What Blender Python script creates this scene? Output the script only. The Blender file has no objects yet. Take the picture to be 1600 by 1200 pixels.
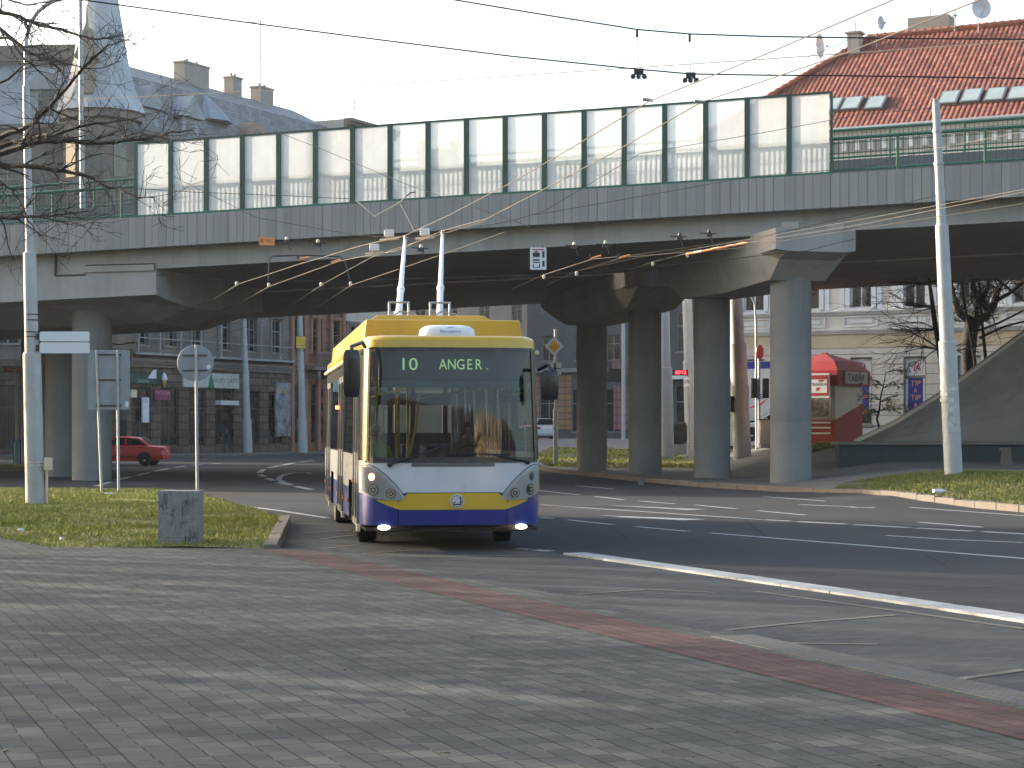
import bpy, bmesh, math, random
from mathutils import Vector, Matrix
R = math.radians
random.seed(7)
SC = bpy.context.scene
COL = SC.collection

# ------------------------------------------------------------------ camera, sky, sun
F, CX, HY, CH = 3000.0, 800.0, 670.0, 1.75
cam = bpy.data.cameras.new("camera"); camo = bpy.data.objects.new("camera", cam); COL.objects.link(camo)
cam.sensor_width = 36; cam.lens = 36 * F / 1600; cam.shift_y = (HY - 600) / 1600
cam.clip_start = 0.2; cam.clip_end = 2000
camo.location = (0, 0, CH); camo.rotation_euler = (R(90), 0, 0)
SC.camera = camo
SUN_AZ, SUN_EL = 28.0, 12.5          # degrees behind the picture plane (to the left), elevation
sd = Vector((-math.cos(R(SUN_AZ)) * math.cos(R(SUN_EL)), math.sin(R(SUN_AZ)) * math.cos(R(SUN_EL)), math.sin(R(SUN_EL))))
W = bpy.data.worlds.new("World"); SC.world = W; W.use_nodes = True
wn = W.node_tree; bg = wn.nodes["Background"]
sky = wn.nodes.new("ShaderNodeTexSky"); sky.sky_type = 'NISHITA'; sky.sun_disc = False
sky.sun_elevation = R(SUN_EL); sky.sun_rotation = math.atan2(sd.x, sd.y)
sky.air_density = 1.0; sky.dust_density = 4.5; sky.ozone_density = 0.9
wn.links.new(sky.outputs[0], bg.inputs[0]); bg.inputs[1].default_value = 0.15
sl = bpy.data.lights.new("sun", 'SUN'); sl.energy = 3.1; sl.angle = R(0.5); sl.color = (1.0, 0.88, 0.73)
so = bpy.data.objects.new("sun", sl); COL.objects.link(so)
so.rotation_euler = sd.to_track_quat('Z', 'Y').to_euler(); so.location = (-60, 60, 60)
SC.view_settings.view_transform = 'Standard'; SC.view_settings.look = 'None'
SC.view_settings.exposure = 2.05; SC.view_settings.gamma = 1.0
SC.render.engine = 'CYCLES'
SC.cycles.max_bounces = 6; SC.cycles.transparent_max_bounces = 24
SC.cycles.caustics_reflective = False; SC.cycles.caustics_refractive = False

# ------------------------------------------------------------------ helpers
def P(px, py, d): return Vector(((px - CX) * d / F, d, CH + (HY - py) * d / F))
def G(px, py, z=0.0):
    d = (CH - z) * F / (py - HY); return Vector(((px - CX) * d / F, d, z))
def ss(a, b, x):
    t = min(1, max(0, (x - a) / (b - a))); return t * t * (3 - 2 * t)
def gz(x, y):
    r = ss(8.0, 12.0, x)
    zm = 1.0 * ss(78, 114, y) * ss(-9, 2, x)
    zr = .45 * ss(42.5, 50, y) + .6 * ss(56, 76, y)
    return zm * (1 - r) + zr * r

class N:
    """node material builder"""
    def __init__(s, name):
        s.m = bpy.data.materials.new(name); s.m.use_nodes = True
        s.t = s.m.node_tree; s.b = s.t.nodes["Principled BSDF"]; s.o = s.t.nodes["Material Output"]
        s._c = None
    def add(s, typ, ins=None, **kw):
        n = s.t.nodes.new("ShaderNode" + typ)
        for k, v in kw.items(): setattr(n, k, v)
        for k, v in (ins or {}).items():
            if isinstance(v, bpy.types.NodeSocket): s.t.links.new(v, n.inputs[k])
            else: n.inputs[k].default_value = v
        return n
    def link(s, a, b): s.t.links.new(a, b)
    def co(s):
        if s._c is None: s._c = s.add("TexCoord").outputs["Object"]
        return s._c
    def math(s, op, a, b=0.0, clamp=False):
        n = s.add("Math", {0: a, 1: b}, operation=op, use_clamp=clamp); return n.outputs[0]
    def noise(s, scale, detail=4, vec=None, rough=.55):
        return s.add("TexNoise", {"Vector": vec or s.co(), "Scale": scale, "Detail": detail, "Roughness": rough}).outputs["Fac"]
    def mapv(s, scale=(1, 1, 1), rot=(0, 0, 0), vec=None):
        return s.add("Mapping", {"Vector": vec or s.co(), "Rotation": rot, "Scale": scale}).outputs[0]
    def ramp(s, fac, stops):
        n = s.add("ValToRGB", {"Fac": fac}); e = n.color_ramp.elements
        while len(e) < len(stops): e.new(.5)
        for i, (p, c) in enumerate(stops):
            e[i].position = p; e[i].color = (*c, 1) if len(c) == 3 else c
        return n.outputs[0]
    def mix(s, fac, a, b, mode='MIX'):
        n = s.add("Mix", data_type='RGBA', blend_type=mode)
        for k, v in ((0, fac), (6, a), (7, b)):
            if isinstance(v, bpy.types.NodeSocket): s.t.links.new(v, n.inputs[k])
            elif k == 0: n.inputs[0].default_value = v
            else: n.inputs[k].default_value = (*v, 1) if len(v) == 3 else v
        return n.outputs[2]
    def set(s, col=None, rough=None, metal=None, spec=None, bump=None, bstr=.3, bdist=.02):
        for k, v in (("Base Color", col), ("Roughness", rough), ("Metallic", metal), ("Specular IOR Level", spec)):
            if v is None: continue
            if isinstance(v, bpy.types.NodeSocket): s.t.links.new(v, s.b.inputs[k])
            else: s.b.inputs[k].default_value = (*v, 1) if isinstance(v, tuple) else v
        if bump is not None:
            bn = s.add("Bump", {"Height": bump, "Strength": bstr, "Distance": bdist})
            s.t.links.new(bn.outputs[0], s.b.inputs["Normal"])
        return s.m

def mat(name, col, rough=.6, metal=0.0, var=.2, scale=2.0, bump=0.0, bscale=40, spec=.5, dirt=0.0, dcol=(.08, .075, .07), streak=0.0):
    n = N(name)
    lo = tuple(max(0, c * (1 - var)) for c in col); hi = tuple(min(1, c * (1 + var)) for c in col)
    c = n.ramp(n.noise(scale, 5), [(.3, lo), (.7, hi)])
    if dirt:
        f = n.ramp(n.noise(scale * .7 + .13, 8, rough=.68), [(.5, (0, 0, 0)), (.75, (1, 1, 1))])
        c = n.mix(n.math('MULTIPLY', f, dirt), c, dcol)
    if streak:
        v = n.mapv((3.2, 3.2, .22)); f = n.ramp(n.noise(1.0, 6, v, .7), [(.5, (0, 0, 0)), (.72, (1, 1, 1))])
        c = n.mix(n.math('MULTIPLY', f, streak), c, dcol)
    return n.set(c, rough, metal, spec, n.noise(bscale, 3) if bump else None, bump, .02)

class MB:
    """collects geometry, several material slots; build() links ONE mesh object"""
    def __init__(s): s.v = []; s.f = []; s.mi = []; s.cur = 0
    def m(s, i): s.cur = i; return s
    def quad(s, *pts):
        b = len(s.v); s.v += [tuple(p) for p in pts]; s.f.append(tuple(range(b, b + len(pts)))); s.mi.append(s.cur); return s
    def box(s, c, size, rot=None, taper=1.0):
        x, y, z = (q / 2 for q in size); c = Vector(c); M = rot.to_3x3() if rot else None
        vs = []
        for dz in (-1, 1):
            k = taper if dz > 0 else 1.0
            for dx, dy in ((-1, -1), (1, -1), (1, 1), (-1, 1)):
                q = Vector((dx * x * k, dy * y * k, dz * z)); vs.append(tuple(c + (M @ q if M else q)))
        b = len(s.v); s.v += vs
        for f in ((3, 2, 1, 0), (4, 5, 6, 7), (0, 1, 5, 4), (1, 2, 6, 5), (2, 3, 7, 6), (3, 0, 4, 7)):
            s.f.append(tuple(b + i for i in f)); s.mi.append(s.cur)
        return s
    def bx(s, a, b_):   # min corner, max corner
        return s.box([(p + q) / 2 for p, q in zip(a, b_)], [abs(q - p) for p, q in zip(a, b_)])
    def tube(s, pts, rad, n=8, cap=True):
        pts = [Vector(p) for p in pts]; k = len(pts)
        rad = [rad] * k if isinstance(rad, (int, float)) else list(rad)
        b = len(s.v); up = None
        for i in range(k):
            t = (pts[min(i + 1, k - 1)] - pts[max(i - 1, 0)])
            t = t.normalized() if t.length > 1e-9 else Vector((0, 0, 1))
            if up is None or abs(up.dot(t)) > .98:
                up = Vector((0, 0, 1)) if abs(t.z) < .9 else Vector((1, 0, 0))
            a = t.cross(up).normalized(); c = a.cross(t)
            up = c if k > 1 else up
            for j in range(n):
                w = 2 * math.pi * j / n
                s.v.append(tuple(pts[i] + (a * math.cos(w) + c * math.sin(w)) * rad[i]))
        for i in range(k - 1):
            for j in range(n):
                s.f.append((b + i * n + j, b + i * n + (j + 1) % n, b + (i + 1) * n + (j + 1) % n, b + (i + 1) * n + j)); s.mi.append(s.cur)
        if cap:
            s.f.append(tuple(b + j for j in reversed(range(n)))); s.mi.append(s.cur)
            s.f.append(tuple(b + (k - 1) * n + j for j in range(n))); s.mi.append(s.cur)
        return s
    def lathe(s, prof, c, axis='z', n=24):
        c = Vector(c); b = len(s.v); k = len(prof)
        for r, h in prof:
            for j in range(n):
                w = 2 * math.pi * j / n; a, e = r * math.cos(w), r * math.sin(w)
                q = (a, e, h) if axis == 'z' else ((h, a, e) if axis == 'x' else (e, h, a))
                s.v.append(tuple(c + Vector(q)))
        for i in range(k - 1):
            for j in range(n):
                s.f.append((b + i * n + j, b + i * n + (j + 1) % n, b + (i + 1) * n + (j + 1) % n, b + (i + 1) * n + j)); s.mi.append(s.cur)
        for i in (0, k - 1):
            if prof[i][0] > 1e-5:
                r = range(n) if i else reversed(range(n))
                s.f.append(tuple(b + i * n + j for j in r)); s.mi.append(s.cur)
        return s
    def prism(s, poly, ext):   # poly: list of 3D points (planar), ext: vector
        poly = [Vector(p) for p in poly]; ext = Vector(ext); k = len(poly); b = len(s.v)
        s.v += [tuple(p) for p in poly] + [tuple(p + ext) for p in poly]
        s.f.append(tuple(b + i for i in reversed(range(k)))); s.mi.append(s.cur)
        s.f.append(tuple(b + k + i for i in range(k))); s.mi.append(s.cur)
        for i in range(k):
            j = (i + 1) % k; s.f.append((b + i, b + j, b + k + j, b + k + i)); s.mi.append(s.cur)
        return s
    def loft(s, rings, closed=True, caps=True):
        k = len(rings[0]); b = len(s.v)
        for r in rings: s.v += [tuple(p) for p in r]
        for i in range(len(rings) - 1):
            for j in range(k if closed else k - 1):
                s.f.append((b + i * k + j, b + i * k + (j + 1) % k, b + (i + 1) * k + (j + 1) % k, b + (i + 1) * k + j)); s.mi.append(s.cur)
        if caps and closed:
            s.f.append(tuple(b + j for j in reversed(range(k)))); s.mi.append(s.cur)
            s.f.append(tuple(b + (len(rings) - 1) * k + j for j in range(k))); s.mi.append(s.cur)
        return s

def obj(name, mb, mats, parent=None, off=None, smooth=False, bevel=0.0, fixn=True):
    """one mesh object; off is subtracted (world coordinates -> the parent's own frame)"""
    me = bpy.data.meshes.new(name)
    v = mb.v
    if off is not None:
        ox, oy, oz = off; v = [(a - ox, b - oy, c - oz) for a, b, c in v]
    me.from_pydata(v, [], mb.f)
    mats = mats if isinstance(mats, (list, tuple)) else [mats]
    for m_ in mats: me.materials.append(m_)
    if len(mats) > 1: me.polygons.foreach_set("material_index", mb.mi)
    if fixn or bevel or smooth:
        bm = bmesh.new(); bm.from_mesh(me)
        if smooth or bevel: bmesh.ops.remove_doubles(bm, verts=bm.verts, dist=1e-5)
        if fixn: bmesh.ops.recalc_face_normals(bm, faces=bm.faces)
        if bevel:
            es = [e for e in bm.edges if len(e.link_faces) == 2 and e.calc_face_angle(0) > .6]
            bmesh.ops.bevel(bm, geom=es, offset=bevel, segments=2, affect='EDGES', profile=.6, clamp_overlap=True)
        if smooth:
            for f in bm.faces: f.smooth = True
            for e in bm.edges:
                if len(e.link_faces) == 2 and e.calc_face_angle(0) > R(38): e.smooth = False
        bm.to_mesh(me); bm.free()
    o = bpy.data.objects.new(name, me); COL.objects.link(o)
    if parent: o.parent = parent
    return o

def tag(o, label=None, cat=None, group=None, kind=None):
    if label: o['label'] = label
    if cat: o['category'] = cat
    if group: o['group'] = group
    if kind: o['kind'] = kind
    return o
def thing(name, label, cat, loc=(0, 0, 0), rz=0.0, group=None):
    o = bpy.data.objects.new(name, None); COL.objects.link(o); o.location = loc; o.rotation_euler = (0, 0, rz)
    o.empty_display_size = .3
    return tag(o, label, cat, group)
def kids(o): return [c for c in bpy.data.objects if c.parent == o]
def dup(root, loc=None, rz=None, label=None):
    r = root.copy(); COL.objects.link(r)
    if loc is not None: r.location = loc
    if rz is not None: r.rotation_euler = (0, 0, rz)
    if label: r['label'] = label
    for ch in kids(root):
        c = ch.copy(); COL.objects.link(c); c.parent = r
        for g in kids(ch):
            d = g.copy(); COL.objects.link(d); d.parent = c
    return r
def structure(name, mb, m_, label=None):
    o = obj(name, mb, m_); o['kind'] = 'structure'
    return o

def text_mb(mb, s, size, origin, ux, uz, align='CENTER', depth=.004, squeeze=1.0):
    """lettering as flat polygons laid in the plane (ux, uz) at origin"""
    cu = bpy.data.curves.new("lettering", 'FONT'); cu.body = s; cu.size = size; cu.align_x = align; cu.align_y = 'CENTER'
    cu.resolution_u = 3
    o = bpy.data.objects.new("lettering", cu); COL.objects.link(o)
    dg = bpy.context.evaluated_depsgraph_get(); me = bpy.data.meshes.new_from_object(o.evaluated_get(dg))
    o_, ux, uz = Vector(origin), Vector(ux).normalized(), Vector(uz).normalized(); b = len(mb.v)
    mb.v += [tuple(o_ + ux * v.co.x * squeeze + uz * v.co.y) for v in me.vertices]
    for p in me.polygons: mb.f.append(tuple(b + i for i in p.vertices)); mb.mi.append(mb.cur)
    bpy.data.objects.remove(o); bpy.data.curves.remove(cu); bpy.data.meshes.remove(me)
    return mb

def ground_poly(name, pts, z, m_, cell=3.0, skirt=0.0, follow=True, bulge=0.0):
    bm = bmesh.new()
    vs = [bm.verts.new((p[0], p[1], 0)) for p in pts]; bm.faces.new(vs)
    x0, x1 = min(p[0] for p in pts), max(p[0] for p in pts); y0, y1 = min(p[1] for p in pts), max(p[1] for p in pts)
    if cell:
        for ax, lo, hi in ((0, x0, x1), (1, y0, y1)):
            k = math.floor(lo / cell) + 1
            while k * cell < hi:
                co = [0, 0, 0]; no = [0, 0, 0]; co[ax] = k * cell; no[ax] = 1
                bmesh.ops.bisect_plane(bm, geom=bm.verts[:] + bm.edges[:] + bm.faces[:], plane_co=co, plane_no=no, dist=1e-5)
                k += 1
    bmesh.ops.triangulate(bm, faces=[f for f in bm.faces if len(f.verts) > 4])
    bmesh.ops.recalc_face_normals(bm, faces=bm.faces)
    if bm.faces and sum(f.normal.z for f in bm.faces) < 0: bmesh.ops.reverse_faces(bm, faces=bm.faces)
    for v in bm.verts: v.co.z = z + (gz(v.co.x, v.co.y) if follow else 0)
    if skirt:
        be = [e for e in bm.edges if len(e.link_faces) == 1]
        r = bmesh.ops.extrude_edge_only(bm, edges=be)
        for v in [g for g in r['geom'] if isinstance(g, bmesh.types.BMVert)]: v.co.z -= skirt
    me = bpy.data.meshes.new(name); bm.to_mesh(me); bm.free(); me.materials.append(m_)
    o = bpy.data.objects.new(name, me); COL.objects.link(o); o['kind'] = 'structure'
    return o
def inpoly(x, y, pts):
    c = False; n = len(pts); j = n - 1
    for i in range(n):
        xi, yi, xj, yj = pts[i][0], pts[i][1], pts[j][0], pts[j][1]
        if (yi > y) != (yj > y) and x < (xj - xi) * (y - yi) / (yj - yi) + xi: c = not c
        j = i
    return c

# ------------------------------------------------------------------ materials
def m_asphalt():
    n = N("asphalt")
    big = n.noise(.18, 5); fine = n.noise(60, 3); st = n.noise(1.0, 5, n.mapv((.5, .09, 1), (0, 0, R(-20))))
    c = n.ramp(big, [(.3, (.040, .043, .047)), (.7, (.060, .062, .065))])
    c = n.mix(n.ramp(st, [(.45, (0, 0, 0)), (.75, (.5, .5, .5))]), c, (.035, .035, .037))
    c = n.mix(n.ramp(fine, [(.35, (0, 0, 0)), (.8, (.45, .45, .45))]), c, (.10, .10, .097))
    crack = n.add("TexVoronoi", {"Vector": n.co(), "Scale": .22}, feature='DISTANCE_TO_EDGE').outputs["Distance"]
    c = n.mix(n.ramp(crack, [(.0, (.7, .7, .7)), (.006, (0, 0, 0))]), c, (.03, .03, .03))
    return n.set(c, .9, 0, .08, fine, .35, .01)
def m_pavers(red=False, rot=21.0, cw=.27, ch=.215, kerb=False):
    n = N("pavers_red" if red else "pavers")
    v = n.mapv((1, 1, 1), (0, 0, R(-rot)))            # u across, v along the joints
    sp = n.add("SeparateXYZ", {0: v}); wob = n.math('MULTIPLY', n.math('SUBTRACT', n.noise(2.2, 2), .5), .012)
    u = n.math('DIVIDE', n.math('ADD', sp.outputs[0], wob), cw); w = n.math('DIVIDE', n.math('ADD', sp.outputs[1], wob), ch)
    fu = n.math('FRACT', u); fw = n.math('FRACT', w)
    du = n.math('ABSOLUTE', n.math('SUBTRACT', fu, .5))            # .5 at the long joint, 0 at the half joint
    j1 = n.math('GREATER_THAN', du, .481)
    wn_ = n.add("TexWhiteNoise", {0: n.add("CombineXYZ", {0: n.math('FLOOR', u), 1: n.math('FLOOR', w)}).outputs[0]}, noise_dimensions='3D')
    shift = n.math('MULTIPLY', n.math('SUBTRACT', wn_.outputs["Value"], .5), .06)
    j2 = n.math('LESS_THAN', n.math('ABSOLUTE', n.math('ADD', n.math('SUBTRACT', fu, .5), shift)), .016)
    j2 = n.math('MULTIPLY', j2, n.math('LESS_THAN', n.math('ABSOLUTE', n.math('SUBTRACT', fw, .5)), .36))
    dw = n.math('ABSOLUTE', n.math('SUBTRACT', fw, .5))
    j3 = n.math('MULTIPLY', n.math('GREATER_THAN', dw, .476), n.math('GREATER_THAN', n.noise(3.0, 2), .46))
    jj = n.math('MAXIMUM', n.math('MAXIMUM', j1, j2), j3)
    half = n.math('GREATER_THAN', fu, .5)
    cell = n.add("TexWhiteNoise", {0: n.add("CombineXYZ", {0: n.math('ADD', n.math('MULTIPLY', n.math('FLOOR', u), 2), half), 1: n.math('FLOOR', w)}).outputs[0]}, noise_dimensions='3D').outputs["Value"]
    if red: base = n.ramp(cell, [(0, (.092, .057, .052)), (1, (.122, .078, .07))])
    else: base = n.ramp(cell, [(0, (.066, .072, .068)), (.5, (.088, .093, .087)), (1, (.114, .117, .107))])
    row = n.noise(1.0, 3, n.mapv((.16, 1.9, 1), (0, 0, 0), v))       # noise stretched along the courses, darkening some of them
    base = n.mix(n.ramp(row, [(.42, (.5, .5, .5)), (.56, (0, 0, 0))]), base, (.07, .042, .038) if red else (.046, .052, .055))
    gr = n.noise(90, 4); base = n.mix(n.ramp(gr, [(.4, (0, 0, 0)), (.8, (.35, .35, .35))]), base, (.065, .063, .058))
    st = n.noise(.7, 7, rough=.7); base = n.mix(n.ramp(st, [(.52, (0, 0, 0)), (.75, (.4, .4, .4))]), base, (.07, .068, .063))
    base = n.mix(n.math('MULTIPLY', jj, .95), base, (.024, .023, .021))
    h = n.math('ADD', n.math('MULTIPLY', n.math('SUBTRACT', 1.0, jj), 1.0), n.math('ADD', n.math('MULTIPLY', gr, .25), n.math('MULTIPLY', cell, .35)))
    return n.set(base, .88, 0, .1, h, .5, .008)
def m_bay():
    n = N("bus_bay_blocks")
    v = n.mapv((1, 1, 1), (0, 0, R(-21)))
    br = n.add("TexBrick", {"Vector": v, "Scale": 1.0, "Mortar Size": .006, "Brick Width": .22, "Row Height": .11, "Color1": (.058, .063, .066, 1), "Color2": (.080, .085, .086, 1), "Mortar": (.045, .043, .039, 1)})
    c = n.mix(n.ramp(n.noise(.5, 6, rough=.7), [(.45, (0, 0, 0)), (.75, (.6, .6, .6))]), br.outputs[0], (.056, .06, .063))
    c = n.mix(n.ramp(n.noise(1.0, 4, n.mapv((.9, .12, 1), (0, 0, 0), v)), [(.5, (0, 0, 0)), (.8, (.5, .5, .5))]), c, (.05, .053, .056))
    return n.set(c, .85, 0, .1, br.outputs["Fac"], -.4, .006)
def m_grass(name, a, b, d):
    n = N(name)
    c = n.ramp(n.noise(.8, 6, rough=.65), [(.3, a), (.7, b)])
    c = n.mix(n.ramp(n.noise(2.3, 4), [(.5, (0, 0, 0)), (.78, (.8, .8, .8))]), c, d)
    c = n.mix(n.ramp(n.noise(45, 2), [(.35, (0, 0, 0)), (.7, (.5, .5, .5))]), c, (a[0] * .5, a[1] * .55, a[2] * .5))
    return n.set(c, .8, 0, .2, n.noise(60, 3), .6, .03)
def m_ribbed():
    n = N("ribbed_concrete")
    sp = n.add("SeparateXYZ", {0: n.co()})
    u = n.math('ADD', n.math('DIVIDE', sp.outputs[0], .27), n.math('MULTIPLY', n.noise(.9, 1, n.mapv((1, .001, .001))), 1.6))
    fu = n.math('FRACT', u)
    wv = n.add("TexWhiteNoise", {1: n.math('FLOOR', u)}, noise_dimensions='1D').outputs["Value"]
    g = n.math('LESS_THAN', fu, n.math('MULTIPLY', n.math('ADD', wv, .25), .10))
    c = n.ramp(wv, [(0, (.245, .25, .25)), (1, (.305, .306, .30))])
    st = n.noise(1.0, 6, n.mapv((5, 5, .5)), .7)
    c = n.mix(n.ramp(st, [(.48, (0, 0, 0)), (.75, (.4, .4, .4))]), c, (.17, .17, .165))
    c = n.mix(n.math('MULTIPLY', g, .7), c, (.10, .10, .097))
    return n.set(c, .85, 0, .2, n.math('SUBTRACT', 1.0, g), .6, .03)
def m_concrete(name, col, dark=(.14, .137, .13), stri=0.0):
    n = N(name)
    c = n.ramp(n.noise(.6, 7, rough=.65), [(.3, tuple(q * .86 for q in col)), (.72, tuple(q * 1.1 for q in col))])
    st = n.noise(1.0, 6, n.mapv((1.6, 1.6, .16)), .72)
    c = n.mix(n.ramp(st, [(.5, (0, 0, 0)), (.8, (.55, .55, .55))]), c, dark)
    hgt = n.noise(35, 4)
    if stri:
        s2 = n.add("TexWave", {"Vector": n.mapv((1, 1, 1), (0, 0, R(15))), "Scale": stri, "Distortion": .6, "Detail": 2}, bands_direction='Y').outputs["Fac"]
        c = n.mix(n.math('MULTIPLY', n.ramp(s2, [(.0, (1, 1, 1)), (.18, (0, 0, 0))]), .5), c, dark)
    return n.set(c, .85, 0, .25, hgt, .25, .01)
def m_stone(name, col, bw, bh, mortar=.03, var=.25, off=.5, dirt=.6):
    n = N(name)
    sp = n.add("SeparateXYZ", {0: n.co()}); v = n.add("CombineXYZ", {0: sp.outputs[0], 1: sp.outputs[2], 2: 0.0}).outputs[0]
    br = n.add("TexBrick", {"Vector": v, "Scale": 1.0, "Mortar Size": mortar, "Brick Width": bw, "Row Height": bh,
               "Color1": (*[q * (1 - var) for q in col], 1), "Color2": (*[min(1, q * (1 + var)) for q in col], 1), "Mortar": (*[q * .35 for q in col], 1)}, offset=off)
    c = n.mix(n.ramp(n.noise(.35, 8, rough=.7), [(.42, (0, 0, 0)), (.7, (dirt, dirt, dirt))]), br.outputs[0], tuple(q * .45 for q in col))
    st = n.noise(1.0, 6, n.mapv((1.2, 1.2, .12)), .72)
    c = n.mix(n.ramp(st, [(.5, (0, 0, 0)), (.8, (.6, .6, .6))]), c, tuple(q * .4 for q in col))
    return n.set(c, .9, 0, .2, n.math('ADD', n.math('MULTIPLY', br.outputs["Fac"], -1.0), n.math('MULTIPLY', n.noise(12, 4), .5)), .6, .03)
def m_tiles():
    n = N("clay_roof_tiles")
    sp = n.add("SeparateXYZ", {0: n.co()})
    row = n.math('DIVIDE', sp.outputs[2], .215); fr = n.math('FRACT', row)
    col = n.math('DIVIDE', sp.outputs[0], .235); fc = n.math('FRACT', col)
    wv = n.add("TexWhiteNoise", {0: n.add("CombineXYZ", {0: n.math('FLOOR', col), 1: n.math('FLOOR', row)}).outputs[0]}, noise_dimensions='3D').outputs["Value"]
    c = n.ramp(wv, [(0, (.125, .038, .028)), (.55, (.18, .055, .038)), (1, (.25, .09, .062))])
    c = n.mix(n.ramp(n.noise(.45, 6, rough=.7), [(.48, (0, 0, 0)), (.75, (.65, .65, .65))]), c, (.075, .035, .03))
    edge = n.math('MAXIMUM', n.math('LESS_THAN', fr, .13), n.math('LESS_THAN', fc, .14))
    c = n.mix(n.math('MULTIPLY', edge, .6), c, (.09, .03, .022))
    h = n.math('ADD', n.math('MULTIPLY', n.math('SINE', n.math('MULTIPLY', fc, math.pi)), 1.0), n.math('MULTIPLY', n.math('SUBTRACT', 1.0, fr), .8))
    return n.set(c, .75, 0, .3, h, 1.0, .05)
def m_seamed(name, col):
    n = N(name)
    c = n.ramp(n.noise(.5, 6), [(.3, tuple(q * .75 for q in col)), (.7, tuple(q * 1.2 for q in col))])
    st = n.noise(1.0, 5, n.mapv((2.5, 2.5, .25)), .7); c = n.mix(n.ramp(st, [(.5, (0, 0, 0)), (.8, (.5, .5, .5))]), c, tuple(q * .55 for q in col))
    return n.set(c, .55, .1, .5, n.noise(6, 3), .2, .02)
def m_slate(name, col):
    n = N(name)
    sp = n.add("SeparateXYZ", {0: n.co()}); v = n.add("CombineXYZ", {0: sp.outputs[0], 1: sp.outputs[2], 2: 0.0}).outputs[0]
    br = n.add("TexBrick", {"Vector": v, "Scale": 1.0, "Mortar Size": .015, "Brick Width": .4, "Row Height": .22,
               "Color1": (*[q * .75 for q in col], 1), "Color2": (*[q * 1.25 for q in col], 1), "Mortar": (*[q * .4 for q in col], 1)})
    c = n.mix(n.ramp(n.noise(.4, 6), [(.45, (0, 0, 0)), (.75, (.7, .7, .7))]), br.outputs[0], tuple(q * .6 for q in col))
    return n.set(c, .6, 0, .4, br.outputs["Fac"], -.4, .02)
def m_emit(name, col, strength):
    n = N(name); n.set(col, .5); n.b.inputs["Emission Color"].default_value = (*col, 1); n.b.inputs["Emission Strength"].default_value = strength
    return n.m
def m_seeglass(name, tint, rough=.02, base=.06, k=1.0):
    n = N(name)
    fr = n.add("Fresnel", {"IOR": 1.5}).outputs[0]
    f = n.math('ADD', n.math('MULTIPLY', fr, k), base, True)
    tr = n.add("BsdfTransparent", {"Color": (*tint, 1)}); gl = n.add("BsdfGlossy", {"Color": (1, 1, 1, 1), "Roughness": rough})
    mx = n.add("MixShader", {0: f, 1: tr.outputs[0], 2: gl.outputs[0]}); n.link(mx.outputs[0], n.o.inputs[0])
    return n.m
def m_block():
    n = N("weathered_block")
    c = n.ramp(n.noise(9, 6, rough=.7), [(.3, (.17, .17, .165)), (.7, (.29, .285, .275))])
    c = n.mix(n.ramp(n.noise(1.0, 8, n.mapv((5, 5, 2.2)), .8), [(.50, (0, 0, 0)), (.60, (.9, .9, .9))]), c, (.035, .035, .035))
    c = n.mix(n.ramp(n.noise(4.2, 8, rough=.8), [(.55, (0, 0, 0)), (.66, (.8, .8, .8))]), c, (.05, .05, .048))
    return n.set(c, .9, 0, .2, n.noise(40, 5), .5, .01)
def m_frosted():
    n = N("frosted_barrier_panel")
    f = n.noise(3, 4); st = n.noise(1.0, 4, n.mapv((9, 9, .6)), .7)
    c = n.ramp(n.math('MULTIPLY', n.math('ADD', f, st), .5), [(.35, (.74, .75, .74)), (.65, (.86, .87, .85))])
    tr = n.add("BsdfTransparent", {"Color": (.93, .95, .94, 1)})
    tl = n.add("BsdfTranslucent", {"Color": c}); df = n.add("BsdfDiffuse", {"Color": c})
    gl = n.add("BsdfGlossy", {"Roughness": .25})
    a = n.add("MixShader", {0: .35, 1: tl.outputs[0], 2: df.outputs[0]})
    b = n.add("MixShader", {0: .15, 1: a.outputs[0], 2: tr.outputs[0]})
    e = n.add("MixShader", {0: .05, 1: b.outputs[0], 2: gl.outputs[0]}); n.link(e.outputs[0], n.o.inputs[0])
    return n.m
def m_paint(name, col, rough=.35, dirt=.35, coat=.3):
    n = N(name)
    c = n.ramp(n.noise(1.3, 4), [(.3, tuple(q * .93 for q in col)), (.7, tuple(min(1, q * 1.05) for q in col))])
    sp = n.add("SeparateXYZ", {0: n.co()})
    f = n.ramp(n.noise(1.0, 7, n.mapv((2, 2, .7)), .7), [(.46, (0, 0, 0)), (.8, (1, 1, 1))])
    c = n.mix(n.math('MULTIPLY', f, dirt), c, tuple(q * .5 + .03 for q in col))
    n.set(c, n.math('ADD', n.math('MULTIPLY', n.noise(5, 4), .2), rough - .1), 0, .5)
    n.b.inputs["Coat Weight"].default_value = coat; n.b.inputs["Coat Roughness"].default_value = .08
    return n.m

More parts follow.
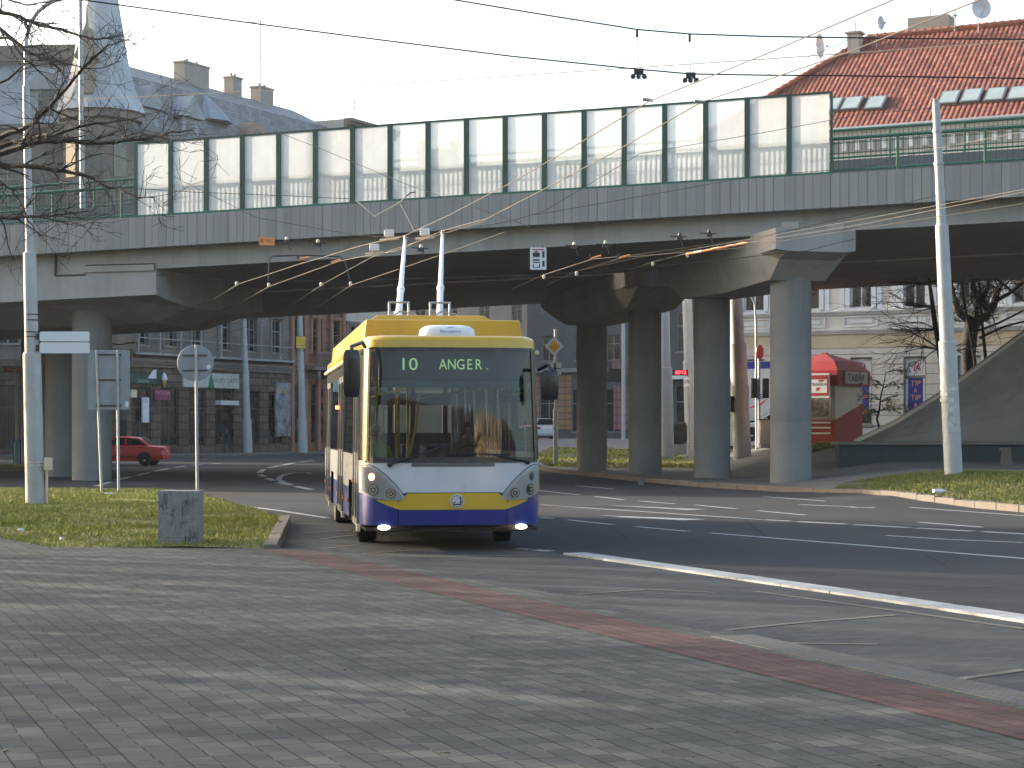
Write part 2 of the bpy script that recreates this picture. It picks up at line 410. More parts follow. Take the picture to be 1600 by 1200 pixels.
MT = dict(
 block=m_block(),
 asphalt=m_asphalt(), pavers=m_pavers(), pavers_red=m_pavers(True), bay=m_bay(),
 grass_l=m_grass("grass_soil", (.12, .13, .032), (.19, .18, .055), (.19, .15, .075)),
 blade=m_grass("grass_blade", (.21, .24, .045), (.37, .35, .09), (.38, .31, .14)),
 blade2=m_grass("grass_blade_green", (.13, .155, .04), (.22, .225, .075), (.26, .22, .11)),
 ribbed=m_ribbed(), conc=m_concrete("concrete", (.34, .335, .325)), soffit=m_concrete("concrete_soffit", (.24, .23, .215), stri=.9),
 column=m_concrete("concrete_column", (.21, .215, .212)), kerb=m_concrete("kerb_stone", (.155, .135, .115), (.08, .07, .06)),
 conc_warm=m_concrete("concrete_rough", (.25, .22, .20), (.09, .085, .08)),
 block_old=mat("weathered_block", (.29, .285, .27), .9, var=.25, scale=3, bump=.5, bscale=30, dirt=.9, dcol=(.03, .03, .03), streak=.8),
 white_line=mat("road_paint", (.33, .345, .345), .7, var=.12, scale=4, dirt=.7, dcol=(.10, .10, .10)),
 yellow_line=mat("faded_yellow_paint", (.108, .102, .078), .75, var=.25, scale=5, dirt=.95, dcol=(.085, .087, .085)),
 green=m_paint("green_paint", (.018, .11, .072), .45, .4, .1), green_dark=m_paint("dark_green_paint", (.022, .062, .043), .5, .35, .05), frosted=m_frosted(),
 pole=mat("grey_pole_paint", (.36, .38, .39), .5, var=.1, scale=3, dirt=.3, dcol=(.22, .2, .18), streak=.25),
 galv=mat("galvanised", (.33, .345, .355), .5, .45, var=.12, scale=8), alu=mat("sign_back", (.24, .265, .29), .5, .35, var=.1, scale=3, streak=.2),
 dark=mat("dark_metal", (.035, .036, .038), .5, .2), black=mat("black_rubber", (.015, .015, .016), .6), wire=mat("wire", (.05, .047, .043), .5, .5),
 copper=mat("contact_wire", (.085, .072, .06), .6, .2), cream=mat("cream_insulator", (.62, .55, .42), .45),
 white=m_paint("white_plastic", (.72, .72, .71), .4, .15, .1), sign_white=mat("sign_white", (.62, .65, .68), .45, var=.06),
 orange=mat("orange_plate", (.72, .27, .09), .5), red=m_paint("red_paint", (.42, .02, .022), .35, .25, .4),
 kiosk_red=m_paint("kiosk_red", (.34, .016, .024), .4, .3, .1), kiosk_roof=m_paint("kiosk_roof", (.40, .045, .055), .5, .35, .05), kiosk_cream=m_paint("kiosk_cream", (.68, .62, .53), .5, .35, 0),
 glassdark=mat("window_glass", (.022, .026, .03), .06, var=.3, spec=.8), framew=mat("window_frame_white", (.55, .56, .56), .5),
 blue=m_paint("blue_paint", (.012, .03, .30), .35, .3, .3), signblue=mat("sign_blue", (.03, .045, .28), .4),
)

# ------------------------------------------------------------------ ground
AX = Vector((-math.sin(R(21)), math.cos(R(21)), 0)); NX = Vector((math.cos(R(21)), math.sin(R(21)), 0))
def UV(u, v): return tuple(NX * u + AX * v)
big = [(-320, -60), (320, -60), (320, 420), (-320, 420)]
near_zone = [(-70, -40), (70, -40), (70, 170), (-70, 170)]
o = ground_poly("ground", [(-600, 168), (600, 168), (600, 700), (-600, 700)], .995, MT['asphalt'], cell=0, follow=False)
ground_poly("road", near_zone, 0.0, MT['asphalt'], cell=2.5)
PZ = .12
plaza = [UV(7.2, -30), UV(7.2, 5), UV(7.2, 16), UV(7.12, 25.3), (-3.2, 26.15), (-6.4, 26.5), (-7.6, 28.6), (-9.1, 33.7), (-12.2, 40), (-17, 47), (-60, 47), (-60, -30)]
ground_poly("pavement", plaza, PZ, MT['pavers'], cell=6, skirt=.3, follow=False)
ground_poly("paved_band", [UV(6.1, -20), UV(6.75, -20), UV(6.75, 24.6), UV(6.1, 25.4)], PZ + .004, MT['pavers_red'], cell=0, follow=False)
n = N("tactile_kerb_stone"); vv = n.mapv((1, 1, 1), (0, 0, R(-21)))
vo = n.add("TexVoronoi", {"Vector": vv, "Scale": 14.0, "Randomness": .15}).outputs["Distance"]
cc = n.ramp(n.noise(3, 5), [(.3, (.095, .096, .092)), (.7, (.14, .14, .132))]); cc = n.mix(n.ramp(vo, [(.25, (0, 0, 0)), (.5, (.75, .75, .75))]), cc, (.06, .06, .055))
n.set(cc, .8, 0, .3, vo, -.8, .012)
ground_poly("kerb", [UV(6.85, -20), UV(7.21, -20), UV(7.21, 13.5), UV(6.85, 13.5)], PZ + .006, n.m, cell=0, follow=False, skirt=.14)
ground_poly("kerb", [UV(6.98, 13.52), UV(7.21, 13.52), UV(7.14, 25.2), UV(6.98, 25.2)], PZ + .005, MT['bay'], cell=0, follow=False, skirt=.14)
ground_poly("bus_bay", [UV(7.2, -30), UV(10.55, -30), UV(10.5, 18), UV(10.2, 25.4), UV(9.7, 29), UV(7.4, 29.5), UV(7.2, 25)], .004, MT['bay'], cell=0, follow=False)

# raised white edge stripe of the bus bay, in painted stones
mb = MB()
pts = [(10.50, -8), (10.52, 6), (10.5, 12), (10.45, 17), (10.33, 21), (10.2, 24.6)]
def along(pts, v):
    for (a, b), (c, d) in zip(pts, pts[1:]):
        if v <= d: return a + (c - a) * (v - b) / (d - b)
    return pts[-1][0]
v = -8.0
while v < 24.5:
    e = min(v + .98, 24.6); j = random.uniform(-.006, .006)
    a, b = along(pts, v), along(pts, e)
    A = [UV(a + j, v), UV(a + .34 + j, v), UV(b + .34 + j, e), UV(b + j, e)]
    top = [Vector((p[0], p[1], .03)) for p in A]
    mb.prism([Vector((p[0], p[1], -.05)) for p in A], (0, 0, .08 + random.uniform(-.002, .002))); v = e + .012
o = structure("kerb", mb, MT['white_line'])

# lane paint: thin sheets lying on the asphalt
def line_mb(mb, pts, w, z=.004):
    pts = [Vector((p[0], p[1], 0)) for p in pts]
    for i, (a, b) in enumerate(zip(pts, pts[1:])):
        t = (b - a).normalized(); s = Vector((-t.y, t.x, 0)) * w / 2
        k = max(1, int((b - a).length / 2.5))
        for q in range(k):
            p, r = a + (b - a) * q / k, a + (b - a) * (q + 1) / k
            mb.quad(*[Vector((c.x, c.y, z + gz(c.x, c.y))) for c in (p - s, p + s, r + s, r - s)][::-1])
paint = MB()
def seg(x0, y0, x1, y1, w=.13): line_mb(paint, [G(x0, y0), G(x1, y1)], w)
seg(1110, 833, 1600, 873, .14); seg(1600, 873, 1900, 900, .14)
seg(1192, 776, 1600, 806, .13); seg(1600, 806, 1800, 822, .13)
seg(845, 789, 1190, 812, .14)
for a, b in ((1195, 1235), (1245, 1322), (1335, 1420), (1432, 1520), (1535, 1640)):
    seg(a, 812 + (a - 1190) * .055, b, 812 + (b - 1190) * .055, .22)
for q in ((840, 766.5, 905, 773.5), (900, 759, 960, 764.5), (930, 776, 975, 781), (1000, 783, 1055, 787.5), (1085, 789, 1150, 795.2), (1183, 798, 1258, 805), (1435, 816, 1535, 824),
          (846, 809, 864, 810.3), (888, 812.5, 958, 820), (993, 823, 1075, 830.5), (1385, 837, 1480, 843), (1480, 843, 1600, 848)): seg(*q)
def arrow(x0, y0, x1, y1, hx, hy):
    seg(x0, y0, x1, y1, .16); p = G(hx, hy); a = G(x1, y1); t = (p - a).normalized(); s = Vector((-t.y, t.x, 0)) * .34
    paint.quad(*[Vector((c.x, c.y, .0045)) for c in (a + s, a - s, p)])
arrow(985, 791.5, 1090, 796.5, 950, 790); arrow(965, 808, 1085, 812.5, 930, 805); arrow(1250, 788.5, 1340, 792.5, 1370, 794)
# bay mouth: yellow-edged dashes, then the left roadway
for q in ((800, 857, 828, 858.6), (836, 859.5, 862, 861.5)): seg(*q, .2)
seg(340, 786, 430, 797, .16); seg(430, 797, 512, 809.5, .16)
for x0, y0, x1, y1 in ((150, 760, 172, 753), (182, 750.5, 204, 745), (213, 743, 233, 738.5), (243, 736, 264, 732), (273, 730.5, 290, 728.5), (300, 727.4, 316, 726), (328, 725.2, 345, 724)): seg(x0, y0, x1, y1, .22)
for q in ((468, 722, 490, 719.8), (441, 727, 461, 723), (420, 731, 437, 727.6), (405, 739, 412, 733.4), (406, 741.5, 413, 745), (418, 747, 427, 751), (434, 754, 455, 758), (462, 760, 486, 765)): seg(*q, .24)
arc = [G(462 + 34 * math.cos(t) + 8, 748 - 9.5 * math.sin(t)) for t in [R(60 + 15 * i) for i in range(13)]]
line_mb(paint, arc, .2)
structure("road_marking", paint, MT['white_line'])
ypt = MB()
for q in ((462, 862, 560, 852), (500, 843, 560, 836), (540, 868, 660, 859), (600, 872, 840, 868.5), (470, 834, 548, 829)):
    line_mb(ypt, [G(q[0], q[1]), G(q[2], q[3])], .1, .009)
for q in ((1090, 990, 1250, 974), (1250, 974, 1400, 962), (1210, 1006, 1370, 1008), (900, 930, 1010, 922), (1010, 922, 1120, 927), (1500, 1062, 1600, 1048), (1180, 925, 1420, 958), (1420, 958, 1600, 984)):
    line_mb(ypt, [G(q[0], q[1]), G(q[2], q[3])], .09, .009)
structure("road_marking", ypt, MT['yellow_line'])

# pavements and islands
island = [(-6.4, 26.5), (-3.3, 26.2), (-4.15, 35.2), (-5.6, 40.2), (-7.1, 45.2), (-8.4, 50.5), (-14, 53), (-34, 55), (-50, 48), (-17, 47), (-12.2, 40), (-9.1, 33.7), (-7.6, 28.6)]
def kerb_run(pts, w, h, z=0, step=1.0, m_='kerb', follow=True):
    mb = MB()
    for a, b in zip(pts, pts[1:]):
        a, b = Vector((a[0], a[1], 0)), Vector((b[0], b[1], 0)); L = (b - a).length; k = max(1, round(L / step)); t = (b - a) / L
        ang = math.atan2(t.y, t.x)
        for i in range(k):
            c = a + t * L * (i + .5) / k; zz = (gz(c.x, c.y) if follow else 0) + z
            mb.box((c.x, c.y, zz + h / 2 - .05 + random.uniform(-.006, .006)), (L / k - .018, w, h + .1), Matrix.Rotation(ang + random.uniform(-.006, .006), 4, 'Z'))
    o = obj("kerb", mb, MT[m_], bevel=.012); o['kind'] = 'structure'; return o
kerb_run([(-3.3, 26.2), (-4.15, 35.2)], .18, .17, m_='kerb')
kerb_run([(-4.25, 35.3), (-5.6, 40.2), (-7.1, 45.2), (-8.4, 50.5), (-14, 53)], .16, .10)
RK = [(14, 30), (10.75, 40.4), (9.45, 46.5), (7.9, 52.5), (5.7, 57.5), (4.2, 64), (2.7, 72), (1.3, 80), (.4, 90), (.0, 104)]
kerb_run(RK, .2, .15)
rp = [(x + .12, y) for x, y in RK]
pav = mat("asphalt_pavement", (.125, .122, .115), .85, var=.2, scale=.8, bump=.3, bscale=60, dirt=.5, dcol=(.07, .068, .065))
ground_poly("pavement", rp + [(2, 120), (60, 120), (60, 30)], .12, pav, cell=2.0, skirt=.2)
kerb_run([(-50, 113), (-27, 115.5), (-18, 122), (-11, 140), (-7.5, 152)], .2, .15)
ground_poly("pavement", [(-60, 113), (-27, 115.7), (-18.2, 122.2), (-11.2, 140), (-7.7, 152), (-9, 168), (-60, 168)], .13, pav, cell=4, skirt=.2)
kerb_run([(-60, 86), (-19.2, 86), (-18.6, 84), (-19.6, 80), (-60, 79)], .2, .15)

# grass: real blades standing on soil
def grass(name, label, poly, z, n_, hmin, hmax, m_, soil=True, bulge=.07, follow=True, wide=.012):
    zf = lambda x, y: z + (gz(x, y) if follow else 0)
    if soil:
        so_ = ground_poly("soil", poly, z, MT['grass_l'], cell=1.5, follow=follow)
        for v in so_.data.vertices: v.co.z += bulge * (math.sin(v.co.x * 1.7) * math.sin(v.co.y * .9) * .25)
    x0, x1 = min(p[0] for p in poly), max(p[0] for p in poly); y0, y1 = min(p[1] for p in poly), max(p[1] for p in poly)
    V, Fc = [], []; rnd = random.Random(len(name) + n_); c = 0
    while c < n_:
        x, y = rnd.uniform(x0, x1), rnd.uniform(y0, y1)
        if not inpoly(x, y, poly): continue
        px = CX + F * x / y
        if not (-60 < px < 1660): 
            if rnd.random() > .04: continue
        d = math.sin(x * 2.1 + math.sin(y * 1.3) * 2) * math.sin(y * 1.1 + x * .7)
        if rnd.random() > .72 + .28 * d: continue
        zz = zf(x, y) + bulge * (math.sin(x * 1.7) * math.sin(y * .9) * .25); h = rnd.uniform(hmin, hmax) * (.8 + .3 * d); w = wide * rnd.uniform(.7, 1.4)
        a = rnd.uniform(0, 6.28); lx, ly = rnd.gauss(0, .45) * h, rnd.gauss(0, .45) * h
        b = len(V); V += [(x - w * math.cos(a), y - w * math.sin(a), zz - .01), (x + w * math.cos(a), y + w * math.sin(a), zz - .01), (x + lx, y + ly, zz + h)]
        Fc.append((b, b + 1, b + 2)); c += 1
    mb = MB(); mb.v = V; mb.f = Fc; mb.mi = [0] * len(Fc)
    o = obj("grass", mb, m_, fixn=False); tag(o, label, "grass", kind='stuff'); return o
grass("gl", "short yellowish grass of the traffic island around the concrete block", [(x * .998, y) for x, y in island], .125, 60000, .025, .07, MT['blade'])
rg = [(13.9, 31), (10.98, 40.5), (9.68, 46.5), (8.6, 51.3), (9.2, 53.2), (11.2, 52.8), (15, 52.2), (22, 50), (22, 34)]
grass("gr", "greener grass strip behind the stone kerb around the right pole", rg, .125, 42000, .035, .10, MT['blade2'])
grass("gm", "small sunlit grass patch beyond the middle bridge columns", [(1.5, 81.5), (4.5, 79.2), (7.9, 79.5), (8.8, 88), (6.5, 98), (2.0, 100), (1.0, 92)], .125, 9000, .05, .12, MT['blade'], wide=.03)
grass("gf", "narrow grass strip beside the blue bin beyond the left bridge columns", [(-60, 79.2), (-19.8, 80.1), (-18.9, 84), (-19.4, 85.8), (-60, 85.8)], .12, 6000, .05, .12, MT['blade'], wide=.03)
grass("gk", "thin grass strip along the pavement in front of the red kiosk", [(10.6, 71.5), (14.2, 70.5), (14.4, 73.4), (10.8, 74.2)], .125, 2500, .05, .12, MT['blade'], wide=.03)

# ------------------------------------------------------------------ the overpass
BA, BB = Vector((-12.3, 62.5, 0)), Vector((9.41, 56.6, 0))
BD = (BB - BA).normalized(); BN = Vector((-BD.y, BD.x, 0))           # along the bridge, and away from the viewer
BANG = math.atan2(BD.y, BD.x)
def zl(s): return 8.63 + .0285 * s                                    # ledge height, s metres along from BA
def B(s, n, z): q = BA + BD * s + BN * n; return Vector((q.x, q.y, z))
def Bl(s, n, z): return Vector((s, n, z))                             # bridge frame (root rotated)
S0, S1 = -48.0, 44.0
def zfar(s): return 6.75 + .032 * s
def deck(label, prof):
    """prof: list of (n, z(s), slot) around the cross-section"""
    root = thing("overpass", label, "bridge", tuple(BA), BANG)
    return root
near = thing("overpass", "near concrete overpass deck carrying the noise barrier on two columns and caps", "bridge", tuple(BA), BANG)
far = thing("overpass", "far concrete overpass deck behind the near one, seen from below", "bridge", tuple(BA), BANG)
st = [S0 + (S1 - S0) * i / 40 for i in range(41)]
def strip(mb, na, za, nb, zb):
    for a, b in zip(st, st[1:]):
        mb.quad(Bl(a, na, za(a)), Bl(b, na, za(b)), Bl(b, nb, zb(b)), Bl(a, nb, zb(a)))
mb = MB()
strip(mb, 0, lambda s: zl(s) - 1.0, 0, zl); strip(mb, 0, zl, .42, zl); strip(mb, .42, zl, .42, lambda s: zl(s) - .5); strip(mb, 0, lambda s: zl(s) - 1.0, .55, lambda s: zl(s) - 1.0)
obj("ribbed_fascia", mb, MT['ribbed'], near)
mb = MB(); strip(mb, .55, lambda s: zl(s) - 1.65, .55, lambda s: zl(s) - 1.0)
for j in (-30, -18, -6.2, 6, 22.6, 31): mb.box((j, .548, zl(j) - 1.33), (.03, .01, .62))
obj("girder", mb, MT['conc'], near)
mb = MB(); strip(mb, .55, lambda s: zl(s) - 1.65, 10.0, lambda s: zl(s) - 1.72); strip(mb, 10.0, lambda s: zl(s) - 1.72, 10.0, lambda s: zl(s) - .1)
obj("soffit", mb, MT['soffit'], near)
mb = MB(); strip(mb, .42, lambda s: zl(s) - .5, 10.0, lambda s: zl(s) - .4); obj("roadway", mb, MT['asphalt'], near)
FN0, FN1 = 10.9, 21.2
mb = MB(); strip(mb, FN0, lambda s: zl(s) - 1.70, FN1, zfar); strip(mb, FN0, lambda s: zl(s) - 1.70, FN0, lambda s: zl(s) - .1)
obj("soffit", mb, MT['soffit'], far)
mb = MB(); strip(mb, FN1, zfar, FN1, lambda s: zl(s) + .6); strip(mb, FN0, lambda s: zl(s) - .1, FN1, lambda s: zl(s) - .1); obj("girder", mb, MT['conc'], far)
mb = MB(); strip(mb, FN1, lambda s: zl(s) + .6, FN1 - .25, lambda s: zl(s) + 1.6); strip(mb, FN1 - .25, lambda s: zl(s) + 1.6, FN1 - .6, lambda s: zl(s) - .1); obj("crash_parapet", mb, MT['conc'], far)

def tobr(p):      # world point -> bridge frame
    q = Vector((p[0], p[1], 0)) - BA; return Vector((q.dot(BD), q.dot(BN), p[2]))
def column(x, y, r, ztop, parent):
    q = tobr((x, y, 0)); zb = gz(x, y) - .1
    mb = MB().lathe([(r, zb), (r, zb + 2.0), (r * .997, zb + 2.01), (r, zb + 2.02), (r, zb + 4.0), (r * .997, zb + 4.01), (r, zb + 4.02), (r, ztop)], (q.x, q.y, 0), n=40)
    return obj("column", mb, MT['column'], parent, smooth=True)
UD = Vector((-.283, .959, 0)).normalized()
C1 = Vector((8.42, 58.0, 0)); cols = [C1 + UD * u for u in (0, 6.2, 12.6, 18.6)]
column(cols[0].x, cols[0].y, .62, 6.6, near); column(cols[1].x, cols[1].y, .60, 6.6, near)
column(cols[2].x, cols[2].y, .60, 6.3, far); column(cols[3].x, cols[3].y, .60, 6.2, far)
def cap(parent, u0, u1, prof, half, c0, taper0=True):
    """hammerhead along the column line: prof = (u, z_bottom), z_top flat under the deck"""
    mb = MB(); WD = Vector((UD.y, -UD.x, 0)); rings = []
    for u, zb, zt, hw, sk in prof:
        c = c0 + UD * u
        pts = [(c - WD * hw, zt), (c + WD * (hw + sk), zt), (c + WD * (hw + sk), zb + .02 if sk else zb), (c + WD * hw * .62, zb), (c - WD * hw * .62, zb)]
        pts = [(c - WD * hw, zt), (c + WD * hw, zt), (c + WD * hw, max(zb, zt - .62)), (c + WD * hw * .72, zb), (c - WD * hw * .72, zb), (c - WD * hw, max(zb, zt - .62))]
        rings.append([tobr((p.x, p.y, z)) for p, z in pts])
    mb.loft(rings); return obj("pier_cap", mb, MT['conc'], parent)
cap(near, 0, 0, [(-1.75, 6.95, 7.62, 1.28, 0), (-1.2, 6.75, 7.6, 1.28, 0), (-.5, 6.2, 7.6, 1.25, 0), (3, 6.05, 7.6, 1.2, 0), (6.8, 6.1, 7.5, 1.2, 0), (7.8, 6.7, 7.5, 1.2, 0), (8.1, 6.85, 7.5, 1.2, 0)], 0, C1)
cap(far, 0, 0, [(-1.8, 6.8, 7.4, 1.3, 0), (-.6, 6.1, 7.4, 1.3, 0), (3, 5.9, 7.3, 1.3, 0), (6.4, 5.85, 7.1, 1.3, 0), (7.6, 6.15, 7.0, 1.3, 0), (8.6, 6.7, 6.95, 1.3, 0)], 0, cols[2])
# bearing blocks between cap and girder, and the stepped seat of the near cap
mb = MB()
for q in ((-1.55, -.7), (-1.55, .75)):
    c = C1 + UD * q[0] + Vector((UD.y, -UD.x, 0)) * q[1]; b = tobr((c.x, c.y, 0)); mb.box((b.x, b.y, 7.70), (.5, .4, .2))
obj("bearing", mb, MT['conc'], near)
# left pier: wide haunched head, two columns
lp = MB(); sx = tobr((-11.9, 61.9, 0)).x
for n0, n1, zb0, zb1 in ((.5, 3.2, -2.55, -3.0),):
    def zf0(s): return zl(s) - 1.62
    rings = []
    for s, k in ((sx - 24, 0), (sx - 6, 0), (sx - 1.2, 0), (sx, .1)):
        t = zl(s)
        rings.append([(s, .5, t - 1.63), (s, .5, t - 2.5), (s, 1.3, t - 2.62), (s, 3.0, t - 3.25 + k * 5), (s, 7.0, t - 3.3 + k * 5), (s, 9.5, t - 2.5), (s, 9.5, t - 1.66)])
    lp.loft(rings)
obj("pier_cap", lp, MT['conc'], near)
mb = MB(); s_ = sx - 2.6
mb.box((s_ + 1.3, .49, zl(s_) - 1.52), (2.5, .06, .24)); mb.box((s_ - 1.05, .495, zl(s_) - 1.37), (.07, .05, .72)); mb.box((s_ - .5, .497, zl(s_) - 1.73), (1.1, .05, .05))
obj("expansion_joint", mb, MT['dark'], near)
mb = MB(); mb.box((sx - 1.35, .47, zl(sx) - 1.62), (2.6, .09, .2)); obj("girder_seat", mb, MT['conc'], near)
column(-14.35, 65.6, .67, 6.5, near); column(-16.5, 70.5, .62, 6.4, near)
column(-18.2, 75.5, .62, 6.2, far); column(-20.2, 81.5, .62, 6.2, far)

# railing in bays of 2.5 m: tube rail, balusters, lower rail, post
def railing(label, n_off, zoff, s0, s1, d):
    root = thing("railing", label, "railing", tuple(BA), BANG)
    rail = MB(); low = MB(); s = s0
    while s < s1 - .01:
        e = min(s + 2.5, s1)
        p = MB(); p.tube([(s, n_off, zl(s) + zoff - .05), (s, n_off, zl(s) + zoff + .92), (s, n_off - .02, zl(s) + zoff + 1.05)], .045, 10); p.box((s, n_off, zl(s) + zoff + .01), (.2, .14, .03))
        obj("post", p, MT['green'], root, smooth=True)
        bal = MB(); k = round((e - s) / .155)
        for i in range(1, k):
            x = s + (e - s) * i / k; bal.box((x, n_off, zl(x) + zoff + .57), (.014, .014, .98))
        obj("balusters", bal, MT['green_dark'], root)
        s = e
    rail.tube([(a, n_off, zl(a) + zoff + 1.06) for a in (s0 - .1, s1 + .1)], .05, 12)
    low.tube([(a, n_off, zl(a) + zoff + .12) for a in (s0, s1)], .035, 8); low.tube([(a, n_off, zl(a) + zoff + .62) for a in (s0, s1)], .016, 6)
    obj("top_rail", rail, MT['green'], root, smooth=True); obj("lower_rail", low, MT['green'], root, smooth=True)
    return root
railing("green tubular railing along the near bridge edge, running behind the noise barrier", .30, 0.0, -10.6, 31.9, 0)
railing("thin green railing on the deck's far side, just above the front railing", 9.75, 1.72, -14, 36, 0)
mb = MB(); strip(mb, 9.6, lambda s: zl(s) - .4, 9.6, lambda s: zl(s) + 1.74); strip(mb, 9.6, lambda s: zl(s) + 1.74, 9.95, lambda s: zl(s) + 1.74); strip(mb, 9.95, lambda s: zl(s) + 1.74, 9.95, lambda s: zl(s) - .4); obj("crash_parapet", mb, m_concrete("parapet_grey", (.13, .145, .15), (.08, .085, .09)), near)

# noise barrier: nineteen posts, eighteen frosted panels
bar = thing("noise_barrier", "translucent white noise barrier with dark green posts on the bridge edge", "noise barrier", tuple(BA), BANG)
LB = (BB - BA).length; k = 18
for i in range(k + 1):
    s = LB * i / k
    obj("post", MB().box((s, .12, zl(s) + 1.225), (.15 if 0 < i < k else .07, .12, 2.45)), MT['green_dark'], bar)
    if i < k:
        e = LB * (i + 1) / k; a, b = s + .07, e - .07
        p = MB(); p.quad(Bl(a, .12, zl(a) + .06), Bl(b, .12, zl(b) + .06), Bl(b, .12, zl(b) + 2.40), Bl(a, .12, zl(a) + 2.40))
        obj("panel", p, MT['frosted'], bar)
p = MB(); p.prism([Bl(0, .08, zl(0) + 2.40), Bl(LB, .08, zl(LB) + 2.40), Bl(LB, .08, zl(LB) + 2.45), Bl(0, .08, zl(0) + 2.45)], (0, .08, 0)); obj("top_rail", p, MT['green_dark'], bar)
p = MB(); p.prism([Bl(0, .05, zl(0) + .0), Bl(LB, .05, zl(LB) + .0), Bl(LB, .05, zl(LB) + .07), Bl(0, .05, zl(0) + .07)], (0, .1, 0)); obj("bottom_rail", p, MT['green'], bar)

# ------------------------------------------------------------------ the trolleybus (own frame: front at y=0, x to picture right, rear at y=12)
BUS = thing("trolleybus", "yellow, white and blue low-floor trolleybus with both poles raised, front destination 10 ANGER", "trolleybus", (-.83, 27.2, 0), R(8))
b_white = m_paint("bus_white", (.56, .57, .575), .3, .25, .5); b_blue = m_paint("bus_blue", (.016, .030, .20), .3, .3, .5)
b_yel = m_paint("bus_yellow", (.58, .36, .02), .32, .25, .4); b_roof = m_paint("bus_roof_yellow", (.60, .345, .02), .4, .3, .2)
b_black = mat("bus_black_trim", (.012, .013, .015), .25, var=.2); b_glass = m_seeglass("bus_windscreen", (.50, .60, .62), .015, .0, 1.0)
b_side = m_seeglass("bus_side_glass", (.16, .175, .18), .02, .05, 1.0); b_int = mat("bus_interior", (.16, .175, .185), .8); b_chrome = mat("bus_door_frame", (.16, .16, .15), .4, .6)
b_lamp = m_seeglass("lamp_lens", (.9, .92, .93), .05, .05); b_silver = mat("lamp_bowl", (.62, .63, .65), .3, .2); b_refl = mat("lamp_reflector", (.75, .76, .78), .12, 1.0)
b_handle = mat("bus_yellow_handrail", (.62, .42, .06), .4); b_skin = mat("skin", (.42, .25, .18), .6); b_seat = mat("bus_seat", (.05, .07, .22), .8)
front = [(0, 0), (.3, .003), (.6, .013), (.85, .036), (1.0, .072), (1.1, .125), (1.18, .21), (1.235, .34), (1.265, .48), (1.275, .62)]
side = [1.82, 2.15, 3.25, 3.6, 4.9, 6.4, 8.25, 9.35, 9.65, 11.1, 11.85]
BUS.scale = (1.022, 1, 1)
plan = front + [(1.275, y) for y in side] + [(1.22, 12.0), (0, 12.02)]
NF = len(front)
def tum(z): return 1 - .035 * max(0, (z - 1.35)) / 1.6
def rake(z): return .085 * max(0, z - 1.25) + (.02 if z < .45 else 0)
def bp(x, y, z, off=0.0): return Vector((x * tum(z), y + rake(z) * max(0, 1 - y / 1.2), z))
def fy(x):
    x = abs(x)
    for (a, b), (c, d) in zip(front, front[1:]):
        if x <= c: return b + (d - b) * (x - a) / (c - a)
    return front[-1][1]
def fpt(x, z, off=.008):
    x = max(-1.275, min(1.275, x)); y = fy(x); e = .01; dx = fy(abs(x) + e) - fy(max(0, abs(x) - e)); dx /= 2 * e if abs(x) > e else e
    dx = dx if x >= 0 else -dx
    nn = Vector((dx, -1, 0)).normalized(); q = bp(x, y, z); return q + nn * off
def fstrip(mb, xs, lo, hi, off=.008, nz=3, thick=0.0):
    cols_ = []
    for x in xs:
        a, b = lo(x), hi(x); cols_.append([fpt(x, a + (b - a) * i / nz, off) for i in range(nz + 1)])
    for c, d in zip(cols_, cols_[1:]):
        for i in range(nz): mb.quad(c[i], d[i], d[i + 1], c[i + 1])
    if thick:
        edge = [c[0] for c in cols_] + [q for q in cols_[-1][1:]] + [c[-1] for c in reversed(cols_[:-1])] + list(reversed(cols_[0][1:-1]))
        for p, q in zip(edge, edge[1:] + edge[:1]): mb.quad(p, q, q + Vector((0, thick, 0)), p + Vector((0, thick, 0)))
    return mb
def lin(pts):
    def f(x):
        x = abs(x)
        if x <= pts[0][0]: return pts[0][1]
        for (a, b), (c, d) in zip(pts, pts[1:]):
            if x <= c: return b + (d - b) * (x - a) / (c - a)
        return pts[-1][1]
    return f
def frange(a, b, n_): return [a + (b - a) * i / n_ for i in range(n_ + 1)]

zs = [.385, .60, .84, .96, 1.30, 1.40, 2.0, 2.60, 2.90, 2.97, 3.02]
mb = MB()
full = [(-x, y) for x, y in reversed(plan[1:])] + plan
for (xa, ya), (xb, yb) in zip(full, full[1:]):
    ym = (ya + yb) / 2; isf = ym < .62; rear = ym > 11.99
    arch = (2.15 < ym < 3.25) or (8.25 < ym < 9.35)
    for z0, z1 in zip(zs, zs[1:]):
        zm = (z0 + z1) / 2
        if isf and 1.30 < zm < 2.90: continue
        if arch and zm < .96: continue
        if not isf and not rear and 1.40 < zm < 2.60: continue
        if rear and 1.40 < zm < 2.6: continue
        mb.m(0 if zm < .84 else (1 if zm < 1.40 else (2 if zm > 2.90 else 3)))
        mb.quad(bp(xa, ya, z0), bp(xb, yb, z0), bp(xb, yb, z1), bp(xa, ya, z1))
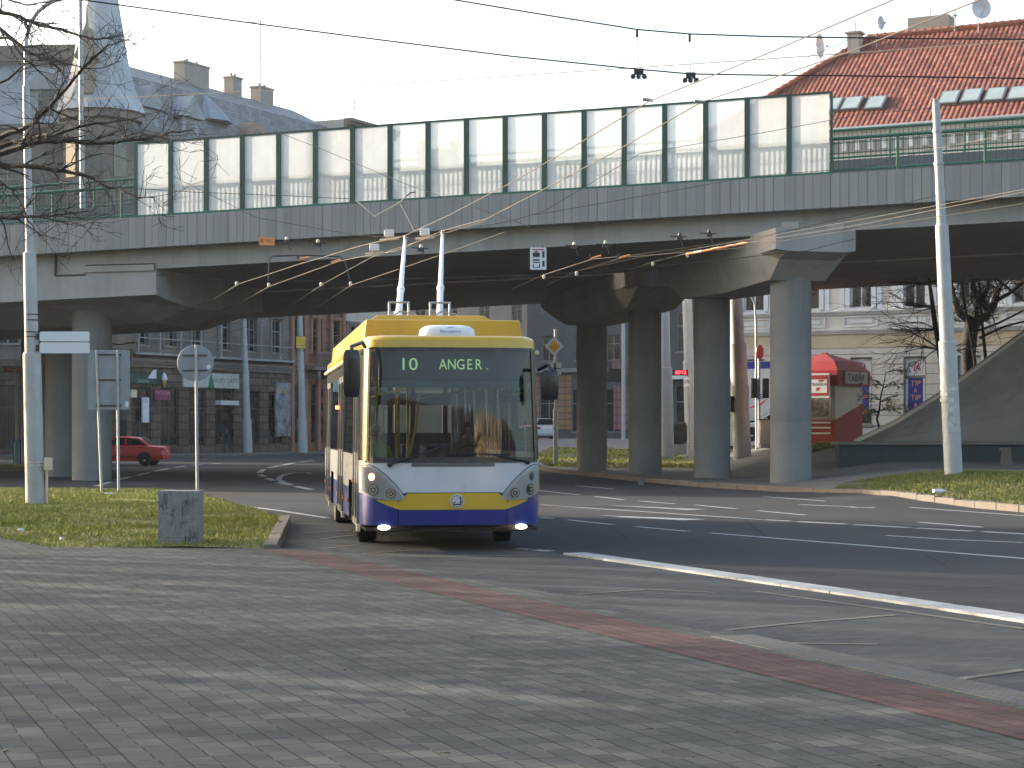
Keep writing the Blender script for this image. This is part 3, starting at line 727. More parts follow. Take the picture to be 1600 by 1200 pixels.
# roof skin with a rounded edge
r0 = [bp(x, y, 3.02) for x, y in full]; cen = Vector((0, 6, 0))
def inset(k, z): return [Vector((p.x * (1 - k), 6 + (p.y - 6) * (1 - k * .25), z)) for p in r0]
rings = [r0, inset(.02, 3.055), inset(.06, 3.08), inset(.5, 3.10)]
mb.m(2); mb.loft(rings, closed=False, caps=False); mb.quad(*rings[-1])
mb.m(3)
for y0, y1 in ((2.15, 3.25), (8.25, 9.35)):           # wheel housings
    for sg in (-1, 1): mb.bx((sg * .86, y0, .35), (sg * 1.268, y0 + .01, .96)); mb.bx((sg * .86, y1 - .01, .35), (sg * 1.268, y1, .96)); mb.bx((sg * .86, y0, .955), (sg * 1.268, y1, .965)); mb.bx((sg * .85, y0, .35), (sg * .86, y1, .96))
mb.bx((-1.2, .2, .30), (1.2, 2.1, .34)); mb.bx((-.84, 2.1, .30), (.84, 11.9, .34)); mb.bx((-1.2, 3.3, .30), (1.2, 8.2, .34)); mb.bx((-1.2, 9.4, .30), (1.2, 11.9, .34))
obj("body", mb, [b_blue, b_white, b_yel, b_black], BUS, smooth=True)
# front corner posts beside the windscreen
for sg in (-1, 1):
    mb = MB(); fstrip(mb, [sg * x for x in frange(1.19, 1.2749, 5)], lambda x: 1.30, lambda x: 2.90, .004, 8, .03); obj("pillar", mb, b_black, BUS)
# interior
mb = MB(); mb.bx((-1.2, .5, .36), (1.2, 11.8, .40)); mb.bx((-1.22, .8, 2.62), (1.22, 11.8, 2.66)); mb.bx((-1.24, 11.80, .4), (1.24, 11.86, 1.5)); mb.bx((-.3, 1.25, .4), (-.27, 1.9, 1.5))
mb.bx((-1.1, .25, 1.02), (1.1, .75, 1.12)); mb.bx((.15, .35, 1.1), (.95, .75, 1.22))
for z_ in (1.55, 2.35): mb.bx((-1.22, 11.80, z_ - .12), (1.22, 11.86, z_ + .12))
for x_ in (-1.1, -.45, .0, .45, 1.1): mb.bx((x_ - .05, 11.8, 1.5), (x_ + .05, 11.86, 2.6))
for sg in (-1, 1): 
    for y_ in (3.45, 4.85, 6.45, 8.2, 9.6, 11.2): mb.bx((sg * 1.20, y_ - .06, 1.4), (sg * 1.23, y_ + .06, 2.62))
obj("interior", mb, b_int, BUS)
mb = MB()
for y_ in (4.2, 5.1, 7.4, 8.4, 9.5, 10.6):
    for x_ in (-.95, .35, .8): mb.box((x_, y_, .85), (.42, .42, .1)); mb.box((x_, y_ + .2, 1.15), (.42, .07, .6))
obj("passenger_seat", mb, b_seat, BUS, bevel=.02)
mb = MB()
for x_, y_ in ((-.5, 1.6), (-.5, 3.4), (-.42, 4.8), (.35, 3.4), (-.62, 6.5)): mb.tube([(x_, y_, .4), (x_, y_, 2.62)], .022, 8)
for x_ in (-.55, .5): mb.tube([(x_, 1.2, 2.35), (x_, 11, 2.35)], .018, 8)
mb.tube([(-.5, 1.6, 1.25), (-.35, 1.9, 1.8), (-.3, 2.0, 2.3)], .02, 8); mb.tube([(-.5, 1.6, 1.3), (.05, 1.6, 1.3)], .02, 8)
obj("handrail", mb, b_handle, BUS, smooth=True)
mb = MB(); mb.box((-.28, .42, 1.20), (.52, .10, .2), Matrix.Rotation(R(-18), 4, 'X')); obj("dashboard_card", mb, mat("yellow_card", (.70, .66, .08), .7), BUS)
mb = MB(); mb.tube([Vector((.35 + .24 * math.cos(t), .78 + .08 * math.sin(t), 1.30 + .2 * math.sin(t))) for t in [2 * math.pi * i / 20 for i in range(21)]], .017, 6, cap=False); obj("steering_wheel", mb, b_black, BUS)
# windscreen and its black surround
mb = MB(); fstrip(mb, frange(-1.2, 1.2, 26), lambda x: 1.31, lambda x: 2.89, .006, 10); obj("windscreen", mb, b_glass, BUS, smooth=True)
mb = MB()
fstrip(mb, frange(-1.2, 1.2, 24), lambda x: 1.27, lambda x: 1.345, .012, 1, .03); fstrip(mb, frange(-1.2, 1.2, 24), lambda x: 2.86, lambda x: 2.91, .012, 1, .03)
for sg in (-1, 1): fstrip(mb, [sg * x for x in frange(1.16, 1.21, 2)], lambda x: 1.3, lambda x: 2.9, .012, 8, .03)
obj("windscreen_seal", mb, b_black, BUS)
# destination display behind the top of the windscreen
mb = MB(); mb.quad(*[bp(x, .16, z) + Vector((0, .05, 0)) for x, z in ((-1.12, 2.46), (1.12, 2.46), (1.12, 2.87), (-1.12, 2.87))]); mb.bx((-1.1, .36, 2.44), (1.1, .7, 2.47))
disp = obj("destination_display", mb, mat("display_panel", (.012, .02, .032), .6), BUS)
mb = MB(); DZ = 2.665
text_mb(mb, "10", .25, (-.60, .175 + rake(2.66), DZ), (1, 0, 0), (0, .085, 1), squeeze=1.1)
for i, ch in enumerate("ANGER."): text_mb(mb, ch, .215, (-.115 + i * .125, .175 + rake(2.66), DZ), (1, 0, 0), (0, .085, 1), squeeze=.8)
dl = obj("lettering", mb, m_emit("display_green", (.40, .58, .22), .28), disp)
mb = MB(); fstrip(mb, frange(-1.05, 1.05, 12), lambda x: 2.34, lambda x: 2.44, -.06, 1); obj("sun_blind", mb, mat("grey_blind", (.07, .10, .12), .7), BUS)
# front panel details
mb = MB(); fstrip(mb, frange(-1.05, 1.05, 40), lin([(0, .605), (.74, .605), (.9, .66), (1.06, .735)]), lin([(0, .838), (.665, .838), (.70, .745), (1.06, .745)]), .006, 2, .006); obj("yellow_band", mb, b_yel, BUS)
mb = MB(); fstrip(mb, frange(-.66, .66, 16), lambda x: .838, lambda x: .848, .008, 1); fstrip(mb, [-.765, -.757], lambda x: .36, lambda x: .735, .008, 1); fstrip(mb, [.757, .765], lambda x: .36, lambda x: .735, .008, 1); obj("panel_gap", mb, b_black, BUS)
mb = MB(); fstrip(mb, frange(-.58, .58, 12), lambda x: 1.215, lambda x: 1.265, .006, 2, .01); obj("air_slot", mb, mat("grey_slot", (.10, .105, .11), .5), BUS)
mb = MB(); fstrip(mb, frange(-1.2, 1.2, 24), lambda x: .28, lambda x: .41, -.2, 1, .03); obj("front_skirt", mb, MT['black'], BUS)
mb = MB(); fstrip(mb, frange(-.33, .33, 4), lambda x: .40, lambda x: .56, .006, 1, .008); obj("number_plate_recess", mb, m_paint("bus_blue_dark", (.018, .026, .22), .4, .3, .3), BUS)
def disc(mb, c, r, ax, n_=22):
    ax = Vector(ax).normalized(); a = ax.cross(Vector((0, 0, 1))).normalized(); e = a.cross(ax); c = Vector(c)
    mb.quad(*[c + (a * math.cos(2 * math.pi * i / n_) + e * math.sin(2 * math.pi * i / n_)) * r for i in range(n_)])
# emblem: white disc with a dark winged arrow
ec = fpt(.05, .725, .014); mb = MB(); mb.lathe([(0, -.012), (.095, -.012), (.1, -.006), (.1, .01)], ec, 'y', 28)
em = obj("emblem", mb, b_silver, BUS, smooth=True)
mb = MB(); y_ = ec.y - .016
ring = [(.083 * math.cos(R(a)), .083 * math.sin(R(a))) for a in range(0, 361, 15)]
for (a, b), (c, d) in zip(ring, ring[1:]): mb.quad(*[(ec.x + q * k_, y_, ec.z + w * k_) for q, w, k_ in ((a, b, 1), (c, d, 1), (c, d, .9), (a, b, .9))])
for poly in ([(-.06, -.035), (.05, -.035), (.05, -.055), (-.05, -.055)], [(.02, .06), (.045, .05), (.065, .0), (.06, -.03), (.03, -.03), (.045, .01)], [(-.065, -.02), (-.02, .0), (-.03, -.028)]):
    mb.quad(*[(ec.x + x, y_ - .001, ec.z + z) for x, z in poly])
obj("winged_arrow", mb, mat("emblem_dark", (.02, .03, .035), .4), em)
# headlamp clusters
lit_o = m_emit("indicator_lit", (1.0, .55, .22), 9.0); lit_w = m_emit("fog_lamp_lit", (1.0, .80, .52), 6.0); lit_r = m_emit("marker_lamp", (1.0, .16, .05), 1.6); amber = mat("amber_lens", (.55, .16, .03), .3)
hi = lin([(.68, .79), (.73, .87), (.83, .985), (.92, 1.075), (1.02, 1.16), (1.10, 1.215), (1.16, 1.232), (1.25, 1.215)]); lo = lin([(.68, .755), (.72, .742), (.9, .742), (1.04, .757), (1.14, .80), (1.25, .87)])
for sg in (-1, 1):
    xs = [sg * x for x in frange(.68, 1.25, 18)]
    mb = MB(); fstrip(mb, xs, lambda x: lo(x) - .018, lambda x: hi(x) + .018, .004, 3, .01); hb = obj("headlight", mb, mat("lamp_rim", (.10, .105, .115), .4), BUS)
    mb = MB(); fstrip(mb, xs, lo, hi, .010, 4); obj("lamp_bowl", mb, b_silver, hb, smooth=True)
    for x, z, r, lit in ((1.115, 1.07, .062, sg < 0), (1.095, .885, .085, 0), (.865, .835, .072, 0)):
        c = fpt(sg * x, z, .012); e = fpt(sg * x, z, .05) - c; e.z = .0
        mb = MB(); disc(mb, c + e * .02, r, e); l = obj("lamp", mb, mat("lamp_well", (.16, .165, .175), .3, .6) if not lit else amber, hb)
        mb = MB(); disc(mb, c + e * .12, r * .78, e); obj("reflector", mb, b_refl if not lit else lit_o, hb)
        if not lit:
            mb = MB(); disc(mb, c + e * .2, r * .48, e); obj("projector", mb, mat("lamp_dark", (.05, .05, .055), .15), hb)
            mb = MB(); disc(mb, c + e * .28, r * .26, e); obj("bulb", mb, b_refl, hb)
    mb = MB(); fstrip(mb, xs, lo, hi, .032, 4); obj("lens", mb, b_lamp, hb, smooth=True)
    c = fpt(sg * .955, .355, .01); e = fpt(sg * .955, .355, .05) - c
    mb = MB(); a = e.normalized().cross(Vector((0, 0, 1))); mb.prism([c + a * (.085 * math.cos(t)) + Vector((0, 0, .034 * math.sin(t))) for t in [2 * math.pi * i / 16 for i in range(16)]], e * .3); obj("fog_light", mb, lit_w, BUS)
    mb = MB(); disc(mb, fpt(sg * .93, .53, .009), .06, fpt(sg * .93, .5, .05) - fpt(sg * .93, .5, 0)); obj("blank_cover", mb, m_paint("bus_blue_cover", (.016, .024, .2), .5, .3, .1), BUS)
# wipers
for piv, tip, b0, b1 in (((-.88, 1.245), (-.30, 1.42), (-.52, 1.36), (-.02, 1.56)), ((1.05, 1.275), (.42, 1.40), (.8, 1.385), (-.1, 1.40))):
    mb = MB(); mb.tube([fpt(piv[0], piv[1], .03), fpt((piv[0] + tip[0]) / 2, (piv[1] + tip[1]) / 2 + .01, .05), fpt(tip[0], tip[1], .035)], [.02, .014, .01], 6)
    mb.tube([fpt(b0[0] + (b1[0] - b0[0]) * i / 6, b0[1] + (b1[1] - b0[1]) * i / 6, .022) for i in range(7)], .009, 6); mb.lathe([(.0, -.05), (.035, -.045), (.04, .03)], fpt(piv[0], piv[1], .0), 'y', 12)
    obj("wiper", mb, b_black, BUS)
# mirrors
def rbox(c, s, k=.3, n_=4):
    mb = MB(); rings = []
    for zf, sc in ((-.5, .72), (-.44, .9), (-.3, 1), (.3, 1), (.44, .9), (.5, .72)):
        rr = []
        for i in range(16):
            t = 2 * math.pi * (i + .5) / 16; cx, sy = math.cos(t), math.sin(t); q = (abs(cx) ** 4 + abs(sy) ** 4) ** -.25
            rr.append((c[0] + cx * q * s[0] / 2 * sc, c[1] + sy * q * s[1] / 2 * sc, c[2] + zf * s[2]))
        rings.append(rr)
    mb.loft(rings); return mb
mb = rbox((-1.42, -.22, 2.52), (.235, .16, .66)); mb.tube([(-1.2, .35, 2.92), (-1.26, .05, 2.97), (-1.42, -.2, 2.9), (-1.42, -.22, 2.8)], .028, 8); obj("mirror", mb, b_black, BUS, smooth=True)
mb = rbox((1.335, -.12, 2.37), (.235, .15, .42)); mb.tube([(1.24, .3, 2.6), (1.33, -.05, 2.66), (1.38, -.12, 2.55)], .025, 8); obj("mirror", mb, b_black, BUS, smooth=True)
# side glazing, doors, markers
for sg in (-1, 1):
    spans = [(3.65, 4.85), (6.5, 8.2), (8.25, 9.6), (11.15, 11.8), (1.9, 3.6)] if sg < 0 else [(.65, 1.8), (1.86, 3.55), (3.65, 4.85), (4.95, 6.35), (6.45, 8.2), (8.3, 9.6), (9.7, 11.05), (11.15, 11.8)]
    for y0, y1 in spans:
        mb = MB(); mb.quad(*[bp(sg * 1.278, y, z) for y, z in ((y0, 1.37), (y1, 1.37), (y1, 2.62), (y0, 2.62))]); obj("side_window", mb, b_side, BUS)
    if sg < 0:
        for y0, y1 in ((.66, 1.82), (4.95, 6.4), (9.68, 11.08)):
            mb = MB(); ym = (y0 + y1) / 2
            for q in (y0, ym - .05, ym + .05, y1): mb.prism([bp(-1.275, q - .03, .37), bp(-1.275, q + .03, .37), bp(-1.275, q + .03, 2.62), bp(-1.275, q - .03, 2.62)], (-.03, 0, 0))
            for z in (.40, 2.58): mb.prism([bp(-1.275, y0, z - .05), bp(-1.275, y1, z - .05), bp(-1.275, y1, z + .05), bp(-1.275, y0, z + .05)], (-.022, 0, 0))
            d_ = obj("door", mb, b_chrome, BUS)
            for a, b in ((y0 + .03, ym - .08), (ym + .08, y1 - .03)):
                mb = MB(); mb.quad(*[bp(-1.283, y, z) for y, z in ((a, .45), (b, .45), (b, 2.53), (a, 2.53))]); obj("door_glass", mb, m_seeglass("bus_door_glass", (.10, .11, .11), .03, .08, 1.0) if 'bus_door_glass' not in bpy.data.materials else bpy.data.materials['bus_door_glass'], d_)
            mb = MB(); mb.box((-1.285, y0 - .08, .33), (.05, .16, .1)); obj("step_light", mb, MT['cream'], d_)
    mb = MB(); mb.tube([bp(sg * 1.27, y, 2.86) + Vector((sg * .03, 0, 0)) for y in (.5, 3, 6, 9, 11.9)], .035, 8); obj("drip_rail", mb, mat("cream_rail", (.66, .56, .36), .45) if 'cream_rail' not in bpy.data.materials else bpy.data.materials['cream_rail'], BUS)
    for y, z in ((2.0, .98), (3.5, .62), (4.75, .62), (6.6, .62), (9.55, .62), (11.6, .7)):
        mb = MB(); mb.box((sg * 1.285, y, z), (.03, .11, .06)); obj("side_marker", mb, amber, BUS)
mb = MB()
for y in (6.2, 6.33, 6.46): mb.box((-1.30, y, 2.12), (.05, .09, .06))
obj("repeater_lamp", mb, lit_r, BUS)
mb = MB(); mb.quad((-1.15, 11.87, 1.5), (1.15, 11.87, 1.5), (1.15, 11.87, 2.6), (-1.15, 11.87, 2.6)); obj("rear_window", mb, m_seeglass("bus_rear_glass", (.75, .78, .76), .03, .05), BUS)
# wheels: tyre and rim
def wheel(parent, x, y, r, w, sg, turn=0, rimmat=None, rr=.58):
    h = w / 2; e = bpy.data.objects.new("wheel", None)
    mb = MB(); mb.lathe([(r * .6, -h * .9), (r * .92, -h), (r, -h * .75), (r, h * .75), (r * .92, h), (r * .6, h * .9)], (0, 0, 0), 'x', 28)
    t = obj("wheel", mb, MT['black'], parent, smooth=True); t.location = (x, y, r); t.rotation_euler = (0, 0, turn)
    mb = MB(); o_ = sg * h
    mb.lathe([(r * .62, o_ * .86), (r * .58, o_ * .6), (r * .3, o_ * .5), (r * .26, o_ * .95), (0.001, o_ * .97)], (0, 0, 0), 'x', 24)
    for i in range(8):
        a = 2 * math.pi * i / 8; mb.box((o_ * .62, r * .45 * math.cos(a), r * .45 * math.sin(a)), (.05 * r * 2, r * .08, r * .08))
    obj("rim", mb, rimmat or b_silver, t, smooth=True); return t
wheel(BUS, -1.03, 2.70, .48, .29, -1, R(-6)); wheel(BUS, 1.03, 2.70, .48, .29, 1, R(-6)); wheel(BUS, -.98, 8.80, .48, .5, -1); wheel(BUS, .98, 8.80, .48, .5, 1)
mb = MB(); mb.box((0, 8.8, .5), (1.6, .3, .3)); mb.box((0, 2.7, .45), (1.8, .2, .2)); mb.box((0, 6, .34), (1.4, 6, .12)); obj("axle", mb, MT['dark'], BUS)
# roof boxes
def hip(mb, x0, x1, y0, y1, z0, z1, i):
    mb.loft([[(x0, y0, z0), (x1, y0, z0), (x1, y1, z0), (x0, y1, z0)], [(x0 + i, y0 + i * .3, z1), (x1 - i, y0 + i * .3, z1), (x1 - i, y1, z1), (x0 + i, y1, z1)]])
mb = MB(); hip(mb, -1.17, 1.13, 1.15, 6.0, 3.03, 3.36, .035); hip(mb, -1.17, 1.13, 6.03, 8.6, 3.03, 3.36, .035); hip(mb, -1.17, 1.13, 8.63, 11.5, 3.03, 3.36, .035); obj("roof_box", mb, b_roof, BUS, bevel=.02)
mb = MB(); mb.loft([[(-1.1, 2.6, 3.36), (.98, 2.6, 3.36), (.98, 5.0, 3.36), (-1.1, 5.0, 3.36)], [(-.86, 2.75, 3.52), (.76, 2.75, 3.52), (.76, 4.9, 3.52), (-.86, 4.9, 3.52)]]); obj("upper_roof_box", mb, b_roof, BUS, bevel=.02)
mb = MB(); rings = []
for z, kx, ky in ((3.045, .93, .9), (3.08, 1.0, 1.0), (3.12, 1.0, 1.0), (3.19, .95, .88), (3.235, .80, .62), (3.25, .6, .4)):
    rr = []
    for i in range(40):
        t = 2 * math.pi * i / 40; c, s2 = math.cos(t), math.sin(t); q = (abs(c) ** 3.2 + abs(s2) ** 3.2) ** (-1 / 3.2)
        rr.append((-.02 + c * q * .40 * kx, .72 + s2 * q * .34 * ky, z))
    rings.append(rr)
mb.loft(rings); ac = obj("air_conditioner", mb, MT['white'], BUS, smooth=True)
mb = MB(); text_mb(mb, "Eberspächer", .062, (-.0, .352, 3.150), (1, 0, 0), (0, .45, 1)); lt = obj("lettering", mb, mat("dark_blue_print", (.02, .025, .09), .5), ac)
mb = MB(); mb.quad((-.05, .385, 3.196), (.05, .39, 3.207), (.07, .40, 3.217), (-.03, .397, 3.210)); obj("logo_mark", mb, mat("blue_print", (.05, .16, .45), .5), ac)
# current collectors
for sg, tipw in ((-1, Vector((-2.06, 37.0, 5.44))), (1, Vector((-1.34, 36.6, 5.50)))):
    M = (Matrix.Translation((-.83, 27.2, 0)) @ Matrix.Rotation(R(8), 4, 'Z')).inverted(); tip = M @ tipw; base = Vector((sg * .34, 5.35, 3.62))
    mb = MB(); mid = base + (tip - base) * .32
    mb.tube([base, mid], [.058, .054], 10); mb.tube([mid, base + (tip - base) * .95, tip - Vector((0, 0, .06))], [.047, .030, .026], 10); mb.tube([mid - (tip - base) * .015, mid + (tip - base) * .015], .066, 10)
    po = obj("trolley_pole", mb, mat("pole_light", (.72, .74, .72), .35, .1), BUS, smooth=True)
    mb = MB(); mb.box(tip, (.05, .16, .07)); mb.tube([tip - Vector((0, .05, .09)), tip + Vector((0, 0, .02))], .03, 8); obj("collector_head", mb, MT['galv'], po)
    mb = MB()
    for x_ in (-.16, .16): mb.tube([(base.x + x_, 5.2, 3.36), (base.x + x_, 5.25, 3.88)], .02, 8)
    mb.tube([(base.x - .18, 5.25, 3.88), (base.x + .18, 5.25, 3.88)], .018, 8); mb.box((base.x, 5.4, 3.5), (.3, .35, .18)); mb.tube([(base.x - .3, 5.1, 3.5), (base.x, 5.1, 3.72), (base.x + .25, 5.1, 3.68), (base.x + .4, 5.1, 3.5)], .016, 6)
    obj("pole_base", mb, MT['galv'], po)

# ------------------------------------------------------------------ people: one skinned body each, clothing by material bands, hair as a child
def person(label, J, cat="person", cols=None, hairc=(.03, .025, .02), scale=1.0, loc=(0, 0, 0), rz=0, group=None):
    """J: joints {name: (x, y, z, radius)}; bones between them; cols = (skin, top, trousers, shoes, zwaist, zneck, zshoe)"""
    root = thing("person", label, cat, loc, rz)
    bones = [("pelvis", "belly"), ("belly", "chest"), ("chest", "neck"), ("neck", "head"), ("head", "crown"), ("head", "nose"), ("chest", "shl"), ("shl", "ell"), ("ell", "wrl"), ("wrl", "hal"), ("chest", "shr"), ("shr", "elr"), ("elr", "wrr"), ("wrr", "har"),
             ("pelvis", "hil"), ("hil", "knl"), ("knl", "anl"), ("anl", "tol"), ("pelvis", "hir"), ("hir", "knr"), ("knr", "anr"), ("anr", "tor")]
    for s in "lr":
        ha = "ha" + s
        if ha in J:
            h = Vector(J[ha][:3]); w = Vector(J["wr" + s][:3]); t = (h - w).normalized(); a = t.cross(Vector((0, 1, .2))).normalized()
            for i, (o, L, bend) in enumerate(((-.03, .06, .1), (-.01, .075, .1), (.01, .072, .12), (.028, .058, .14))):
                J[f"f{i}{s}"] = (*(h + a * o * scale + t * L * scale * .55), .009 * scale); J[f"g{i}{s}"] = (*(h + a * o * scale + t * L * scale + Vector((0, -bend * .12, 0)) * scale), .008 * scale)
                bones += [(ha, f"f{i}{s}"), (f"f{i}{s}", f"g{i}{s}")]
            q = h - t * .02 * scale + a * -.045 * scale; J["th" + s] = (*q, .011 * scale); J["ti" + s] = (*(q + t * .04 * scale), .009 * scale); bones += [(ha, "th" + s), ("th" + s, "ti" + s)]
    names = [k for k in J if any(k in b for b in bones)]; idx = {k: i for i, k in enumerate(names)}
    ed = [(idx[a], idx[b]) for a, b in bones if a in idx and b in idx]
    me = bpy.data.meshes.new("body"); me.from_pydata([J[k][:3] for k in names], ed, []); o = bpy.data.objects.new("body", me); COL.objects.link(o)
    sk = o.modifiers.new("skin", 'SKIN'); sk.use_smooth_shade = True
    for i, k in enumerate(names):
        sv = me.skin_vertices[0].data[i]; sv.radius = (J[k][3], J[k][3]); sv.use_root = (k == "pelvis")
    o.modifiers.new("sub", 'SUBSURF').levels = 2
    dg = bpy.context.evaluated_depsgraph_get(); m2 = bpy.data.meshes.new_from_object(o.evaluated_get(dg)); bpy.data.objects.remove(o)
    m2.name = "body"; skin, top, trs, shoe, zw, zn, zs_ = cols
    for i, c in enumerate((skin, top, trs, shoe)): m2.materials.append(mat(f"cloth_{len(bpy.data.materials)}", c, .8, var=.15, scale=6))
    hands = [Vector(J[k][:3]) for k in ("hal", "har") if k in J]
    for p in m2.polygons:
        c = p.center; hand = any((c - h).length < .10 * scale for h in hands)
        p.material_index = 0 if (c.z > zn or hand) else (1 if c.z > zw else (2 if c.z > zs_ else 3)); p.use_smooth = True
    b = bpy.data.objects.new("body", m2); COL.objects.link(b); b.parent = root
    hd = Vector(J["head"][:3]); cr = Vector(J["crown"][:3]); r = J["head"][3]
    mb = MB(); rings = []; up = (cr - hd).normalized(); f = (Vector(J["nose"][:3]) - hd); f = (f - up * f.dot(up)).normalized(); s_ = up.cross(f)
    for t in (-.5, -.1, .35, .75, 1.1, 1.32):
        k_ = math.sqrt(max(.02, 1 - (t / 1.4) ** 2)) * 1.13; rings.append([hd + up * r * t + (s_ * math.cos(a) * k_ + f * (math.sin(a) * k_ * 1.05 - (.35 if t < .6 else .1))) * r for a in [2 * math.pi * i / 14 for i in range(14)]])
    mb.loft(rings); obj("hair", mb, mat(f"hair_{len(bpy.data.materials)}", hairc, .7), root, smooth=True)
    mb = MB()
    for e in (-.38, .38): 
        c = hd + f * r * .93 + s_ * r * e + up * r * .12; mb.lathe([(0.001, -r * .1), (r * .12, 0), (0.001, r * .1)], c, 'y', 8)
    c = hd + f * r * .92 - up * r * .5; mb.box(c, (r * .5, r * .12, r * .1)); obj("face", mb, mat(f"face_{len(bpy.data.materials)}", (.05, .03, .028), .6), root)
    return root
def seated(sx=0, lean=0, hands=True):
    return {"pelvis": (0, 0, .0, .15), "belly": (0, -.01, .17, .145), "chest": (sx, -.02 - lean, .40, .15), "neck": (sx, -.03 - lean, .58, .055), "head": (sx, -.06 - lean, .70, .10), "crown": (sx, -.04 - lean, .80, .075), "nose": (sx, -.165 - lean, .68, .02),
            "shl": (sx - .19, -.02 - lean, .47, .065), "ell": (sx - .25, -.14 - lean, .22, .048), "wrl": (sx - .14, -.36, .24, .032), "hal": (sx - .12, -.43, .25, .034), "shr": (sx + .19, -.02 - lean, .47, .065), "elr": (sx + .25, -.14 - lean, .22, .048), "wrr": (sx + .14, -.36, .24, .032), "har": (sx + .12, -.43, .25, .034),
            "hil": (-.1, -.05, .0, .09), "knl": (-.12, -.45, .02, .065), "anl": (-.12, -.46, -.40, .045), "tol": (-.12, -.58, -.44, .035), "hir": (.1, -.05, .0, .09), "knr": (.12, -.45, .02, .065), "anr": (.12, -.46, -.40, .045), "tor": (.12, -.58, -.44, .035)}
BM = Matrix.Translation((-.83, 27.2, 0)) @ Matrix.Rotation(R(8), 4, 'Z')
p = BM @ Vector((.36, 1.42, 1.02)); person("driver in dark clothing seated behind the trolleybus steering wheel", seated(), cols=((.36, .22, .16), (.03, .03, .035), (.03, .03, .04), (.02, .02, .02), .03, .60, -.38), loc=p, rz=R(8))
p = BM @ Vector((-.92, 2.75, .98)); person("grey-haired passenger in a green top seated behind the trolleybus windscreen", seated(.0, -.02), cols=((.38, .26, .2), (.22, .42, .12), (.03, .03, .05), (.02, .02, .02), .03, .60, -.38), hairc=(.42, .41, .38), loc=p, rz=R(8))
wz = .13
q = P(356, 711, 126.5)
person("person in dark blue clothes walking past the stone building beyond the bridge", {"pelvis": (0, 0, .93, .135), "belly": (.02, -.01, 1.1, .135), "chest": (.05, -.02, 1.32, .145), "neck": (.08, -.02, 1.49, .055), "head": (.11, -.03, 1.61, .095), "crown": (.11, -.02, 1.71, .07), "nose": (.21, -.04, 1.6, .02),
   "shl": (.05, .17, 1.4, .06), "ell": (.16, .2, 1.16, .045), "wrl": (.36, .18, 1.02, .03), "hal": (.43, .17, 1.0, .03), "shr": (.05, -.2, 1.4, .06), "elr": (-.16, -.24, 1.2, .045), "wrr": (-.36, -.22, 1.05, .03), "har": (-.44, -.21, 1.02, .03),
   "hil": (0, .09, .88, .085), "knl": (.2, .09, .5, .06), "anl": (.16, .09, .09, .042), "tol": (.3, .09, .04, .035), "hir": (0, -.09, .88, .085), "knr": (-.08, -.09, .48, .06), "anr": (-.32, -.09, .14, .042), "tor": (-.24, -.09, .03, .035)},
   cols=((.36, .22, .16), (.02, .025, .05), (.02, .03, .07), (.015, .015, .015), .95, 1.5, .1), loc=(q.x, q.y, wz), rz=R(180))

# ------------------------------------------------------------------ buildings (own frame: x along the front, y into the house, z up)
def facade(mb, L, z0, z1, ops, zsplit=(), reveal=.28, x0=0.0):
    """wall with real openings; zsplit = [(z, slot)...] chooses the slot by height"""
    xs = sorted({x0, L} | {q for o in ops for q in o[:2]}); zz = sorted({z0, z1} | {q for o in ops for q in o[2:4]} | {z for z, _ in zsplit if z0 < z < z1})
    def slot(z):
        k = 0
        for a, i in zsplit:
            if z >= a: k = i
        return k
    for a, b in zip(xs, xs[1:]):
        for c, d in zip(zz, zz[1:]):
            xm, zm = (a + b) / 2, (c + d) / 2
            if any(o[0] < xm < o[1] and o[2] < zm < o[3] for o in ops): continue
            mb.m(slot(zm)).quad((a, 0, c), (b, 0, c), (b, 0, d), (a, 0, d))
    for o in ops:
        a, b, c, d = o[:4]; mb.m(slot((c + d) / 2)); r = reveal
        mb.quad((a, 0, c), (a, 0, d), (a, r, d), (a, r, c)); mb.quad((b, 0, c), (b, r, c), (b, r, d), (b, 0, d)); mb.quad((a, 0, d), (b, 0, d), (b, r, d), (a, r, d)); mb.quad((a, 0, c), (a, r, c), (b, r, c), (b, 0, c))
def shell(mb, L, D, z0, z1, slot=0):
    mb.m(slot).quad((0, 0, z0), (0, 0, z1), (0, D, z1), (0, D, z0)); mb.quad((L, 0, z0), (L, D, z0), (L, D, z1), (L, 0, z1)); mb.quad((0, D, z0), (0, D, z1), (L, D, z1), (L, D, z0))
    mb.quad((0, 0, z1), (L, 0, z1), (L, D, z1), (0, D, z1)); mb.quad((0, .6, z0), (L, .6, z0), (L, .6, z1), (0, .6, z1))
def window(root, o, fm, mull=1, tran=.66, y=.16, name="window", sill=True, gm=None):
    a, b, c, d = o[:4]; w = .07; mb = MB()
    mb.bx((a, y, c), (a + w, y + .06, d)); mb.bx((b - w, y, c), (b, y + .06, d)); mb.bx((a + w, y, c), (b - w, y + .06, c + w)); mb.bx((a + w, y, d - w), (b - w, y + .06, d))
    for i in range(mull):
        x = a + (b - a) * (i + 1) / (mull + 1); mb.bx((x - w / 2, y + .005, c + w), (x + w / 2, y + .055, d - w))
    if tran: z = c + (d - c) * tran; mb.bx((a + w, y + .002, z - w / 2), (b - w, y + .058, z + w / 2))
    if sill: mb.bx((a - .1, -.1, c - .09), (b + .1, y, c - .003))
    f = obj(name, mb, fm, root)
    p = MB(); p.quad((a + w * .5, y + .045, c + w * .5), (b - w * .5, y + .045, c + w * .5), (b - w * .5, y + .045, d - w * .5), (a + w * .5, y + .045, d - w * .5)); obj("pane", p, gm or MT['glassdark'], f)
    return f
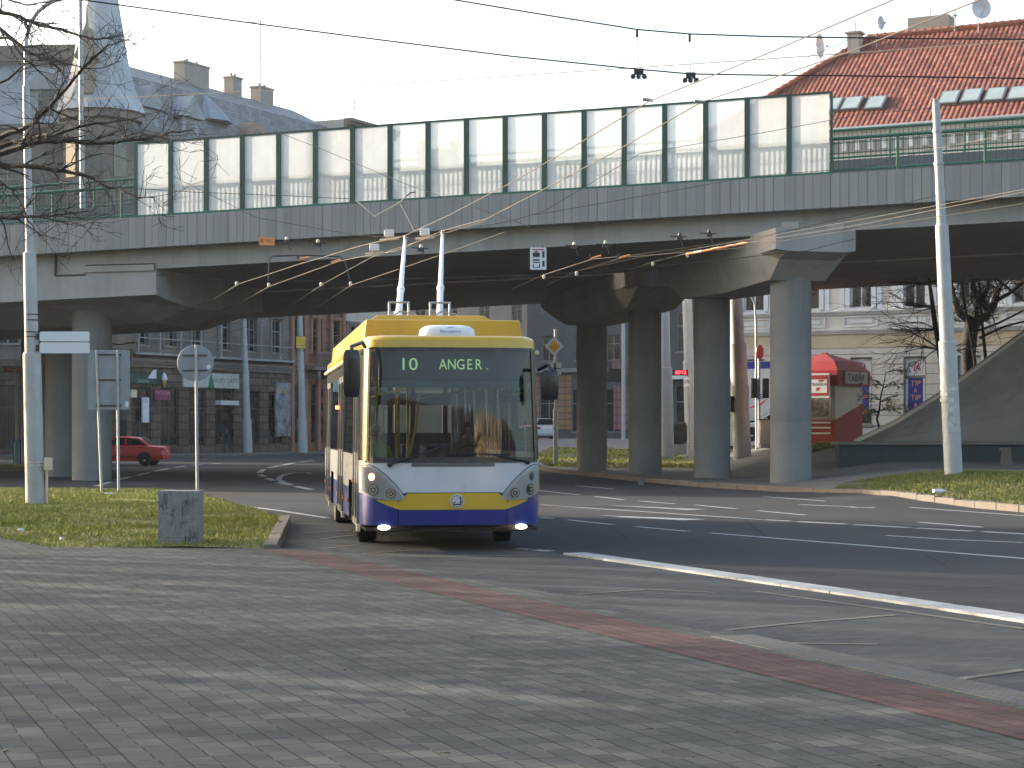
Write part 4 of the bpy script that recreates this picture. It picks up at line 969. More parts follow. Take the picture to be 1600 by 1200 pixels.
def cornice(mb, L, z, h, out, x0=0.0, ends=.0):
    for i, (k, t) in enumerate(((.45, .4), (.75, .3), (1.0, .3))):
        zz = z + h * sum((.4, .3, .3)[:i]); mb.bx((x0 - ends, -out * k, zz), (L + ends, -.002, zz + h * t))
def chimney(root, c, s, m_, parent=None):
    mb = MB(); mb.box((c[0], c[1], c[2] + s[2] / 2), s); mb.box((c[0], c[1], c[2] + s[2] - .06), (s[0] + .14, s[1] + .14, .14))
    for i in range(2): mb.lathe([(.1, 0), (.1, .28)], (c[0] + (i - .5) * s[0] * .4, c[1], c[2] + s[2]), n=10)
    return obj("chimney", mb, m_, parent or root)
def at_local(px, d, p0, ang): 
    X = Vector(((px - CX) * d / F, d, 0)) - Vector((p0[0], p0[1], 0)); c, s = math.cos(-ang), math.sin(-ang); return Vector((X.x * c - X.y * s, X.x * s + X.y * c, 0))

stone_dk = m_stone("dark_rusticated_stone", (.135, .105, .085), 1.05, .52, .035); stone_up = m_stone("soot_grey_plaster", (.21, .19, .17), 2.2, 1.1, .006, .08, dirt=.7)
trim_dk = m_concrete("soot_grey_trim", (.19, .17, .15), (.07, .065, .06)); seam = m_seamed("zinc_roof", (.29, .32, .34)); slate = m_slate("slate_roof", (.21, .205, .20)); chim = m_concrete("chimney_plaster", (.34, .31, .275), (.15, .135, .12))
frame_gr = mat("window_frame_grey", (.22, .225, .23), .6); frame_br = mat("window_frame_brown", (.075, .05, .038), .6)
shopdark = mat("shop_glass", (.03, .034, .034), .08, var=.4, scale=1.5, spec=.7)
# --- corner house with turret
A1 = Vector((-62, 124.0, 0)); A2 = Vector((-25.0, 121.0, 0)); L1 = (A2 - A1).length; a1 = math.atan2((A2 - A1).y, (A2 - A1).x)
H1 = thing("corner_house", "sooty grey corner house with mansard roof and grey conical turret roof, behind bare branches", "building", tuple(A1 + Vector((0, 0, .13))), a1)
ops = []
bays = [L1 - 3.0 - 4.0 * i for i in range(8)]
for x in bays:
    ops.append((x - 1.2, x + 1.2, .25, 4.4))
    for z in (7.0, 11.4, 15.8): ops.append((x - .75, x + .75, z, z + 2.5))
mb = MB(); facade(mb, L1, 0, 20.6, ops, [(5.9, 1)]); shell(mb, L1, 12, 0, 20.6, 1); obj("wall", mb, [stone_dk, stone_up], H1)
for z_, h_, o_ in ((5.6, .55, .4), (19.9, .9, .8)): mb = MB(); cornice(mb, L1, z_, h_, o_); obj('cornice', mb, trim_dk, H1)
mb = MB()
for x in bays:
    for z in (7.0, 11.4, 15.8):
        mb = MB(); mb.bx((x - 1.05, -.06, z - .1), (x - .76, .0, z + 2.6)); mb.bx((x + .76, -.06, z - .1), (x + 1.05, .0, z + 2.6)); mb.bx((x - 1.15, -.2, z + 2.6), (x + 1.15, 0, z + 2.85)); obj("window_surround", mb, trim_dk, H1)
for o_ in ops: window(H1, o_, frame_gr if o_[2] > 5 else frame_br, gm=shopdark if o_[2] < 5 else None)
mb = MB(); zr = 20.8
mb.loft([[(-.3, -.5, zr), (L1 + .3, -.5, zr), (L1 + .3, 12, zr), (-.3, 12, zr)], [(.6, 1.1, zr + 3.2), (L1 - .5, 1.1, zr + 3.2), (L1 - .5, 11, zr + 3.2), (.6, 11, zr + 3.2)], [(1, 1.9, zr + 4.3), (L1 - 1.2, 1.9, zr + 4.6), (L1 - 1.2, 10, zr + 4.6), (1, 10, zr + 4.3)]])
rf = obj("roof", mb, seam, H1)
mb = MB(); mb.bx((L1 - 12, 1.2, zr + 4.35), (L1 - 1.4, 1.7, zr + 5.35)); obj("parapet", mb, trim_dk, rf)
for x in (L1 - 4.4, L1 - 12, L1 - 20):
    mb = MB(); mb.bx((x - 1.15, -.2, zr), (x + 1.15, 1.6, zr + 2.2)); mb.prism([(x - 1.6, -.5, zr + 2.2), (x + 1.6, -.5, zr + 2.2), (x, -.5, zr + 3.5)], (0, 2.6, 0)); dm = obj("dormer", mb, seam, rf)
    mb = MB(); mb.bx((x - .5, -.23, zr + .4), (x + .5, -.205, zr + 1.8)); mb.prism([(x + .5 * math.cos(t), -.23, zr + 1.8 + .45 * math.sin(t)) for t in [math.pi * i / 8 for i in range(9)]], (0, .025, 0)); obj("dormer_window", mb, MT['glassdark'], dm)
tx = L1 - 1.0
mb = MB(); mb.lathe([(1.9, 6.2), (2.35, 7.4), (2.35, 20.9), (2.6, 21.0), (2.6, 21.5)], (tx, .3, 0), n=20); obj("turret", mb, stone_up, H1, smooth=True)
mb = MB(); mb.lathe([(2.85, 21.5), (2.75, 21.75), (2.15, 23.2), (1.75, 24.8), (1.35, 27.2), (.95, 29.6), (.5, 32), (.12, 34.6), (.04, 36)], (tx, .3, 0), n=12); tr = obj("turret_roof", mb, m_seamed("pale_zinc", (.38, .40, .42)), H1)
mb = MB(); mb.bx((tx - .62, -2.35, 22.4), (tx + .25, -1.2, 24.6)); mb.prism([(tx - .9, -2.5, 24.6), (tx + .5, -2.5, 24.6), (tx - .2, -2.5, 26.6)], (0, 1.9, 0)); mb.tube([(tx - .2, -2.1, 26.6), (tx - .2, -2.1, 27.9)], [.12, .03], 6)
obj("turret_dormer", mb, m_concrete("tan_trim", (.34, .28, .21), (.15, .12, .1)), tr)
for a in (-.9, -.2, .5):
    mb = MB(); th = a - R(90) + .3; c, s = math.cos(th), math.sin(th); mb.box((tx + 2.36 * c, .3 + 2.36 * s, 18.5), (.9, .06, 2.4), Matrix.Rotation(th + R(90), 4, 'Z')); obj("turret_window", mb, MT['glassdark'], H1)

# --- the street row receding on the right of the corner
E2 = Vector((.45, .893, 0)).normalized(); a2 = math.atan2(E2.y, E2.x); RB = A2 + Vector((.6, .6, 0))
def row_house(label, s0, L, wallm, upm, trimm, ztop, roofm, ridge, nb, cor, gf, D=11, fm=frame_gr, balcony=False, storey=4.2, up=True):
    p0 = RB + E2 * s0; H = thing("terraced_house", label, "building", (p0.x, p0.y, .13), a2)
    bw = L / nb; ops = []
    for i in range(nb):
        x = bw * (i + .5)
        ops.append((x - bw * .33, x + bw * .33, gf[0], gf[1]))
        z = cor + 1.1
        while z + 2.4 < ztop - .8: ops.append((x - .62, x + .62, z, z + 2.35)); z += storey
    mb = MB(); facade(mb, L, 0, ztop, ops, [(cor, 1)]); shell(mb, L, D, 0, ztop, 1); obj("wall", mb, [wallm, upm], H)
    for z_, h_, q_ in ((cor - .3, .5, .35), (ztop - .7, .75, .7)): mb = MB(); cornice(mb, L - .01, z_, h_, q_, .01); obj('cornice', mb, trimm, H)
    mb = MB()
    for o in ops:
        if o[2] > cor: mb = MB(); mb.bx((o[0] - .25, -.07, o[2] - .12), (o[0] - .003, 0, o[3] + .1)); mb.bx((o[1] + .003, -.07, o[2] - .12), (o[1] + .25, 0, o[3] + .1)); mb.bx((o[0] - .35, -.18, o[3] + .1), (o[1] + .35, 0, o[3] + .32)); obj("window_surround", mb, trimm, H)
    for o in ops: window(H, o, fm if o[2] > cor else frame_br, gm=shopdark if o[2] < cor else None, sill=o[2] > cor)
    if ridge:
        mb = MB(); mb.loft([[(-.0, -.5, ztop + .06), (L, -.5, ztop + .06), (L, D, ztop + .06), (0, D, ztop + .06)], [(0, 1.5, ztop + ridge * .72), (L, 1.5, ztop + ridge * .72), (L, D - 1.5, ztop + ridge * .72), (0, D - 1.5, ztop + ridge * .72)], [(0, D * .42, ztop + ridge), (L, D * .42, ztop + ridge), (L, D * .58, ztop + ridge), (0, D * .58, ztop + ridge)]])
        rf = obj("roof", mb, roofm, H)
    else: rf = H
    return H, rf, ops
H2, R2, o2 = row_house("dark stone house with slate mansard and zinc dormers, right of the turret", 0, 9.0, stone_dk, stone_up, trim_dk, 20.6, slate, 5.4, 3, 5.9, (.5, 4.3))
for x in (2.0, 6.4):
    mb = MB(); mb.bx((x - .9, -.25, 20.1), (x + .9, 2.2, 22.2)); mb.prism([(x - 1.3, -.55, 22.2), (x + 1.3, -.55, 22.2), (x, -.55, 23.7)], (0, 3.2, 0)); dm = obj("dormer", mb, seam, R2)
    mb = MB(); mb.bx((x - .45, -.28, 20.4), (x + .45, -.255, 21.9)); obj("dormer_window", mb, MT['glassdark'], dm)
H3, R3, o3 = row_house("dark stone house with rounded pink dormer and several chimneys, middle of the row", 9.0, 9.6, stone_dk, stone_up, trim_dk, 20.6, slate, 5.4, 3, 5.9, (.5, 4.3))
chimney(H3, (3.6, 4.2, 24.6), (2.9, .9, 2.6), chim, R3); chimney(H3, (8.6, 4.2, 24.6), (1.1, .8, 2.5), chim, R3)
mb = MB(); x = 5.0
mb.prism([(x - 1.3, -.45, 20.1), (x + 1.3, -.45, 20.1), (x + 1.3, -.45, 22.0)] + [(x + 1.3 * math.cos(t), -.45, 22.0 + 1.0 * math.sin(t)) for t in [math.pi * i / 10 for i in range(1, 10)]] + [(x - 1.3, -.45, 22.0)], (0, 3.2, 0)); dm = obj("dormer", mb, m_concrete("pink_plaster", (.34, .245, .2), (.2, .15, .12)), R3)
mb = MB(); mb.prism([(x - .5, -.48, 20.5), (x + .5, -.48, 20.5), (x + .5, -.48, 22.0)] + [(x + .5 * math.cos(t), -.48, 22.0 + .5 * math.sin(t)) for t in [math.pi * i / 8 for i in range(1, 8)]] + [(x - .5, -.48, 22.0)], (0, .03, 0)); obj("dormer_window", mb, shopdark, dm)
mb = MB(); mb.lathe([(1.9, 22.6), (1.0, 23.6), (.1, 24.4)], (1.4, 1.4, 0), n=8); obj("roof_hood", mb, seam, R3)
brickr = m_stone("red_brown_render", (.26, .135, .09), 1.0, .5, .02, .12, dirt=.55); brickt = m_concrete("terracotta_trim", (.30, .17, .12), (.14, .08, .06))
H4, R4, o4 = row_house("red-brown rendered house with tall pilasters beyond the yellow sign pole", 18.6, 7.4, brickr, brickr, brickt, 20.6, slate, 5.4, 3, 6.2, (.6, 4.9), fm=frame_br)
mb = MB()
for i in range(5): mb.bx((.02 + 7.0 * i / 4, -.22, .0), (.02 + 7.0 * i / 4 + .38, -.005, 18.6))
obj("pilaster", mb, brickt, H4)
chimney(H4, (3.0, 4.4, 24.8), (1.7, .9, 2.2), chim, R4)
H5, R5, o5 = row_house("pale flat-topped house at the far end of the row above the barrier", 26.0, 7.5, stone_up, m_concrete("pale_render", (.5, .47, .42), (.2, .18, .16)), trim_dk, 25.0, slate, 0, 3, 6.0, (.6, 4.6))
# loggia ironwork on the dark houses: slender white posts on the first floor
for H, L in ((H2, 9), (H3, 9.6)):
    mb = MB()
    for i in range(4): mb.bx((.5 + L * i / 4 - .06, -.55, 6.5), (.5 + L * i / 4 + .06, -.45, 9.2))
    mb.bx((.2, -.6, 6.35), (L - .2, -.02, 6.5)); mb.bx((.2, -.56, 7.4), (L - .2, -.50, 7.46)); obj("balcony_post", mb, mat("pale_post", (.26, .275, .285), .6) if 'pale_post' not in bpy.data.materials else bpy.data.materials['pale_post'], H)
mb = MB(); mb.bx((1.6, -1.1, 5.9), (4.9, -.02, 6.15))
for i in range(15): mb.bx((2.0 + i * .2, -1.1, 6.15), (2.06 + i * .2, -1.06, 7.1))
mb.bx((2.0, -1.14, 7.1), (4.95, -1.02, 7.2)); mb.bx((2.3, -1.0, 5.3), (2.6, -.02, 5.9)); mb.bx((4.3, -1.0, 5.3), (4.6, -.02, 5.9)); obj("balcony", mb, trim_dk, H4)

# --- distant blocks: far end of the street, grey building behind the middle columns
def block(label, p0, p1, z0, ztop, wm, ops, D=12, flat=True, gm=None, fm=None, trims=True, name="apartment_building"):
    p0, p1 = Vector(p0), Vector(p1); d = p1 - p0; ang = math.atan2(d.y, d.x); L = d.length
    H = thing(name, label, "building", (p0.x, p0.y, z0), ang)
    mb = MB(); facade(mb, L, 0, ztop, ops); shell(mb, L, D, 0, ztop); obj("wall", mb, wm, H)
    if trims:
        for z_, h_, q_ in ((ztop - .6, .6, .4), (4.9, .4, .25)): mb = MB(); cornice(mb, L - .01, z_, h_, q_, .01); obj('cornice', mb, trim_dk, H)
    for o in ops: window(H, o, fm or frame_gr, gm=gm if o[2] < 4 else None)
    return H, L
gq = m_concrete("grey_facade", (.15, .145, .145), (.07, .068, .068))
ops = [(x, x + 1.1, z, z + 2.0) for z in (6.1, 10.0, 14.0, 17.6) for x in (1.2, 3.8, 6.4, 9.0, 11.6, 14.2)] + [(x, x + 1.5, .5, 3.9) for x in (1.0, 3.6, 6.2, 8.8, 11.4, 14.0)]
H6, L6 = block("dark grey apartment building with orange and pink shopfronts behind the middle columns", (1.2, 152, 0), (17.4, 148, 0), 1.0, 20.5, gq, ops, gm=shopdark)
n = N("orange_shopfront"); br = n.add("TexBrick", {"Vector": n.mapv((1, 1, 1), (R(90), 0, 0)), "Scale": 1.0, "Mortar Size": .05, "Brick Width": .62, "Row Height": .5, "Color1": (.42, .22, .09, 1), "Color2": (.34, .18, .10, 1), "Mortar": (.16, .12, .10, 1)}, offset=0.0); n.set(br.outputs[0], .7)
n2 = N("pink_shopfront"); br = n2.add("TexBrick", {"Vector": n2.mapv((1, 1, 1), (R(90), 0, 0)), "Scale": 1.0, "Mortar Size": .05, "Brick Width": .9, "Row Height": .6, "Color1": (.36, .16, .15, 1), "Color2": (.30, .15, .14, 1), "Mortar": (.15, .11, .11, 1)}, offset=0.0); n2.set(br.outputs[0], .7)
mb = MB(); mb.bx((.4, -.12, .7), (1.0, -.005, 5.1)); mb.bx((2.5, -.12, .7), (3.6, -.005, 5.1)); mb.bx((5.1, -.12, .7), (5.5, -.005, 4.9)); obj("tiled_pier", mb, n.m, H6)
mb = MB(); mb.bx((7.0, -.12, .7), (8.8, -.006, 4.2)); mb.bx((10.3, -.12, .7), (11.4, -.006, 4.6)); mb.bx((6.9, -.3, 4.95), (12, -.13, 6.2)); obj("tiled_pier", mb, n2.m, H6)
mb = MB(); mb.bx((.1, -.5, 5.2), (6.0, -.2, 5.5)); obj("canopy", mb, MT['conc'], H6)
ops = [(x, x + 1.0, z, z + 1.9) for z in (7, 11, 15, 19) for x in (1.5, 4.5, 7.5, 10.5, 13.5, 16.5)]
H7, L7 = block("distant pale building with small roof chimneys just above the barrier", (-10.5, 178, 0), (9, 176, 0), .5, 25.6, m_concrete("far_render", (.30, .27, .24), (.18, .16, .15)), ops)
for px_, w in ((657, 1.0), (690, 2.6), (709, 1.0)):
    x = (px_ - 800) * 177.5 / F + 10.5; chimney(H7, (x, 1.0, 25.5), (w, 1.0, 2.5 if w == 1.0 else 1.7), chim)
ops = [(.5, 2.6, .4, 3.4), (3.1, 5.2, .4, 3.4)] + [(x, x + 1.9, z, z + 2.4) for z in (5.4, 9, 12.6) for x in (.6, 3.2)]
H8, L8 = block("dark glazed shop house seen between the third and second columns", (9.4, 116.5, 0), (15.2, 115.0, 0), 1.0, 16.5, m_concrete("dark_render", (.10, .105, .11), (.05, .05, .052)), ops, D=8, gm=shopdark, trims=False)
mb = MB(); mb.bx((0, -.35, 3.75), (5.9, -.02, 4.15)); obj("sign_fascia", mb, MT['white'], H8)
mb = MB(); mb.bx((.2, -.3, .1), (5.4, -.05, .32)); obj("step", mb, MT['conc'], H8)

# --- cream house with clay-tile roof on the right
D1, D2 = Vector((9.4, 90.1, 0)), Vector((33.0, 77.5, 0)); L9 = (D2 - D1).length; a9 = math.atan2((D2 - D1).y, (D2 - D1).x); z9 = .98
H9 = thing("cream_house", "cream plastered house with red clay-tile roof, skylights and chimneys on the right", "building", (D1.x, D1.y, z9), a9)
wall_cr = m_concrete("cream_plaster", (.66, .63, .57), (.5, .47, .42)); wall_ru = m_stone("cream_rustication", (.66, .64, .59), 30, .46, .018, .03, dirt=.25); trim_cr = m_concrete("pale_blue_trim", (.68, .71, .72), (.5, .52, .52)); beige = m_concrete("beige_band", (.58, .50, .35), (.42, .37, .27))
def hx(px, d=None):
    t = (px - CX) / F; d_ = (D2 - D1); k_ = (t * D1.y - D1.x) / (d_.x - t * d_.y); return k_ * L9
zc = lambda z: z - z9
bx_ = [hx(p) for p in (1178, 1264, 1345, 1429, 1514, 1600)]; bx_ += [bx_[-1] + 2.35 * i for i in (1, 2, 3, 4)]; bx_ = [b for b in bx_ if b < L9 - 1.2]
ops9 = []
for i, x in enumerate(bx_):
    if i != 1: ops9.append((x - .52, x + .52, .95, zc(4.98)))
    for z in (7.2, 11.2): ops9.append((x - .50, x + .50, zc(z), zc(z + 2.25)))
mb = MB(); facade(mb, L9, 0, zc(15.3), ops9, [(zc(5.35), 1)], .22); shell(mb, L9, 13, 0, zc(15.3), 1); obj("wall", mb, [wall_ru, wall_cr], H9)
mb = MB()
for z, h, o_ in ((6.05, .22, .2), (6.92, .18, .22), (10.6, .25, .2), (14.75, .5, .6)): cornice(mb, L9 - .01, zc(z), h, o_, .01)
for i in range(int(L9 / .62)): mb.bx((.2 + i * .62, -.35, zc(14.3)), (.42 + i * .62, -.002, zc(14.7)))
for x in bx_:
    for z in (7.2, 11.2):
        for sg in (-1, 1): mb.bx((x + sg * .505, -.08, zc(z - .02)), (x + sg * .72, -.002, zc(z + 2.3))); mb.bx((x + sg * .76, -.05, zc(z - .06)), (x + sg * .98, -.002, zc(z + 2.4)))
        mb.bx((x - 1.0, -.16, zc(z + 2.4)), (x + 1.0, -.002, zc(z + 2.62)))
    mb.bx((x - .80, -.05, zc(6.36)), (x + .80, -.003, zc(6.42))); mb.bx((x - .80, -.05, zc(6.78)), (x + .80, -.003, zc(6.84))); mb.bx((x - .80, -.05, zc(6.42)), (x - .74, -.003, zc(6.78))); mb.bx((x + .74, -.05, zc(6.42)), (x + .80, -.003, zc(6.78))); mb.bx((x - .55, -.04, zc(6.52)), (x + .55, -.003, zc(6.68)))
mb.bx((0, -.12, 0), (L9, -.003, .8)); obj("trim", mb, trim_cr, H9)
mb = MB(); mb.bx((.05, -.03, zc(5.42)), (L9 - .05, -.002, zc(6.0))); obj("band", mb, beige, H9)
for o_ in ops9:
    if o_[2] > 2: window(H9, o_, MT['framew'], tran=.7, y=.12)
# ground-floor shop windows: white upper pane with emblem, blue posters below
orange_pr = mat("orange_print", (.75, .30, .12), .6); blue_pr = mat("navy_print", (.03, .05, .16), .5); red_pr = mat("red_print", (.62, .06, .05), .5)
for i, x in enumerate(bx_):
    if i == 1: continue
    z0, z1 = .95, zc(4.98)
    f = window(H9, (x - .52, x + .52, z0, z1), frame_gr, mull=0, tran=.70, y=.12, name="shop_window")
    pz = z0 + (z1 - z0) * .70
    mb = MB(); mb.quad((x - .46, .155, pz + .06), (x + .46, .155, pz + .06), (x + .46, .155, z1 - .07), (x - .46, .155, z1 - .07)); sg_ = obj("emblem_panel", mb, MT['sign_white'], f)
    zm = (pz + z1) / 2
    mb = MB(); text_mb(mb, "R", .55, (x + .06, .150, zm - .02), (1, 0, 0), (.18, 0, 1)); obj("letter", mb, red_pr, sg_)
    mb = MB(); pts = [(x - .05 + .3 * math.cos(t), .149, zm + .24 * math.sin(t)) for t in [R(75 + 12 * j) for j in range(15)]]
    for (p, q) in zip(pts, pts[1:]): mb.quad(p, q, (q[0] * .98 + x * .02 - .0, .149, q[2] - .05), (p[0] * .98 + x * .02, .149, p[2] - .05))
    text_mb(mb, "A", .42, (x + .12, .148, zm - .06), (1, 0, 0), (0, 0, 1)); obj("arc_mark", mb, blue_pr, sg_)
    if i == 0: continue
    mb = MB(); mb.quad((x - .33, .155, z0 + .7), (x + .33, .155, z0 + .7), (x + .33, .155, pz - .06), (x - .33, .155, pz - .06)); po = obj("poster", mb, MT['signblue'], f)
    mb = MB(); mb.quad((x - .46, .156, z0 + .65), (x - .34, .156, z0 + .65), (x - .34, .156, pz - .07), (x - .46, .156, pz - .07)); mb.quad((x + .34, .156, z0 + .65), (x + .46, .156, z0 + .65), (x + .46, .156, pz - .07), (x + .34, .156, pz - .07)); obj("side_strip", mb, MT['sign_white'], f)
    mb = MB()
    for j, w_ in enumerate(("TIP", "&", "TIP", "&", "TIP")): text_mb(mb, w_, .34 if w_ != "&" else .24, (x, .150, pz - .30 - j * .315), (1, 0, 0), (.15, 0, 1))
    obj("lettering", mb, orange_pr, po)
# bank poster beside the left window
x = hx(1186); mb = MB(); mb.bx((x - .75, -.06, 1.15), (x + .62, -.125, 3.9)); pb = obj("wall_poster", mb, MT['sign_white'], H9)
mb = MB(); mb.quad((x - .75, -.128, 3.55), (x + .62, -.128, 3.55), (x + .62, -.128, 3.88), (x - .75, -.128, 3.88)); mb.quad((x - .6, -.128, 1.95), (x - .45, -.128, 1.95), (x - .45, -.128, 2.75), (x - .6, -.128, 2.75)); text_mb(mb, "ba", .5, (x + .05, -.128, 2.3), (1, 0, 0), (0, 0, 1)); obj("print", mb, MT['signblue'], pb)
mb = MB(); mb.quad((x - .6, -.129, 1.7), (x + .1, -.129, 1.95), (x + .5, -.129, 2.2), (x + .1, -.129, 1.8)); obj("red_swoosh", mb, red_pr, pb)
# roof: front slope, left hip; tiles, skylights, chimneys
zE, zR, yR = zc(15.25), zc(20.7), 6.4; xR = 5.6
tiles = m_tiles()
mb = MB(); mb.quad((-.5, -.7, zE), (L9, -.7, zE), (L9, yR, zR), (xR, yR, zR)); mb.quad((-.5, -.7, zE), (xR, yR, zR), (-.5, 13.5, zE)); mb.quad((L9, 13.5, zE), (-.5, 13.5, zE), (xR, yR, zR), (L9, yR, zR)); mb.quad((L9, -.7, zE), (L9, 13.5, zE), (L9, yR, zR))
rf9 = obj("roof", mb, tiles, H9)
mb = MB()
k_ = 26
for i in range(k_): 
    t0, t1 = i / k_, (i + 1.1) / k_; a = Vector((-.5, -.7, zE)).lerp(Vector((xR, yR, zR)), t0); b = Vector((-.5, -.7, zE)).lerp(Vector((xR, yR, zR)), t1); mb.tube([a + Vector((0, 0, .02)), b + Vector((0, 0, .07))], [.13, .16], 8)
i = 0
while xR + i * .38 < L9: mb.tube([(xR + i * .38, yR, zR + .03), (xR + i * .38 + .41, yR, zR + .06)], [.13, .16], 8); i += 1
obj("ridge_tiles", mb, mat("ridge_clay", (.30, .095, .055), .75, var=.3, scale=3), rf9)
mb = MB(); mb.tube([(-.5, -.8, zE - .05), (L9, -.8, zE - .05)], .1, 8); obj("gutter", mb, MT['galv'], rf9)
mb = MB(); mb.tube([(hx(1246), -.12, .2), (hx(1246), -.12, zc(14.3))], .06, 8); obj("downpipe", mb, mat("pale_pipe", (.5, .52, .53), .5), H9)
sl_ = (zR - zE) / (yR + .7); sn = Vector((0, -sl_, 1)).normalized(); st_ = Vector((0, 1, sl_)).normalized()
def roofpt(px, py):
    """where the roof plane stands along that line of sight, in the house frame"""
    c, s = math.cos(a9), math.sin(a9); o = Vector((0, 0, CH)) - Vector((D1.x, D1.y, z9)); r = Vector(((px - CX) / F, 1, (HY - py) / F))
    o = Vector((o.x * c + o.y * s, -o.x * s + o.y * c, o.z)); r = Vector((r.x * c + r.y * s, -r.x * s + r.y * c, r.z)); p = Vector((0, -.7, zE)); t = (p - o).dot(sn) / r.dot(sn); return o + r * t
for px_, py_ in ((1301, 166), (1332, 164), (1369, 163), (1484, 155), (1519, 152), (1556, 150), (1592, 148)):
    c = roofpt(px_, py_); u = Vector((1, 0, 0)); mb = MB()
    def sk(w, h, t0, t1, mbb): 
        pts = [c + u * (sx_ * w) + st_ * (sy_ * h) + sn * t0 for sx_, sy_ in ((-1, -1), (1, -1), (1, 1), (-1, 1))]; mbb.prism(pts, sn * (t1 - t0))
    sk(.44, .58, .0, .13, mb); f = obj("skylight", mb, mat("skylight_frame", (.16, .165, .17), .45, .4) if 'skylight_frame' not in bpy.data.materials else bpy.data.materials['skylight_frame'], rf9)
    mb = MB(); sk(.36, .50, .131, .14, mb); obj("pane", mb, mat("skylight_glass", (.30, .36, .36), .12, var=.1) if 'skylight_glass' not in bpy.data.materials else bpy.data.materials['skylight_glass'], f)
c = roofpt(1335, 84); mb = MB(); mb.prism([c + Vector((x_, 0, 0)) + st_ * y_ for x_, y_ in ((-.26, -.1), (.26, -.1), (.26, .14), (-.26, .14))], sn * .1); obj("roof_vent", mb, MT['galv'], rf9)
chm = m_concrete("roof_chimney_grey", (.34, .31, .275), (.17, .155, .14))
c = roofpt(1336, 78); mb = MB(); mb.bx((c.x - .29, c.y - .3, c.z - .3), (c.x + .29, c.y + .3, zc(20.75))); mb.bx((c.x - .38, c.y - .38, zc(20.75)), (c.x + .38, c.y + .38, zc(20.85))); mb.tube([(c.x, c.y, zc(20.8)), (c.x, c.y, zc(21.4))], .03, 6); obj("chimney", mb, chm, rf9)
mb = MB(); x0_ = roofpt(1412, 52).x; mb.bx((x0_, yR + .8, zR - .6), (x0_ + 2.0, yR + 1.8, zR + .95)); mb.tube([(x0_ + 1.0, yR + 1.2, zR + .9), (x0_ + 1.0, yR + 1.2, zR + 1.5)], .02, 6); obj("chimney", mb, chm, rf9)
mb = MB(); mb.bx((4.6, yR + 1.2, zR - 1.2), (9.0, yR + 1.9, zR - .05)); mb.prism([(2.9, yR + 1.25, zR - 2.6), (4.6, yR + 1.25, zR - 2.6), (4.6, yR + 1.25, zR - .1)], (0, .6, 0)); obj("gable_wall", mb, chm, rf9)
def dish(label, px, py, r, d, tilt, edge):
    q = P(px, py, d); root = thing("satellite_dish", label, "satellite dish", tuple(q), edge)
    mb = MB(); mb.lathe([(0.001, .10 * r), (r * .4, .085 * r), (r * .75, .02 * r), (r, -.16 * r), (r * .98, -.19 * r), (r * .4, .03 * r), (0.001, .06 * r)], (0, 0, 0), 'y', 22); obj("reflector", mb, mat("dish_mesh", (.60, .60, .60), .5) if 'dish_mesh' not in bpy.data.materials else bpy.data.materials['dish_mesh'], root, smooth=True)
    mb = MB(); mb.tube([(0, .1, 0), (0, .2, -r * .3), (0, .2, -r - .9)], .025, 6); mb.tube([(0, 0, -r * .8), (0, -r * .8, -.1 * r)], .012, 6); mb.box((0, -r * .8, -.08 * r), (.07, .12, .07)); obj("mount", mb, MT['galv'], root); return root
dish("large pale satellite dish on the right end of the tiled roof ridge", 1532, 13, .50, 90, 0, R(15)); dish("small pale satellite dish standing behind the square chimney of the tiled roof", 1375, 36, .33, 92, 0, R(50)); dish("satellite dish seen nearly edge-on at the left hip of the tiled roof", 1278, 72, .60, 93.5, 0, R(62))
def antenna(label, px, py0, py1, d, bars, lean=0):
    q = P(px, py0, d); t = P(px, py1, d); root = thing("roof_antenna", label, "antenna", tuple(q)); h = t.z - q.z; mb = MB(); mb.tube([(0, 0, -.5), (lean, 0, h)], .035, 6); obj("mast", mb, MT['galv'], root)
    mb = MB()
    for f, w in bars:
        mb.tube([(-w, 0, h * f), (w, 0, h * f)], .02, 5)
        for j in range(5): mb.tube([(-w + w * j / 2, -.3, h * f), (-w + w * j / 2, .3, h * f)], .015, 4)
    obj("aerial", mb, MT['galv'], root)
antenna("tall thin roof antenna with two crossbars left of centre against the sky", 407, 150, 30, 128, ((.96, .7), (.5, .85))); antenna("short roof antenna on the pale flat-topped house", 554, 186, 157, 150, ((.9, .12), (.6, .1))); antenna("thin antenna on the tiled roof ridge beside the long chimney", 1492, 46, 15, 91, ((.7, .1),))
# unseen block added beyond the left edge, sized to shade the columns and kiosk
ops = [(x, x + 1.2, z, z + 2.2) for z in (1.5, 6, 10, 14, 17.5) for x in (1.5, 5, 8.5, 12, 15.5, 19)]
block("unseen tall grey block added left of the picture to shade the bridge columns", (-60, 92, 0), (-60.5, 120, 0), 0, 21, stone_up, ops, D=14)
# the sunlit tower house across the square that the windscreen mirrors
for xa_, xb_ in ((31, -28), (80, 46)):  # unseen house rows added behind the viewer to darken the windscreen reflection
    ops = [(x, x + 1.2, z, z + 2.2) for z in (1.5, 6, 10, 14, 17.5) for x in [1.5 + 3.6 * i for i in range(int((xa_ - xb_) / 3.6))]]
    block('unseen dark brick house row added behind the viewer to darken the windscreen reflection' if xa_ == 31 else 'unseen dark brick house row added right of the tower house to darken the reflection', (xa_, -74, 0), (xb_, -74, 0), 0, 21, m_stone('dark_brick' + str(xa_), (.085, .075, .075), .5, .16, .01), ops, D=12)
bz = MB(); H10 = thing("tower_house", "sunlit sandstone house with square tower across the square, mirrored in the windscreen", "building", (30.5, -70, 0), R(180))
ops = [(x, x + 1.1, z, z + 2) for z in (2, 6, 10) for x in (-12.5, -9.5, -6.5, -3.5)]
tan = m_concrete("sandstone", (.66, .53, .33), (.4, .31, .2))
